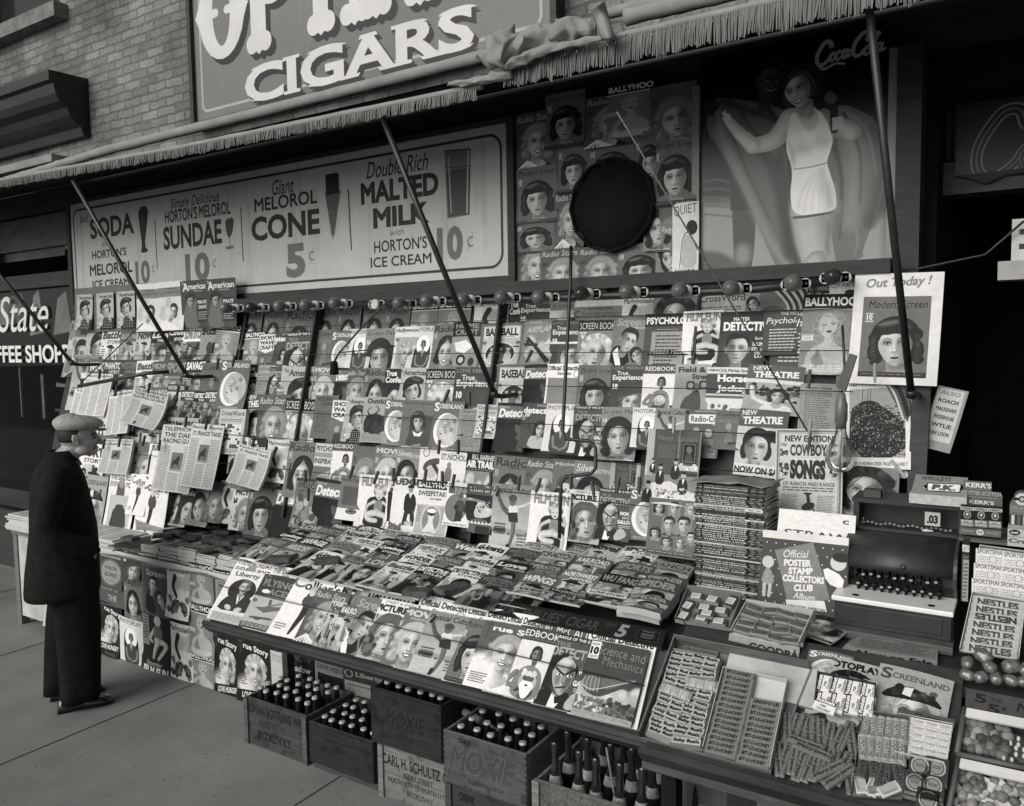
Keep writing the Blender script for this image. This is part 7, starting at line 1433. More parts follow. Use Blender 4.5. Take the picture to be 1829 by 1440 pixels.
def open_box(name,q,pl,h_,m_,label,off=0.,t=.003,lip=None,cat='box',mi=None,group=None):
 P_=[pl.at(x,y,off)for x,y in q];g=MB();n_=pl.n
 g.face([P_[0],P_[3],P_[2],P_[1]]);cen=sum(P_,Vector())/4
 for k in range(4):
  a,b=P_[k],P_[(k+1)%4];i0=(a-cen).normalized()*-t;i1=(b-cen).normalized()*-t;hh=h_ if not isinstance(h_,tuple)else h_[k]
  A,B,C_,D=a,b,b+n_*hh,a+n_*hh
  g.face([A,B,C_,D],0);g.face([a+i0,D+i0,C_+i1,b+i1],1 if mi else 0);g.face([D,C_,C_+i1,D+i0],0)
 o=g.build(name,[m_,mi]if mi else m_,fixn=False);return tag(o,label,cat,group)
WT=[(1209,1150),(1452,1200),(1378,1385),(1146,1322)]
open_box('wooden_tray',WT,CP,(.06,.02,.016,.05),M_wood,'weathered wooden tray holding two boxes of candy bars',0,.006,cat='tray')
B1=[(1206,1168),(1284,1183),(1254,1341),(1153,1315)];B2=[(1294,1196),(1409,1220),(1377,1380),(1257,1341)]
open_box('candy_box',B1,CP,(.035,.024,.012,.02),M_card,'card box of pale script candy bars in the wooden tray',.006)
open_box('candy_box',B2,CP,(.02,.03,.008,.024),M_cardl,'card box of tan honey bars in the wooden tray',.022)
M_w1=wrapper('bar_ruth','Baby Ruth',.42,.12,.3,box=.66,bold=.07,ol=None);M_side=mat('wrapper_side',.3,.4,.4,var=.3,scale=30);M_s2=mat('wrapper_side_tan',.2,.5,.35,var=.2,scale=30)
rr=random.Random(8);pr=bar_mesh(.102,.034,.023,0,1).build('candy_bar',[M_w1,M_side],fixn=False);first=True
for col in range(2):
 for k in range(16):
  u=.27+col*.46+rr.uniform(-.02,.02);v=.035+k*.062+rr.uniform(-.006,.006);x,y=quad_pt(B1,u,v)
  place(pr,first,CP.at(x,y,.010+rr.uniform(0,.006)),CP,rad(rr.uniform(-11,9)),'pale wrapped candy bar lettered in script in the left box','candy bar','script lettered bars in the left box',rad(rr.uniform(-10,4)));first=False
for x,y,r,l in ((1255,1226,2,'striped bar lying loose over the upper script lettered bars'),(1210,1240,-8,'striped bar half sunk at the left of the script lettered bars')):
 o=pr.copy();COL.objects.link(o);o.data=pr.data.copy();o.data.materials[0]=MATS.get('x')or mat('striped_bar',.12,.45,.4,tone2=.5,scale=60,stretch=(4,.2,1));o.matrix_world=frame(CP.at(x,y,.032),Matrix.Rotation(rad(r),3,CP.n)@Vector((1,0,0)),CP.n);tag(o,l,'candy bar')
M_w2=wrapper('bar_honey','BIT-O-HONEY',.42,.14,.26,bold=.05,sh=.15,box=.47);pr=bar_mesh(.1,.027,.017,0,1,False).build('candy_bar',[M_w2,M_s2],fixn=False);first=True
for col,n0,n1 in ((0,0,15),(1,4,15)):
 for k in range(n0,n1):
  x,y=quad_pt(B2,.26+col*.48+rr.uniform(-.01,.01),.04+k*.066);fl=col==1 and k==4
  o=place(pr,first,CP.at(x,y,.025),CP,rad(rr.uniform(-2.5,2.5)+(180 if fl else 0)),'tan honey bar lying upside down under the gap in its box' if fl else 'tan honey bar with embossed capitals in the right box','candy bar',None if fl else 'tan honey bars in the right box',rad(rr.uniform(-5,3)));first=False
QM=[(1409,1278),(1530,1296),(1522,1412),(1374,1374)]
M_w3=wrapper('bar_jane','Mary Jane',.42,.08,.26,stripe=.34,bold=.01,serif=.02,bars=False);pr=bar_mesh(.105,.026,.013,0,1,True).build('candy_bar',[M_w3,M_s2],fixn=False);first=True
for rowi in range(2):
 for k in range(10):
  x,y=quad_pt(QM,.05+k*.1+rr.uniform(-.02,.02),.26+rowi*.5+rr.uniform(-.05,.05))
  place(pr,first,CP.at(x,y,.004+rowi*.004+rr.uniform(0,.006)),CP,rad(-90+rr.uniform(-14,18)),'tan striped molasses bar in the loose heap','candy bar','tan striped bars in the loose heap',rad(rr.uniform(-6,6)));first=False
for x,y,r,l in ((1440,1330,-7,'upper tan striped bar lying across the loose heap'),(1452,1343,-9,'lower tan striped bar lying across the loose heap'),(1480,1378,42,'tan striped bar slanting up across the heap front'),(1500,1388,50,'tan striped bar slanting near the roll candy box')):
 place(pr,False,CP.at(x,y,.026),CP,rad(r),l,'candy bar',None)
g=MB();P_=[CP.at(x,y,.016)for x,y in ((1304,1163),(1460,1196),(1452,1266),(1290,1222))];P2=[p-CP.n*.014 for p in P_]
g.face(list(reversed(P_)),0)
for k in range(4):g.face([P_[k],P_[(k+1)%4],P2[(k+1)%4],P2[k]],1)
tag(g.build('blank_carton',[mat('scuffed_lid',.42,.8,.2,var=.3,scale=5,bump=.05),M_card],fixn=False),'blank scuffed pale carton lying behind the honey bars','carton')
c=Cv(260,.3,.4);c.text('Rubber Nose - Indian Feathers',.04,.05,.96,.11,.12,b=0);c.text('Kernel Peanuts',.04,.15,.5,.21,.12,b=0)
g=sheet('paper_slip',.12,.035,.001,print_mat('print_note',to_image('art_note',c)),frame(CP.at(1222,1152,.012),(1,0,0),CP.up));tag(g,'narrow printed slip at the back of the wooden tray','paper slip')
QR=[(1462,1208),(1566,1229),(1562,1276),(1456,1268)]
open_box('candy_box',QR,CP,(.03,.02,.012,.02),M_dark,'dark box of white chocolate squares behind the striped bars',.03)
c=Cv(150,.55,.84);c.rect(0,0,.98,.2,.1);c.text('Runkels',.06,.02,.92,.17,.9,b=.04,serif=.02);c.text('Milk',.3,.26,.6,.36,.2,sh=.2,b=.02);c.text('Chocolate',.15,.38,.82,.5,.25,sh=.2,b=.02)
M_w4=print_mat('print_runkel',to_image('art_runkel',c,.02),.4,.4);pr=bar_mesh(.062,.038,.012,0,1,False,.15).build('chocolate_square',[M_w4,M_white],fixn=False);first=True
for r_ in range(2):
 for k in range(4):
  x,y=quad_pt(QR,.12+k*.25,.2+r_*.58);place(pr,first,CP.at(x,y,.034+.002*r_),CP,rad(88+rr.uniform(-3,3)),'white chocolate square with upright black lettering','chocolate','white chocolate squares in the dark box');first=False
place(pr,False,CP.at(1474,1264,.05),CP,rad(-9),'white chocolate square lying crosswise at the box corner','chocolate',None)
QB=[(1543,1277),(1625,1291),(1612,1430),(1521,1424)]
open_box('candy_box',QB,CP,(.035,.03,.01,.03),mat('brown_card',.12,.8,.2),'tall brown box of candy rolls and small packets',.012)
M_roll=wrapper('roll','TOOTSIE',.6,.3,.3,bold=.02,sub=True);g=MB()
n=14;rs=[[Vector((x,.0125*math.cos(2*math.pi*j/n),.0125+.0125*math.sin(2*math.pi*j/n)))for j in range(n)]for x in (-.036,.036)]
for j in range(n):g.face([rs[0][j],rs[0][(j+1)%n],rs[1][(j+1)%n],rs[1][j]],0,((0,j/n*2%1),(0,j/n*2%1+.14),(1,j/n*2%1+.14),(1,j/n*2%1)),True)
g.face(list(reversed(rs[0])),1);g.face(rs[1],1)
pr=g.build('candy_roll',[M_roll,M_white],fixn=False);first=True
for r_ in range(2):
 for k in range(6):
  x,y=quad_pt(QB,.1+k*.16,.17+r_*.25);place(pr,first,CP.at(x,y,.02+rr.uniform(0,.006)),CP,rad(-84+rr.uniform(-8,8)),'pale paper candy roll in the tall brown box','candy roll','candy rolls in the tall brown box');first=False
M_w5=wrapper('bar_nut','hHENT',.3,.1,.3,bold=.05,ol=.5);pr=bar_mesh(.075,.028,.016,0,1).build('candy_bar',[M_w5,M_side],fixn=False);first=True
for u,v,r in ((.14,.62,-92),(.36,.6,-80),(.62,.64,-86),(.55,.72,-96),(.86,.66,-74)):
 x,y=quad_pt(QB,u,v);place(pr,first,CP.at(x,y,.026),CP,rad(r),'dark lettered nut bar in the tall brown box','candy bar','dark nut bars in the tall brown box');first=False
M_w6=wrapper('packet','',.75,.3,.55,box=.6,bars=False,sub=True);pr=bar_mesh(.055,.03,.01,0,1,False).build('small_packet',[M_w6,M_white],fixn=False);first=True
for u,v,r,h_ in ((.14,.84,-70,.02),(.4,.86,-100,.02),(.72,.88,38,.032),(.5,.9,20,.02)):
 x,y=quad_pt(QB,u,v);place(pr,first,CP.at(x,y,h_),CP,rad(r),'small white printed packet at the front of the tall brown box','packet','white packets in the tall brown box');first=False
QC=[(1606,1277),(1702,1296),(1688,1372),(1600,1352)]
open_box('gum_box',QC,CP,(.012,.012,.03,.012),M_cardl,'shallow tray of small white gum packets under a grey header',.02)
c=Cv(260,.17,.32);c.text('Chiclets',.3,.03,.75,.14,.08,b=.02,serif=.03)
g=MB();a=CP.at(1604,1264,.03);Lc=CP.span(1604,1264,98);g.box(0,0,-.026,Lc,.002,0,0,fm=1);tag(g.build('header_card',[M_card,print_mat('print_chic',to_image('art_chic',c))],None,mw=frame(a,(1,0,0),CP.up),fixn=False),'grey lettered header card above the white gum packets','card')
M_w7=wrapper('gum','Chiclets',.8,.4,.5,bold=.02,sub=True,serif=.02,bars=False);pr=bar_mesh(.036,.018,.009,0,1,False,.1).build('gum_packet',[M_w7,M_white],fixn=False);first=True
for r_ in range(6):
 for k in range(4):
  if k==0 and r_>3:continue
  x,y=quad_pt(QC,.12+k*.25,.1+r_*.155);place(pr,first,CP.at(x,y,.022),CP,rad(rr.uniform(-2,2)),'small white gum packet in the header tray','gum packet','white gum packets in the tray');first=False
c=Cv(120,1.2,.24);c.ell(.5,.5,.38,.38,.62,line=.08);c.ell(.5,.5,.3,.3,.5);c.lines(.3,.42,.7,.58,2,.2,.1);c.text('CIGARETTES',.08,1.0,.92,1.12,.6,b=.02)
M_w8=print_mat('print_cig',to_image('art_cig',c),.4,.4);g=MB();g.box(-.027,-.02,0,.027,.002,.07,0,fm=1);pr=g.build('cigarette_pack',[M_card,M_w8],fixn=False);first=True
for x,y in ((1641,1400),(1671,1404),(1632,1430),(1664,1436),(1655,1462)):
 o=pr if first else pr.copy();
 if not first:COL.objects.link(o)
 first=False;o.matrix_world=frame(CP.at(x,y,.022),(1,0,0),CP.up);tag(o,'dark cigarette pack with pale ring below the gum tray','cigarette pack','cigarette packs below the gum tray')
CS=Plane(2.32,.80,36);M_fr=mat('case_wood',.09,.5,.4,var=.3,scale=8)
def case(q,name,label,off):
 P_=[CS.at(x,y,off)for x,y in q];o=thing(name,label,'display case',(0,0,0));n_=CS.n;g=MB()
 D=[p-n_*.075 for p in P_];g.face([D[0],D[3],D[2],D[1]])
 for k in range(4):g.face([P_[k],P_[(k+1)%4],D[(k+1)%4],D[k]])
 g.build('case_body',M_fr,o,fixn=False);g=MB()
 for k in range(4):
  if k==0:continue
  a,b=P_[k],P_[(k+1)%4];g.tube([a+n_*.004,b+n_*.004],.008,6)
 g.build('frame',M_fr,o)
 a,b=P_[0],P_[1];d=(P_[3]-P_[0]).normalized()*.028;g=MB();e=n_*.008
 g.face([a+e,a+d+e,b+d+e,b+e]);g.face([a+d+e,a+d,b+d,b+d+e]);g.build('header_strip',mat('enamel_strip',.6,.3,.5,var=.1),o,fixn=False)
 g=MB();g.face([P_[0]+n_*.002,P_[3]+n_*.002,P_[2]+n_*.002,P_[1]+n_*.002]);g.build('glass_top',clear_flat,o,fixn=False)
 return o
clear_flat=thin_glass('case_glass',.5,.96)
K1=[(1723,1266),(1880,1296),(1872,1382),(1709,1348)];K2=[(1712,1356),(1876,1392),(1862,1490),(1694,1448)]
case(K1,'candy_case','glass topped case of round dark chocolates at the right edge',.03);case(K2,'candy_case','glass topped case of mixed wrapped sweets at the lower right corner',.03)
M_ch=[mat('choc_%d'%i,t,.5,.35,var=.25,scale=40,bump=.2)for i,t in enumerate((.06,.12,.18,.26,.34))]
r=random.Random(4)
def ball(rx,ry,rz,n=12,lump=0.,seed=0):
 q=random.Random(seed);g=MB();L_=[q.uniform(0,6.3)for _ in range(4)]
 rs=[]
 for i in range(1,9):
  a=math.pi*i/9;rs.append([Vector((rx*math.sin(a)*math.cos(b)*(1+lump*math.sin(3*b+L_[0])*math.sin(2*a+L_[1])),ry*math.sin(a)*math.sin(b)*(1+lump*math.sin(2*b+L_[2])),rz-rz*math.cos(a)))for b in [2*math.pi*j/n for j in range(n)]])
 g.rings(rs,0);return g
prs=[ball(.016,.015,.012,lump=.08,seed=i).build('chocolate',M_ch[i])for i in range(5)];used=[0]*5
for row in range(5):
 for k in range(6):
  u=.06+k*.085+(row%2)*.04+r.uniform(-.012,.012);v=.32+row*.135+r.uniform(-.02,.02);x,y=quad_pt(K1,u,v);i=r.randrange(5)
  o=prs[i]if not used[i]else prs[i].copy()
  if used[i]:COL.objects.link(o)
  used[i]=1;o.matrix_world=frame(CS.at(x,y,-.012+r.uniform(0,.014)),Matrix.Rotation(r.uniform(0,3),3,CS.n)@Vector((1,0,0)),CS.n);tag(o,'round chocolate cream behind the glass of the upper case','chocolate','chocolate creams in the upper case')
for k,(x,y)in enumerate(((1812,1330),(1822,1350),(1800,1368))):
 p=thing('almond_disc',['upper flat dark sweet with four white nuts','middle flat dark sweet with white nuts','front flat dark sweet with white nuts'][k]+' in the glass case','sweet',mw=frame(CS.at(x,y,-.012+.004*k),(1,0,0),CS.n))
 ball(.03,.03,.008,18).build('disc',M_ch[0],p)
 for a in range(4):ball(.005,.008,.006,8).build('nut',M_white,p,loc=(.013*math.cos(a*1.57+.8),.013*math.sin(a*1.57+.8),.012))
M_sw=[mat('sweet_%d'%i,t,.35,.5,var=.3,scale=50,bump=.15)for i,t in enumerate((.12,.3,.5,.7,.2))]
prs=[]
for i in range(5):
 if i in (2,3):g=MB();g.box(-.014,-.01,0,.014,.01,.014);prs.append(g.build('sweet',M_sw[i],bevel=.003))
 else:prs.append(ball(.015,.014,.013,lump=.14,seed=i+9).build('sweet',M_sw[i]))
used=[0]*5
for row in range(6):
 for k in range(9):
  u=.07+k*.09+(row%2)*.04+r.uniform(-.02,.02);v=.3+row*.125+r.uniform(-.02,.02);x,y=quad_pt(K2,u,v);i=r.randrange(5)
  o=prs[i]if not used[i]else prs[i].copy()
  if used[i]:COL.objects.link(o)
  used[i]=1;o.matrix_world=frame(CS.at(x,y,-.014+r.uniform(0,.02)),Matrix.Rotation(r.uniform(0,3),3,CS.n)@Vector((1,0,0)),Matrix.Rotation(r.uniform(-.5,.5),3,Vector((1,0,0)))@CS.n);tag(o,'mixed wrapped sweet behind the glass of the lower case','sweet','wrapped sweets in the lower case')
c=Cv(360,.3,.27);c.text('5',.1,.04,.25,.15,.06,b=.03,serif=.02);c.text('FOR',.3,.06,.42,.11,.06,b=0);c.text('5',.26,.14,.4,.25,.06,b=.03);c.text('¢',.42,.14,.48,.2,.08);c.text('No',.58,.06,.85,.17,.07,b=.02,sh=.2);c.text('Che',.68,.17,.95,.26,.07,b=.0)
KS=Plane(2.62,1.06,60);a=CS.at(1726,1229,.04);g=MB();g.box(0,0,-.07,CS.span(1726,1229,150),.004,0,0,fm=1)
tag(g.build('price_sign',[M_card,print_mat('print_five',to_image('art_five',c))],None,mw=frame(a,(1,0,0),Plane(0,0,48).up),fixn=False),'grey price card lettered five for five above the glass cases','sign')
M_foil=mat('crinkled_foil',.22,.42,.6,metal=.6,var=.3,scale=60,bump=1.,bscale=34);SH=Plane(2.62,1.06,30)
prf=ball(.021,.019,.016,16,.16,3).build('foil_sweet',M_foil);first=True
for k,(x,y,s_)in enumerate(((1727,1204,1),(1752,1208,1),(1779,1210,1),(1806,1214,1),(1830,1216,1),(1728,1182,1),(1756,1172,1.25),(1806,1190,1.2),(1832,1195,1),(1768,1190,1))):
 o=prf if first else prf.copy()
 if not first:COL.objects.link(o)
 first=False;o.matrix_world=frame(SH.at(x,y+8,.005+(.02 if k>4 else 0)),Matrix.Rotation(k,3,SH.n)@Vector((1,0,0)),SH.n)@Matrix.Scale(s_,4);tag(o,'round foil wrapped sweet heaped before the chocolate bars','sweet','foil wrapped sweets in the heap')
NB=Plane(2.78,1.07,52)
QN=[(1737,1062),(1832,1079),(1820,1180),(1714,1165)];open_box('candy_box',QN,NB,(.03,.03,.02,.03),M_cardl,'pale card box of chocolate bars with upright grey capitals',0)
M_w9=wrapper('bar_nes','NESTLES',.62,.2,.24,bold=.06,bars=False,ol=.75);pr=bar_mesh(.14,.034,.012,0,1,False,.1).build('candy_bar',[M_w9,M_white],fixn=False);first=True
for k in range(7):
 x,y=quad_pt(QN,.5,.1+k*.135);fl=k==2;place(pr,first,NB.at(x,y,.006+k*.001),NB,rad((180 if fl else 0)+rr.uniform(-1.5,1.5)),'grey lettered chocolate bar turned upside down in the pale box' if fl else 'grey lettered chocolate bar in the pale box','candy bar',None if fl else 'grey lettered bars in the pale box',rad(4));first=False
SB=Plane(2.98,1.17,66);QS=[(1750,976),(1850,990),(1842,1074),(1738,1060)];open_box('candy_box',QS,SB,(.03,.02,.01,.02),M_cardl,'pale card box of white lettered chocolate bars, upper right',0)
c=Cv(170,.55,.74);c.text("SPORTSMAN'S",.04,.05,.96,.19,.25,b=.02);c.lines(.06,.28,.94,.5,3,.5,.1);c.ell(.5,.36,.1,.1,.72);c.ell(.5,.36,.1,.1,.4,line=.015)
M_w10=print_mat('print_sport',to_image('art_sport',c),.45,.4);pr=bar_mesh(.098,.05,.014,0,1,False,.15).build('candy_bar',[M_w10,M_white],fixn=False);first=True
for k in range(3):
 for u in (.26,.74):
  x,y=quad_pt(QS,u,.2+k*.32);place(pr,first,SB.at(x,y,.006),SB,rad(rr.uniform(-2,2)),'white chocolate bar with small capitals in the upper right box','candy bar','white lettered bars in the upper right box',rad(3));first=False
def vbox(name,x0,y0,x1,y1,Y,d_,m_f,m_s,label,cat='box',group=None):
 a,b=PY(x0,y0,Y),PY(x1,y1,Y);g=MB();g.box(a.x,Y,b.z,b.x,Y+d_,a.z,0,fm=1);return tag(g.build(name,[m_s,m_f],fixn=False),label,cat,group)
c=Cv(240,.9,.36);c.text("KERR'S",.06,.05,.72,.24,.75,b=.04);c.text('BUTTER SCOTCH',.02,.36,.96,.5,.62,b=.02);c.lines(.1,.56,.9,.62,1,.55,0);c.text("KERR'S",.16,.68,.8,.82,.75,b=.03);c.lines(.06,.28,.7,.32,1,.5,0)
kx=thing('butterscotch_display','grey stepped butterscotch display with three small cartons','display',(0,0,0))
a,b=PY(1721,858,3.24),PY(1790,908,3.24);H_,W_=a.z-b.z,b.x-a.x
g=MB();mk=print_mat('print_kerr',to_image('art_kerr',c));g.prism([(0,0),(W_,0),(W_,.5*H_),(W_*.94,.62*H_),(W_*.72,.62*H_),(W_*.72,H_),(0,H_)],0,.003);o=g.build('back_card',mk,kx,loc=(a.x,3.24,b.z))
uvl=o.data.uv_layers.new(name='UVMap')
for lp in o.data.loops:v=o.data.vertices[lp.vertex_index].co;uvl.data[lp.index].uv=(v.x/W_,v.z/H_)
a,b=PY(1714,941,3.17),PY(1788,961,3.17);c=Cv(240,.22,.38);c.ell(.5,.11,.09,.09,.75);c.text('5¢',.45,.06,.56,.16,.2);c.lines(.06,.07,.36,.15,2,.6,.1);c.lines(.64,.07,.95,.15,2,.6,.1)
g=MB();g.box(a.x,3.17,b.z,b.x,3.235,a.z,0,fm=1);g.build('tray',[M_card,print_mat('print_tray',to_image('art_tray',c))],kx,fixn=False)
c=Cv(110,1.6,.1);c.rect(0,.12,1,.36,.7);c.text("KERR'S",.08,.16,.92,.32,.15,b=.04);c.ell(.5,.68,.24,.26,.6,line=.07);c.ell(.5,.66,.1,.12,.7);c.rect(0,1.06,1,1.6,.4);c.text('BUTTER',.08,1.1,.92,1.28,.75,b=.03);c.text('SCOTCH',.08,1.34,.92,1.52,.75,b=.03);M_kb=print_mat('print_carton',to_image('art_carton',c))
for k in range(3):vbox('butterscotch_carton',1716+k*25,902+k*1.5,1739+k*25,942+k*1.5,3.16,.02,M_kb,M_dark,['left','middle','right'][k]+' small dark butterscotch carton with a portrait ring','carton','butterscotch cartons in the grey display')
g=MB();a,b=PY(1712,962,3.14),PY(1830,978,3.14);g.box(a.x,3.14,b.z,b.x+.5,3.4,a.z);tag(g.build('back_shelf',mat('shelf_wood',.13,.6,.3,var=.3,scale=6,stretch=(1,4,8))),'narrow shelf carrying the butterscotch display','shelf')
g=MB();g.box(a.x,3.2,1.05,1.2,3.24,b.z);tag(g.build('shelf_support',M_black),'dark board under the narrow butterscotch shelf','board')
c=Cv(160,1.0,.66);c.ell(.25,.2,.2,.17,.12);c.text('nut',.12,.13,.38,.27,.8,b=.03);c.rect(0,.42,1,.46,.4);c.text('Crackers',.05,.55,1.6,.8,.4,b=.03,ol=.25);vbox('cracker_box',1800,944,1850,980,3.13,.1,print_mat('print_crack',to_image('art_crack',c)),M_cardl,'pale cracker box with a dark oval at the right edge')
ld=thing('roll_display','small rounded card display of candy rolls at the right edge','display',(0,0,0));a,b=PY(1804,878,3.2),PY(1846,944,3.2);W_,H_=b.x-a.x,a.z-b.z
c=Cv(160,1.5,.4);c.ell(.5,.3,.28,.26,.7);c.ell(.5,.3,.14,.14,.1);c.rect(.14,.24,.86,.36,.12);c.ell(.5,.3,.09,.09,.6);c.text('LIFE SAVERS',.05,.62,.95,.76,.55,b=.02);c.lines(.05,.82,.95,.88,1,.55,0);c.rect(0,.98,1,1.5,.2)
for k in range(4):c.rect(.08+k*.24,1.0,.22+k*.24,1.4,(.7,.35,.6,.25)[k])
g=MB();g.prism([(0,0),(W_,0),(W_,H_*.62),(W_*.9,H_*.74)]+[(W_*(.5+.34*math.cos(t)),H_*(.8+.2*math.sin(t)))for t in [i*math.pi/8 for i in range(9)]]+[(W_*.1,H_*.74),(0,H_*.62)],0,.05);o=g.build('card_body',print_mat('print_life',to_image('art_life',c)),ld,loc=(a.x,3.2,b.z));uvl=o.data.uv_layers.new(name='UVMap')
for lp in o.data.loops:v=o.data.vertices[lp.vertex_index].co;uvl.data[lp.index].uv=(v.x/W_,v.z/H_)
vbox('chocolate_slab',1719,966,1729,1075,3.02,.05,art('psychology'),M_dark,'tall narrow chocolate carton standing beside the cash register')
C2=Plane(2.62,1.06,24)
QD=[(1229,1056),(1326,1070),(1304,1128),(1206,1112)];open_box('candy_box',QD,C2,(.03,.02,.014,.02),mat('grey_box',.2,.8,.2),'grey box of small white labelled cartons under the tall pulp stack',.012)
c=Cv(120,.5,.28);c.rect(.2,.04,.8,.46,.8);c.lines(.24,.1,.76,.4,4,.3,.1);M_w11=print_mat('print_med',to_image('art_med',c));pr=bar_mesh(.055,.03,.016,0,1,False,.1).build('small_carton',[M_w11,M_card],fixn=False);first=True
for u,v,r in ((.2,.2,4),(.5,.22,-4),(.84,.2,80),(.12,.52,80),(.42,.5,2),(.72,.52,3),(.12,.84,82),(.44,.82,-2),(.76,.84,3),(.5,.66,0)):
 x,y=quad_pt(QD,u,v);place(pr,first,C2.at(x,y,.016+.012*(u==.5)),C2,rad(r),'small carton with a white label in the grey box','carton','white labelled cartons in the grey box');first=False
QG=[(1334,1080),(1456,1100),(1428,1160),(1304,1134)];open_box('candy_box',QG,C2,(.026,.03,.006,.02),M_cardl,'printed card box of nut bars with a chequered corner',.012)
c=Cv(300,.2,.55);c.text('GOODBAR',.3,.05,1.1,.17,.1,b=.04)
for k in range(4):c.rect(.92,.02+k*.05,.95,.045+k*.05,.1)
a,b=C2.at(1302,1136,.006),C2.at(1428,1164,.006);g=MB();g.box(0,0,-.035,(b-a).length,.003,0.006,0,fm=1);tag(g.build('nut_bar_placard',[M_card,print_mat('print_good',to_image('art_good',c))],None,mw=frame(a,b-a,(0,.2,1)),fixn=False),'printed front flap of the nut bar box','card')
M_w12=wrapper('bar_good','Mr.GOODBAR',.44,.14,.42,bold=.03,sub=True);pr=bar_mesh(.066,.03,.012,0,1,False).build('candy_bar',[M_w12,M_s2],fixn=False);first=True
for r_ in range(4):
 for k in range(4):
  x,y=quad_pt(QG,.14+k*.24+rr.uniform(-.03,.03),.12+r_*.24+rr.uniform(-.03,.03));place(pr,first,C2.at(x,y,.014+rr.uniform(0,.008)),C2,rad(rr.uniform(-16,12)),'short grey nut bar in the chequered box','candy bar','grey nut bars in the chequered box',rad(rr.uniform(-8,8)));first=False
lay_row('under the cash register',CP,[(1445,1160,'screenland',{'w':80,'h':60,'off':.0}),(1463,1169,'photoplay_blk',{'w':116,'h':110,'r':2,'off':.004}),(1573,1184,'screenland_hat',{'w':128,'h':120,'r':5,'off':.01})],.2,.28,.0,'covers lying under the cash register',lean=0,yawd=0,curl0=True)
lay_row('between the nut bars and register',Plane(2.75,1.055,12),[(1440,1092,'smile_girl',{'wm':.17,'hm':.17,'r':14})],.2,.2,.0,'covers lying under the cash register',lean=0,yawd=0)
c=Cv(260,.84,.5);c.rect(0,.5,1,.84,.6);c.text('Now on Sale',.04,.56,.96,.76,.1,b=.05,sh=.1);c.lines(.06,.08,.94,.44,9,.3,.2);M_now=print_mat('print_now',to_image('art_now',c))
for k in range(6):
 g=MB();p=PZ(1500+k*4,1163+k*2,1.052+k*.003);M_=Matrix.Translation((p.x,p.y,1.0515+k*.003))@Matrix.Rotation(rad(-6+k*2),4,'Z');g.box(0,0,0,.24,.2,.0026,0,M_,tm=1);o=g.build('newspaper',[M_paper if k%2 else M_cardl,M_now],fixn=False);tag(o,'topmost loose paper sheet under the cash register' if k==5 else 'loose paper sheet piled under the cash register','paper',None if k==5 else 'loose sheets under the cash register')
AL=Plane(2.98,1.06,74)
lay_row('left of the cash register',AL,[(1363,946,'album',{'w':146,'h':134,'r':-1,'t':.03})],.3,.3,.02,'albums beside the register','stamp_album',lean=0,cat='album',yawd=-2)
lay_row('behind the stamp album',AL,[(1392,908,'straw',{'w':134,'h':56,'off':-.03})],.3,.3,-.02,'cards behind the album','display_card',lean=0,cat='card',yawd=0)
zz=lambda y,Y:PY(1600,y,Y).z
X0,X1=-.548,-.187;Y0,Z0=2.87,1.07;Wd=X1-X0
rg=thing('cash_register','old dark wooden cash register with white ledge and round keys','cash register',(X0,Y0,Z0))
M_reg=mat('register_steel',.026,.45,.4,var=.3,scale=14);M_regw=mat('register_wood',.03,.4,.4,var=.5,scale=8,stretch=(1,6,10));M_marb=mat('marble_ledge',.74,.25,.5,var=.08,scale=9)
lz0,lz1=zz(1156,2.87)-Z0,zz(1136,2.87)-Z0;mz1=zz(1078,2.885)-Z0;mz0=mz1-.017;DB,DT,TP=1.262-Z0,1.363-Z0,1.455-Z0
g=MB();g.box(.02,.05,1.0515-Z0,Wd-.004,.42,lz0+.004);g.build('base',M_black,rg)
g=MB();pr=[(0,lz0),(-.012,lz0+.006),(-.01,lz1-.006),(.014,lz1+.004),(.05,lz1+.004),(.05,lz0)];g.rings([[Vector((x,y,z))for y,z in pr]for x in (-.008,Wd+.004)],0,True,True,False);g.build('drawer_lip',mat('lip_wood',.06,.5,.4,var=.4,scale=8,stretch=(1,6,10)),rg,bevel=.003)
g=MB();g.box(.004,.016,lz1+.005,Wd-.004,.1,mz0-.001);g.box(.03,.012,lz1+.02,Wd-.03,.0155,mz0-.012);g.build('drawer',M_reg,rg,bevel=.002)
g=MB();pl_=[(Wd*(.5+.15*math.cos(t*math.pi/6)),(lz0+lz1)/2+.005*math.sin(t*math.pi/6))for t in range(12)];g.prism(pl_,-.0145,-.0122);g.build('nameplate',mat('plate_brass',.16,.4,.5,metal=.6),rg)
g=MB();g.box(-.006,.004,mz0,Wd+.002,.17,mz1);g.build('marble_ledge',M_marb,rg,bevel=.004)
for x in (.18,.82):
 g=MB();g.lathe([(.011,0),(.011,.0015)],14,0,Matrix.Translation((Wd*x,.045,mz1)),True,True);g.build('ledge_button',M_black,rg)
g=MB();prf=[(.17,mz1+.0005),(.165,mz1+.012),(.185,mz1+.02),(.2,mz1+.024),(.2,DB-.004),(.152,DB-.003),(.146,DB)]
for k in range(1,11):a=k/10*math.pi/2;prf.append((.146+.16*(1-math.cos(a)**.85),DB+(DT-DB)*math.sin(a)**.95))
prf+=[(.34,DT+.001),(.5,DT+.001),(.5,mz1+.0005)]
g.rings([[Vector((x,y,z))for y,z in prf]for x in (.003,Wd-.012)],0,True,True,False);o=g.build('curved_cover',M_reg,rg)
sm=o.data.polygons;[setattr(p_,'use_smooth',.146<max(o.data.vertices[v].co.y for v in p_.vertices)<.31 and min(o.data.vertices[v].co.z for v in p_.vertices)>DB-.001 and len(p_.vertices)==4)for p_ in sm]
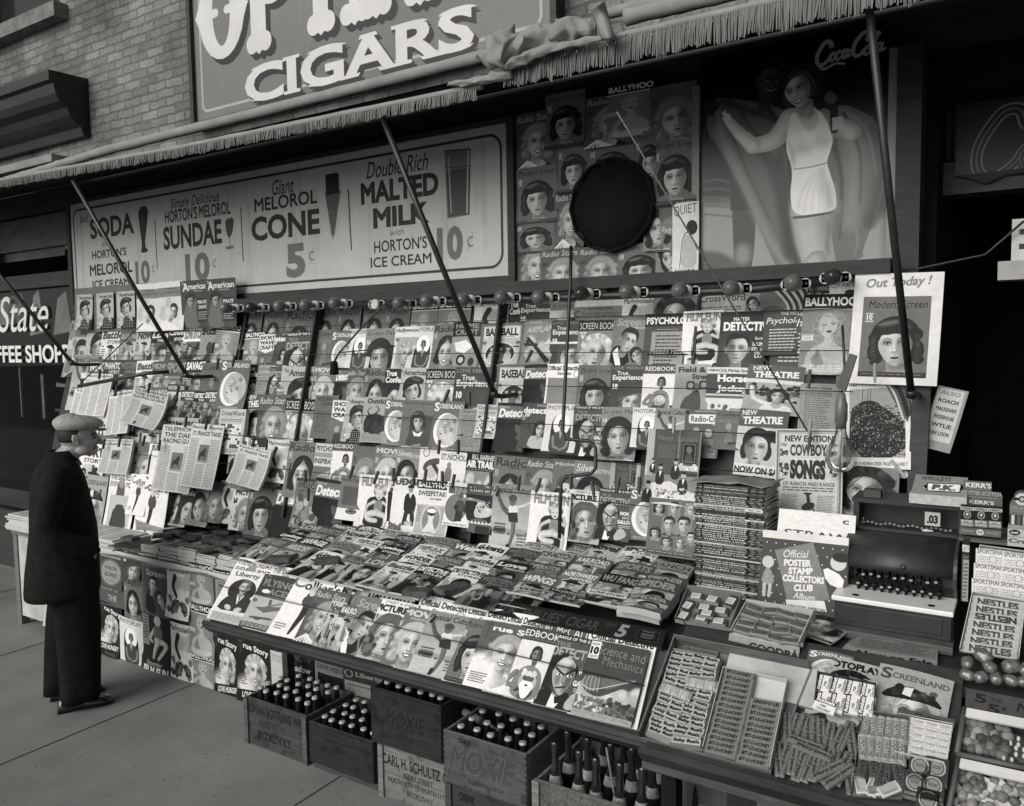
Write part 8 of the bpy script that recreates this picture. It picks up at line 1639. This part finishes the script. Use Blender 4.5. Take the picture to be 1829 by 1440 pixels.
sp_=[(.04,1.0515-Z0),(.04,mz0-.001),(.172,mz0-.001),(.172,mz1+.03),(.136,DB-.03),(.136,DB)]+[(.136+.16*(1-math.cos(k/8*math.pi/2)**.85),DB+(DT+.008-DB)*math.sin(k/8*math.pi/2)**.95)for k in range(1,9)]+[(.345,DT+.008),(.345,TP-.001),(.52,TP-.001),(.52,1.0515-Z0)]
g=MB();g.rings([[Vector((x,y,z))for y,z in sp_]for x in (Wd-.0115,Wd)],0,True,True,False);g.build('side_panel',M_regw,rg)
g=MB();g.box(.002,.305,DT+.0015,Wd-.0125,.335,DT+.012);g.build('top_moulding',M_reg,rg)
g=MB();g.box(-.004,.35,TP,Wd+.006,.52,TP+.016);g.box(.0,.36,DT+.0125,.02,.5,TP-.001);g.box(.0205,.47,DT+.002,Wd-.012,.48,TP-.001);g.build('window_frame',M_reg,rg)
g=MB();g.face([(.021,.362,DT+.013),(Wd-.013,.362,DT+.013),(Wd-.013,.362,TP-.001),(.021,.362,TP-.001)]);g.build('window_glass',clear_flat,rg,fixn=False)
c=Cv(150,.75,.72);c.text('.03',.14,.16,.86,.62,.06,b=.05)
a=PY(1652,914,3.25);g=MB();g.box(0,0,-.05,.05,.003,0,0,fm=1);g.build('price_flag',[M_white,print_mat('print_flag',to_image('art_flag',c))],rg,loc=(a.x-X0,.38,a.z-Z0),fixn=False)
g=MB()
for k in range(20):g.lathe([(.0075,0),(.004,.006),(0.0005,.008)],6,0,Matrix.Translation((.03+k*(Wd-.07)/19,.40,DT+.006+.003*math.sin(k*1.3))))
g.build('flag_tips',M_card,rg)
M_key=mat('key_top',.34,.25,.5,var=.2,scale=60)
for r_ in range(2):
 for k in range(11):
  x=.05+k*(Wd-.11)/10+r_*.01;z=DB-.014-r_*.036-.004*(k%2);y=.122-r_*.004
  g=MB();g.prism([(x-.003,z-.018),(x+.003,z-.018),(x+.003,z-.002),(x-.003,z-.002)],y,.199);Mk=Matrix.Translation((x,y,z))@Matrix.Rotation(rad(28),4,'X')
  g.lathe([(.008,-.003),(.0088,0),(.008,.0018)],14,0,Mk,True,True);g.lathe([(.0058,.0019),(.0058,.0023)],14,1,Mk,True,True);g.build('key',[M_black,M_key if (k*3+r_*2)%4 else M_dark],rg)
g=MB()
for k in range(24):x=.03+k*(Wd-.08)/23;g.box(x-.0012,.19,mz1+.026,x+.0012,.1995,DB-.02)
g.build('key_slots',M_black,rg)
g=MB();g.lathe([(.008,0),(.009,.004),(.004,.006)],14,0,Matrix.Translation((Wd*.55,.148,DB+.02))@Matrix.Rotation(rad(80),4,'X'),True,True);g.build('lock',M_iron,rg)
zl={'roof':TP+.016}
p=Vector((PY(1655,948,3.19).x,3.19,Z0+DT+.013));g=MB();g.tube([p+Vector((-.014,0,.003)),p+Vector((.02,.004,.003))],.0035,8);tag(g.build('cigarette',M_white),'white cigarette stub on the register top edge','cigarette')
a,b=PY(1544,884,3.26),PY(1574,900,3.26);g=MB();g.box(a.x,3.24,Z0+zl['roof']+.001,b.x,3.29,Z0+zl['roof']+.03);tag(g.build('small_box',mat('dark_box',.06,.6,.3)),'small dark box on the register top','box')
c=Cv(300,.36,.5);c.text('WRIGLEYS',.12,.02,.7,.1,.3,b=.03,serif=.02);c.poly([(.26,.15),(.9,.13),(.88,.3),(.28,.32)],.15);c.poly([(.28,.165),(.88,.145),(.86,.285),(.3,.3)],.85);c.text('P.K.',.36,.17,.82,.28,.35,b=.08,sh=.1);c.poly([(.2,.22),(.28,.17),(.28,.28)],.1);c.poly([(.98,.19),(.88,.14),(.88,.26)],.1)
pk=thing('gum_carton','pale chewing gum carton with an arrow label on the register','carton',(0,0,0));a,b=PY(1625,886,3.22),PY(1727,904,3.22);W_=b.x-a.x;zr=Z0+zl['roof']+.001
g=MB();g.box(a.x,3.2,zr,a.x+W_,3.3,zr+.035);g.build('carton_body',mat('mottled_card',.42,.7,.3,var=.25,scale=40),pk)
g=MB();q=[(a.x+.004,3.22,zr+.036),(a.x+W_,3.22,zr+.036),(a.x+W_*.98,3.3,zr+.09),(a.x+.01,3.3,zr+.09)];g.face(q,0,((0,0),(1,0),(1,1),(0,1)));o=g.build('carton_lid',print_mat('print_pk',to_image('art_pk',c)),pk,fixn=False);o.modifiers.new('t','SOLIDIFY').thickness=.003
M_cr=[mat('crate_dark',.05,.8,.25,var=.5,scale=6,stretch=(1.2,8,14),bump=.35),mat('crate_mid',.08,.8,.25,var=.5,scale=5,stretch=(1.2,8,14),bump=.35),mat('crate_pale',.16,.8,.2,var=.4,scale=5,stretch=(1.2,8,14),bump=.3)]
def crate_face(name,base,words,seed,px=420,asp=.55):
 c=Cv(px,asp,base);r=random.Random(seed)
 for k in range(70):y=r.uniform(0,asp);c.line([(r.uniform(-.2,.8),y),(r.uniform(.2,1.2),y+r.uniform(-.01,.01))],r.uniform(.002,.008),base+r.uniform(-.09,.07),soft=.004)
 c.spots(0,0,1,asp,22,.01,.07,base*.5,base*.8,seed,.03,.6,.5);c.line([(0,asp*.52),(1,asp*.52)],.004,base*.35)
 for w_ in words:s,x0,y0,x1,y1,t=w_[:6];c.text(s,x0,y0*asp,x1,y1*asp,t,**(w_[6]if len(w_)>6 else {}))
 c.spots(0,0,1,asp,60,.004,.02,base*.6,base*1.4,seed+3,.01,.4,.5)
 for x in (.012,.988):
  for k in range(8):c.rect(x-.008,asp*(.06+k*.115),x+.008,asp*(.1+k*.115),base*.4)
 return print_mat('paint_'+name,to_image('art_'+name,c,.03),.8,.2,.25)
def crate(X0,X1,Y0,Z0,Z1,d_,label,mface,ms,group=None):
 o=thing('bottle_crate',label,'crate',(X0,Y0,Z0),group);W_,H_=X1-X0,Z1-Z0;t=.014
 g=MB();g.box(0,0,0,W_,t,H_,0,fm=1);g.build('front_panel',[ms,mface],o,fixn=False,bevel=.003)
 g=MB();g.box(.001,d_-t,0,W_-.001,d_,H_);g.build('back_panel',ms,o,bevel=.003)
 for x in (0,W_-t):
  g=MB();g.box(x,t+.001,0,x+t,d_-t-.001,H_-.004);g.build('side_panel',ms,o,bevel=.003)
 g=MB();g.box(t,t,.004,W_-t,d_-t,.016);g.build('bottom_board',ms,o)
 for x in (-.003,W_-.026):
  if Z0<.02:g=MB();g.box(x,-.009,.0,x+.029,-.0005,H_-.003);g.build('corner_batten',ms,o)
 return o
M_bot=mat('dark_bottle_glass',.02,.1,.8,var=.2,coat=.5);M_cap=mat('crown_cap',.42,.45,.5,metal=.1,var=.3,scale=60)
def bottle_proto(h_,r_,paint=False):
 o=thing('soda_bottle','','bottle');g=MB()
 if paint:g.lathe([(0.001,0),(r_,.002),(r_,h_*.64),(r_*.95,h_*.7),(r_*.5,h_*.82),(r_*.4,h_*.93),(r_*.47,h_*.94),(r_*.47,h_*.985),(r_*.4,h_)],16,cap1=True)
 else:g.lathe([(0.001,0),(r_,.002),(r_,h_*.5),(r_*.93,h_*.58),(r_*.5,h_*.76),(r_*.4,h_*.9),(r_*.46,h_*.92),(r_*.46,h_*.97),(r_*.4,h_*.985)],14,cap1=True)
 g.build('bottle_body',M_bot,o)
 if paint:
  g=MB();g.lathe([(r_*.95,h_*.71),(r_*.76,h_*.755),(r_*.68,h_*.775)],14);g.build('paper_collar',mat('collar_paper',.28,.7,.2,var=.6,scale=50),o)
  g=MB();g.lathe([(r_*1.02,h_*.3),(r_*1.02,h_*.6)],14);g.build('label',mat('worn_label',.05,.6,.3,var=.5,scale=40),o)
 else:
  g=MB();n=21;rs=[]
  for q,z in ((.54,.958),(.5,.99),(.46,1.0),(.3,1.003)):rs.append([Vector((r_*(q+(.03 if q>.55 and j%2 else 0))*math.cos(2*math.pi*j/n),r_*(q+(.03 if q>.55 and j%2 else 0))*math.sin(2*math.pi*j/n),h_*z))for j in range(n)])
  g.rings(rs,0,False,True);g.build('cap',M_cap,o)
 return o
_bp={}
def bottles(X0,X1,Y0,Z0,d_,nx,ny,h_,label,group,paint=False,skip=()):
 r_=min(.03,(X1-X0-.03)/nx/2*.96);rr=random.Random(nx*7+ny)
 for j in range(ny):
  for i in range(nx):
   if (i,j)in skip:continue
   k=(round(h_,3),round(r_,4),paint)
   if k not in _bp:o=_bp[k]=bottle_proto(h_,r_,paint)
   else:o=copy_tree(_bp[k])
   o.location=(X0+.015+(X1-X0-.03)*(i+.5)/nx+rr.uniform(-.003,.003),Y0+.02+(d_-.04)*(j+.5)/ny+rr.uniform(-.003,.003),Z0+.017);o.rotation_euler=(rad(rr.uniform(-2,2)),rad(rr.uniform(-2,2)),rr.uniform(0,6));tag(o,label,'bottle',group)
Yc=2.705;a=PY(437,1243,Yc);b=PY(550,1361,Yc);D_=.32
F1=crate_face('crate_roman',.29,(('ROMAN BOTTLING WKS',.03,.1,.97,.32,.14,dict(b=.03)),('87 WYTHE AVE',.22,.4,.66,.5,.18),('BROOKLYN N.Y.',.2,.62,.74,.82,.12,dict(b=.04))),3)
crate(a.x,b.x,Yc,.001,a.z,D_,'worn bottling works crate at the left end of the crate row',F1,M_cr[1]);bottles(a.x,b.x,Yc,.001,D_,6,4,.275,'dark capped bottle standing tall in the leftmost crate','tall capped bottles in the leftmost crate')
a=PY(551,1288,2.70);b=PY(668,1407,2.70)
F2=crate_face('crate_drink',.2,(('DRINK',.26,.1,.5,.2,.14,dict(b=.02)),('TRADE MARK REGISTERED',.3,.82,.7,.88,.16,dict(b=0))),5)
crate(a.x,b.x,2.70,.03,a.z,.34,'low dark crate of capped bottles, second from the left',F2,M_cr[0]);bottles(a.x,b.x,2.70,.03,.34,6,4,a.z-.03+.0,'capped bottle level with the rim of the second crate','capped bottles in the second crate')
g=MB();g.box(a.x+.02,2.71,0,b.x+.03,3.0,.029);tag(g.build('plank',M_cr[0]),'flat dark plank under the second crate','plank')
Y3=PZ(678,1419,0).y;a=PY(677,1326,Y3);b=PY(800,1440,Y3)
F3=crate_face('crate_carl',.46,(('CARL H. SCHULTZ CORP',.04,.16,1.0,.36,.16,dict(b=.02)),('BERRY STREET',.3,.42,.66,.52,.2),('NORTH 10TH TO NORTH 11TH STS',.1,.58,.92,.68,.2),('BROOKLYN N.Y.',.34,.74,.66,.85,.2)),7)
zc=a.z;crate(a.x,a.x+.47,Y3,.001,zc,.32,'pale crate stencilled with a Brooklyn address under the tall crate',F3,M_cr[2])
a4=PY(661,1226,Y3-.01);b4=PY(789,1361,Y3-.01);F4=crate_face('crate_moxie',.21,(('DRINK',.22,.08,.38,.18,.14,dict(b=.03)),('MOXIE',.2,.3,.8,.62,.16,dict(b=.06,sh=.2,ol=.34)),('TRADE MARK REG.US.PAT.OFF.',.15,.72,.85,.82,.15,dict(b=0))),9)
crate(a4.x,b4.x,Y3-.01,zc+.001,a4.z,.34,'dark soda crate stacked on the pale stencilled crate',F4,M_cr[0]);bottles(a4.x,b4.x,Y3-.01,zc,.34,6,3,a4.z-zc-.01,'capped bottle in the dark crate stacked on the pale one','capped bottles in the stacked dark crate')
Y5=2.56;a=PY(791,1303,Y5);b=PY(941,1430,Y5);z5=PY(791,1394,Y5).z
F5=crate_face('crate_moxie_pale',.34,(('DRINK',.2,.06,.36,.16,.1,dict(b=.04)),('MOXIE',.06,.22,.9,.7,.3,dict(b=.06,sh=.3,ol=.46)),('TRADE MARK REG.US.PAT.OFF.',.3,.8,.74,.88,.14,dict(b=.01))),11)
crate(a.x,b.x,Y5,z5,a.z,.36,'worn soda crate of white capped bottles before the dark opening',F5,M_cr[2]);bottles(a.x,b.x,Y5,z5,.36,5,4,a.z-z5-.006,'white capped bottle in the worn soda crate','white capped bottles in the worn soda crate',skip=((4,3),))
F6=crate_face('crate_drink_low',.26,(('DRINK',.16,.1,.36,.24,.12,dict(b=.04)),),13);crate(a.x+.01,b.x+.01,Y5+.005,.001,z5-.001,.35,'dark crate at the bottom edge under the worn soda crate',F6,M_cr[0])
p,q=PY(830,1272,2.78),PY(906,1312,2.72);p.z+=.0;g=MB();g.tube([p,p.lerp(q,.45)],.017,10);g.tube([p.lerp(q,.45),p.lerp(q,.55),p.lerp(q,.62)],.012,10);g.tube([p.lerp(q,.6),q],.008,10,r1=.006);tag(g.build('wooden_mallet',mat('handle_wood',.16,.5,.4,var=.4,scale=10,stretch=(1,1,6))),'turned wooden mallet lying across the worn soda crate','mallet')
Y7=2.47;a=PY(953,1391,Y7);b=PY(1090,1446,Y7)
c7=Cv(420,.5,.36);c7.noise(.03,4,3);c7.text('DRINK',.04,.12,.3,.24,.3,b=0,rise=.04);cola(c7,.24,.14,1.16,.26,.04);F7=print_mat('paint_crate_cola',to_image('art_crate_cola',c7,.03),.8,.2,.25)
W7=.52;crate(a.x,a.x+W7,Y7,.0,a.z,.38,'pale soda crate of uncapped collared bottles at the bottom edge',F7,M_cr[2])
bottles(a.x,a.x+W7,Y7,.0,.38,6,3,a.z+.1,'dark bottle with a white neck collar in the pale crate','collared bottles in the pale soda crate',True,skip=((5,0),))
g=MB();g.tube([PY(1083,1335,2.62),PY(1098,1425,2.58)],.004,6);tag(g.build('drinking_straw',M_woodl),'thin straw standing among the collared bottles','straw')
a,b=PY(1214,1378,2.55),PY(1352,1480,2.55);W_=b.x-a.x;H_=a.z-b.z;c=Cv(300,H_/W_,.3);A_=c.asp;c.rect(.62,0,1,A_,.2);c.ell(.21,A_*.28,.05,.1,.05);c.poly([(.24,A_*.2),(.46,A_*.2),(.44,A_*.32),(.46,A_*.45),(.56,A_*.7),(.56,A_),(.14,A_),(.14,A_*.7),(.26,A_*.45),(.27,A_*.32)],.38,sm=1)
c.poly([(.24,A_*.2),(.46,A_*.2),(.44,A_*.32),(.46,A_*.45),(.56,A_*.7),(.56,A_),(.14,A_),(.14,A_*.7),(.26,A_*.45),(.27,A_*.32)],.05,sm=1,line=.012);c.rrect(.24,A_*.16,.47,A_*.25,.02,.45)
for k in range(6):c.ell(.27+k*.034,A_*.225,.008,.012,.06)
for x in (.3,.36,.42):c.line([(x,A_*.3),(x+(x-.36)*.4,A_)],.012,.12)
g=MB();g.box(a.x,2.55,.001,b.x,2.7,a.z,0,fm=1);tag(g.build('soda_carton',[M_card,print_mat('print_carton_bottle',to_image('art_carton_bottle',c))],fixn=False),'grey carton printed with a capped bottle at the bottom edge','carton')
a,b=PY(1352,1409,2.45),PY(1470,1443,2.45);co=thing('drink_cooler','metal drink cooler with a bright rounded edge below the candy stand','cooler',(0,0,0))
g=MB();g.box(a.x,2.45,.002,1.2,3.0,a.z-.02);g.build('cooler_body',mat('cooler_enamel',.09,.4,.4),co);g=MB();g.tube([a+Vector((0,0,-.01)),Vector((1.2,2.45,a.z-.012))],.016,12);g.build('chrome_edge',M_chrome,co)
g=MB();g.box(a.x+.01,2.45,a.z-.008,1.2,3.0,a.z-.001);g.build('cooler_lid',mat('lid_steel',.3,.35,.5,metal=.4),co)
mp_=thing('person','man in pale flat cap and long dark coat reading the rack, hand in pocket','person',mw=Matrix.Translation((-4.60,2.47,.003))@Matrix.Rotation(rad(61),4,'Z')@Matrix.Translation((.034,.09,0)))
def ell3(c,r,n=18,m=12):
 return [[Vector((c[0]+r[0]*math.sin(math.pi*i/m)*math.cos(2*math.pi*j/n),c[1]+r[1]*math.sin(math.pi*i/m)*math.sin(2*math.pi*j/n),c[2]+r[2]*math.cos(math.pi*i/m)))for j in range(n)]for i in range(m+1)]
def chain(g,pts,n=14):
 for k in range(len(pts)-1):
  a,b=pts[k],pts[k+1];rs=[];A,B=Vector(a[:3]),Vector(b[:3]);d=(B-A).normalized();u=d.cross(Vector((0,1,0))if abs(d.y)<.9 else Vector((1,0,0))).normalized();v=d.cross(u)
  for t in range(6):q=A.lerp(B,t/5);r_=a[3]+(b[3]-a[3])*t/5;rs.append([q+(u*math.cos(2*math.pi*j/n)+v*math.sin(2*math.pi*j/n))*r_ for j in range(n)])
  g.rings(rs,0)
 for a in pts:g.rings(ell3(a[:3],(a[3],)*3),0,False,False)
g=MB()
E3=lambda c,r:g.rings(ell3(c,r),0,False,False)
HX=.045
E3=lambda c,r:g.rings(ell3((c[0]+HX,c[1],c[2]),r),0,False,False)
E3((-.005,0,1.578),(.098,.077,.095));E3((.035,0,1.535),(.066,.064,.075));E3((.052,0,1.492),(.04,.05,.045));E3((.072,0,1.468),(.022,.026,.02));E3((.02,0,1.49),(.05,.056,.04))
E3((.09,0,1.572),(.014,.045,.014));chain(g,[(.092+HX,0,1.566,.009),(.108+HX,0,1.545,.011),(.126+HX,0,1.523,.011)]);E3((.124,0,1.521),(.016,.012,.01));E3((.109,.011,1.519),(.01,.008,.008));E3((.109,-.011,1.519),(.01,.008,.008))
E3((.094,0,1.497),(.012,.026,.006));E3((.091,0,1.486),(.012,.023,.007));E3((.062,.038,1.527),(.026,.018,.022));E3((.062,-.038,1.527),(.026,.018,.022))
for s in (-1,1):
 E3((-.012,s*.077,1.556),(.017,.007,.026));E3((-.004,s*.078,1.532),(.011,.006,.016));E3((-.022,s*.081,1.556),(.009,.007,.024));E3((.02,s*.054,1.485),(.035,.014,.024))
chain(g,[(-.06,0,1.36,.075),(-.035,0,1.44,.06),(-.015+HX,0,1.50,.056)])
chain(g,[(-.06,0,1.36,.11),(-.06,0,1.2,.125),(-.05,0,1.0,.12),(-.045,0,.88,.125)])
for s in (-1,1):
 chain(g,[(-.06,s*.06,1.36,.07),(-.075,s*.16,1.335,.05),(-.112,s*.24,1.19,.042),(-.118,s*.256,1.075,.038),(.0,s*.256,.985,.034),(.075,s*.226,.957,.028)])
 for f_ in range(4):chain(g,[(.08,s*(.215+(f_-1.5)*.014),.95,.009),(.1-abs(f_-1.3)*.004,s*(.2+(f_-1.5)*.015),.92,.008),(.1,s*(.185+(f_-1.5)*.014),.89,.007)],8)
 chain(g,[(.07,s*.2,.955,.01),(.09,s*.185,.94,.009),(.1,s*.175,.925,.008)],8)
 chain(g,[(-.045,s*.085,.88,.095),(-.029-.0225*s,s*.095,.48,.058),(-.058-.045*s,s*.1,.09,.04)])
 chain(g,[(-.058-.045*s,s*.102,.06,.034),(.06-.03*s,s*.105,.035,.026)])
M_skin=mat('weathered_skin',.32,.5,.4,var=.22,scale=26,bump=.12)
bo=g.build('body',M_skin,mp_,fixn=False)
rm=bo.modifiers.new('one_surface','REMESH');rm.mode='VOXEL';rm.voxel_size=.0048;rm.use_smooth_shade=True
sm_=bo.modifiers.new('soften','SMOOTH');sm_.factor=.5;sm_.iterations=4
g=MB();
for s in (-1,1):g.rings(ell3((.083,s*.033,1.556),(.011,.014,.006),12,8),0,False,False)
g.build('eye',mat('eye_dark',.02,.15,.5),mp_,loc=(HX,0,0));g=MB()
for s in (-1,1):g.tube([(.093,s*.016,1.574),(.09,s*.036,1.578),(.07,s*.052,1.572)],.0045,6)
g.tube([(.1,-.018,1.4915),(.1045,0,1.4915),(.1,.018,1.4915)],.0022,6)
for s in (-1,1):g.tube([(.096,s*.022,1.52),(.088,s*.034,1.503),(.076,s*.038,1.485)],.0022,6)
M_hair=mat('dark_hair',.018,.6,.3,var=.4,scale=60,stretch=(1,1,.2));g.build('eyebrow',M_hair,mp_,loc=(HX,0,0))
g=MB();rs=[]
for i in range(8):
 z=1.618-i*.0115;row=[]
 for j in range(22):
  a0=rad(78+4*i);a=a0+(2*math.pi-2*a0)*j/21;sc=math.sqrt(max(.05,1-((z-1.578)/.1)**2));row.append(Vector((-.005+.1*sc*math.cos(a),.0785*sc*math.sin(a),z+(.012*max(0,math.cos(a))if i>5 else 0))))
 rs.append(row)
g.rings(rs,0,False,False,True,False);o=g.build('hair',M_hair,mp_,loc=(HX,0,0));o.modifiers.new('t','SOLIDIFY').thickness=.003
g=MB();rs=[]
n=40
for z,cx,a,b,wv in ((1.602,-.002,.098,.086,0),(1.606,-.002,.104,.092,0),(1.622,.008,.128,.112,.004),(1.64,.012,.136,.118,.005),(1.658,.012,.125,.108,.004),(1.676,.008,.095,.082,.004),(1.687,.004,.05,.045,.002),(1.69,.002,.008,.008,0)):
 rs.append([Vector((cx+a*math.cos(2*math.pi*j/n),b*math.sin(2*math.pi*j/n),z+wv*math.sin(j*1.9+z*90)-(.010*math.cos(2*math.pi*j/n)*(1 if z>1.61 else 0))))for j in range(n)])
g.rings(rs,0,True,True);cap=g.build('flat_cap',mat('tweed',.34,.95,.1,var=.22,scale=70,bump=.4,bscale=220),mp_,loc=(HX-.004,0,.004))
sb=cap.modifiers.new('s','SUBSURF');sb.levels=sb.render_levels=1
g=MB();rs=[]
for t in range(7):
 u=t/6;rs.append([Vector((.075+.083*u*math.cos(a)**.6 if abs(a)<1.5 else.075,(.078-.016*u)*math.sin(a)/math.sin(1.2),1.612-.016*u-.006*u*math.sin(a)**2))for a in [-1.2+2.4*k/12 for k in range(13)]])
g.rings(rs,0,False,False,True,False);o=g.build('peak',MATS['tweed'],cap);o.modifiers.new('t','SOLIDIFY').thickness=.006
M_coat=mat('dark_wool',.013,.95,.12,var=.35,scale=18,bump=.5,bscale=140)
def cloth_rings(L_,n=36,wob=.006,seed=0,p=2.4):
 rs=[]
 for k,(z,b_,f_,w_,dy)in enumerate(L_):
  cx,a=(b_+f_)/2,(f_-b_)/2;row=[]
  for j in range(n):
   t=2*math.pi*j/n;c_,s_=math.cos(t),math.sin(t);q=(abs(c_)**p+abs(s_)**p)**(-1/p);wv=1+wob*5*math.sin(5*t+z*6+seed)*max(0,(1.1-z))+wob*1.8*math.sin(7*t+z*19+2*math.sin(z*9)+seed)+wob*math.sin(3*t-z*41)
   row.append(Vector((cx+a*q*c_*wv,dy+w_*q*s_*wv,z+(.012*math.sin(t+1)if z<.7 else 0))))
  rs.append(row)
 return rs
g=MB();g.rings(cloth_rings([(.672,-.268,.122,.225,0),(.70,-.27,.126,.226,0),(.80,-.256,.127,.222,0),(.92,-.242,.125,.212,0),(1.02,-.23,.121,.205,0),(1.14,-.221,.108,.205,0),(1.25,-.212,.09,.212,0),(1.33,-.198,.072,.212,0),(1.385,-.18,.05,.195,0),(1.42,-.158,.035,.15,0),(1.447,-.13,.025,.1,0),(1.468,-.112,.015,.078,0)]),0,True,True);coat=g.build('coat',M_coat,mp_)
for s in (-1,1):
 g=MB();P_=[(-.06,s*.16,1.38,.075),(-.085,s*.215,1.31,.078),(-.115,s*.245,1.2,.072),(-.13,s*.262,1.09,.068),(-.09,s*.27,1.03,.066),(-.01,s*.262,.99,.06),(.06,s*.24,.965,.056),(.09,s*.225,.952,.058)]
 P2=[]
 for k in range(len(P_)-1):
  for t in range(3):P2.append([P_[k][i]+(P_[k+1][i]-P_[k][i])*t/3 for i in range(4)])
 P2.append(P_[-1]);rs=[]
 for k,q in enumerate(P2):
  A=Vector(P2[max(0,k-1)][:3]);B=Vector(P2[min(len(P2)-1,k+1)][:3]);d=(B-A).normalized();u=Vector((0,1,0));v=d.cross(u).normalized();u=v.cross(d)
  rs.append([Vector(q[:3])+(u*math.cos(2*math.pi*j/18)+v*math.sin(2*math.pi*j/18))*q[3]*(1+.05*math.sin(k*2.1+3*2*math.pi*j/18))for j in range(18)])
 g.rings(rs,0);g.build('sleeve',M_coat,coat)
g=MB();g.rings(cloth_rings([(1.43,-.14,.045,.1,0),(1.462,-.128,.03,.088,0),(1.492,-.105,.012,.074,0),(1.487,-.098,.006,.068,0),(1.45,-.1,.01,.07,0)],30,.003),0,False,False);g.build('collar',M_coat,coat)
g=MB();g.rings(cloth_rings([(1.40,.0,.062,.045,0),(1.45,-.02,.04,.045,0),(1.475,-.03,.03,.05,0)],20,.01),0);g.build('scarf',mat('grey_scarf',.12,.9,.1,var=.3,scale=30),mp_)
g=MB();g.box(.06,-.262,.93,.128,-.2,.945);g.build('pocket_flap',M_coat,coat,bevel=.006)
M_tr=mat('dark_trouser_wool',.011,.95,.1,var=.3,scale=20,bump=.3,bscale=140)
g=MB()
for s in (-1,1):
 o_=.045*s
 g.rings(cloth_rings([(.055,-.165-o_,.048-o_,.085,s*.1),(.12,-.162-o_,.05-o_,.086,s*.1),(.3,-.155-o_*.8,.066-o_*.8,.092,s*.1),(.5,-.148-o_*.5,.09-o_*.5,.1,s*.1),(.7,-.145,.11,.112,s*.098),(.86,-.16,.1,.12,s*.09)],28,.008,s),0)
g.build('trousers',M_tr,mp_)
M_shoe=mat('black_leather',.014,.2,.6,var=.3,scale=20,coat=.6)
for s in (-1,1):
 x0=-.15-.02*s;L_=.285;rs=[]
 for t,h_,w_ in ((0,.05,.026),(.06,.075,.035),(.25,.085,.037),(.4,.078,.038),(.55,.062,.043),(.75,.05,.046),(.9,.042,.04),(1,.022,.02)):
  rs.append([Vector((x0+L_*t,s*.105+w_*math.cos(a),.012+max(-.004,(h_-.008)*math.sin(a))if math.sin(a)>0 else.012))for a in [2*math.pi*j/20 for j in range(20)]])
 sh_=thing('shoe',None,None);sh_.parent=mp_
 g=MB();g.rings(rs,0);g.build('upper',M_shoe,sh_)
 g=MB();pts=[(x0+L_*t,w_)for t,w_ in ((-.01,.02),(.02,.034),(.25,.036),(.5,.042),(.75,.05),(.92,.043),(1.01,.02))];out=[(x,s*.105+w_)for x,w_ in pts]+[(x,s*.105-w_)for x,w_ in reversed(pts)]
 top=[Vector((x,y,.014))for x,y in out];bot=[Vector((x,y,.006))for x,y in out];g.rings([bot,top],0,True,True,False);g.box(x0-.004,s*.105-.034,-.002,x0+.07,s*.105+.034,.006);g.build('sole',M_black,sh_)
def label_all():
 base={}
 for rec in ROWS:q,where,d,prev,cat,group,lb=rec;base.setdefault(lb or (SHORT(d),where),[]).append(rec)
 for key,L_ in base.items():
  for i,(q,where,d,prev,cat,group,lb)in enumerate(L_):
   noun={'magazine':'magazine','newspaper':'newspaper','card':'card','poster':'pasted cover','album':'album'}[cat]
   tail='' if len(L_)==1 else ', '+(['leftmost','second from left','third from left','fourth from left','fifth from left','sixth from left','seventh from left'][i]if i<len(L_)-1 else 'rightmost')
   if lb:t=lb+tail
   else:
    rest=', '+where+tail;budget=16-len(rest.split())-len(noun.split())-1+1
    ws=SHORT(d).split()[:budget-1]
    while ws and ws[-1]in ('a','an','the','of','in','on','and','with','under','over','to','beside','inside','above','at','by','before','against','small','black','white'):ws.pop()
    t=noun+' with '+' '.join(ws)+rest
   q['label']=t;q['category']=cat;q['group']=group
   if '_d' in q:del q['_d']
label_all()
bpy.data.objects.remove(_fob);bpy.data.curves.remove(_fcu)
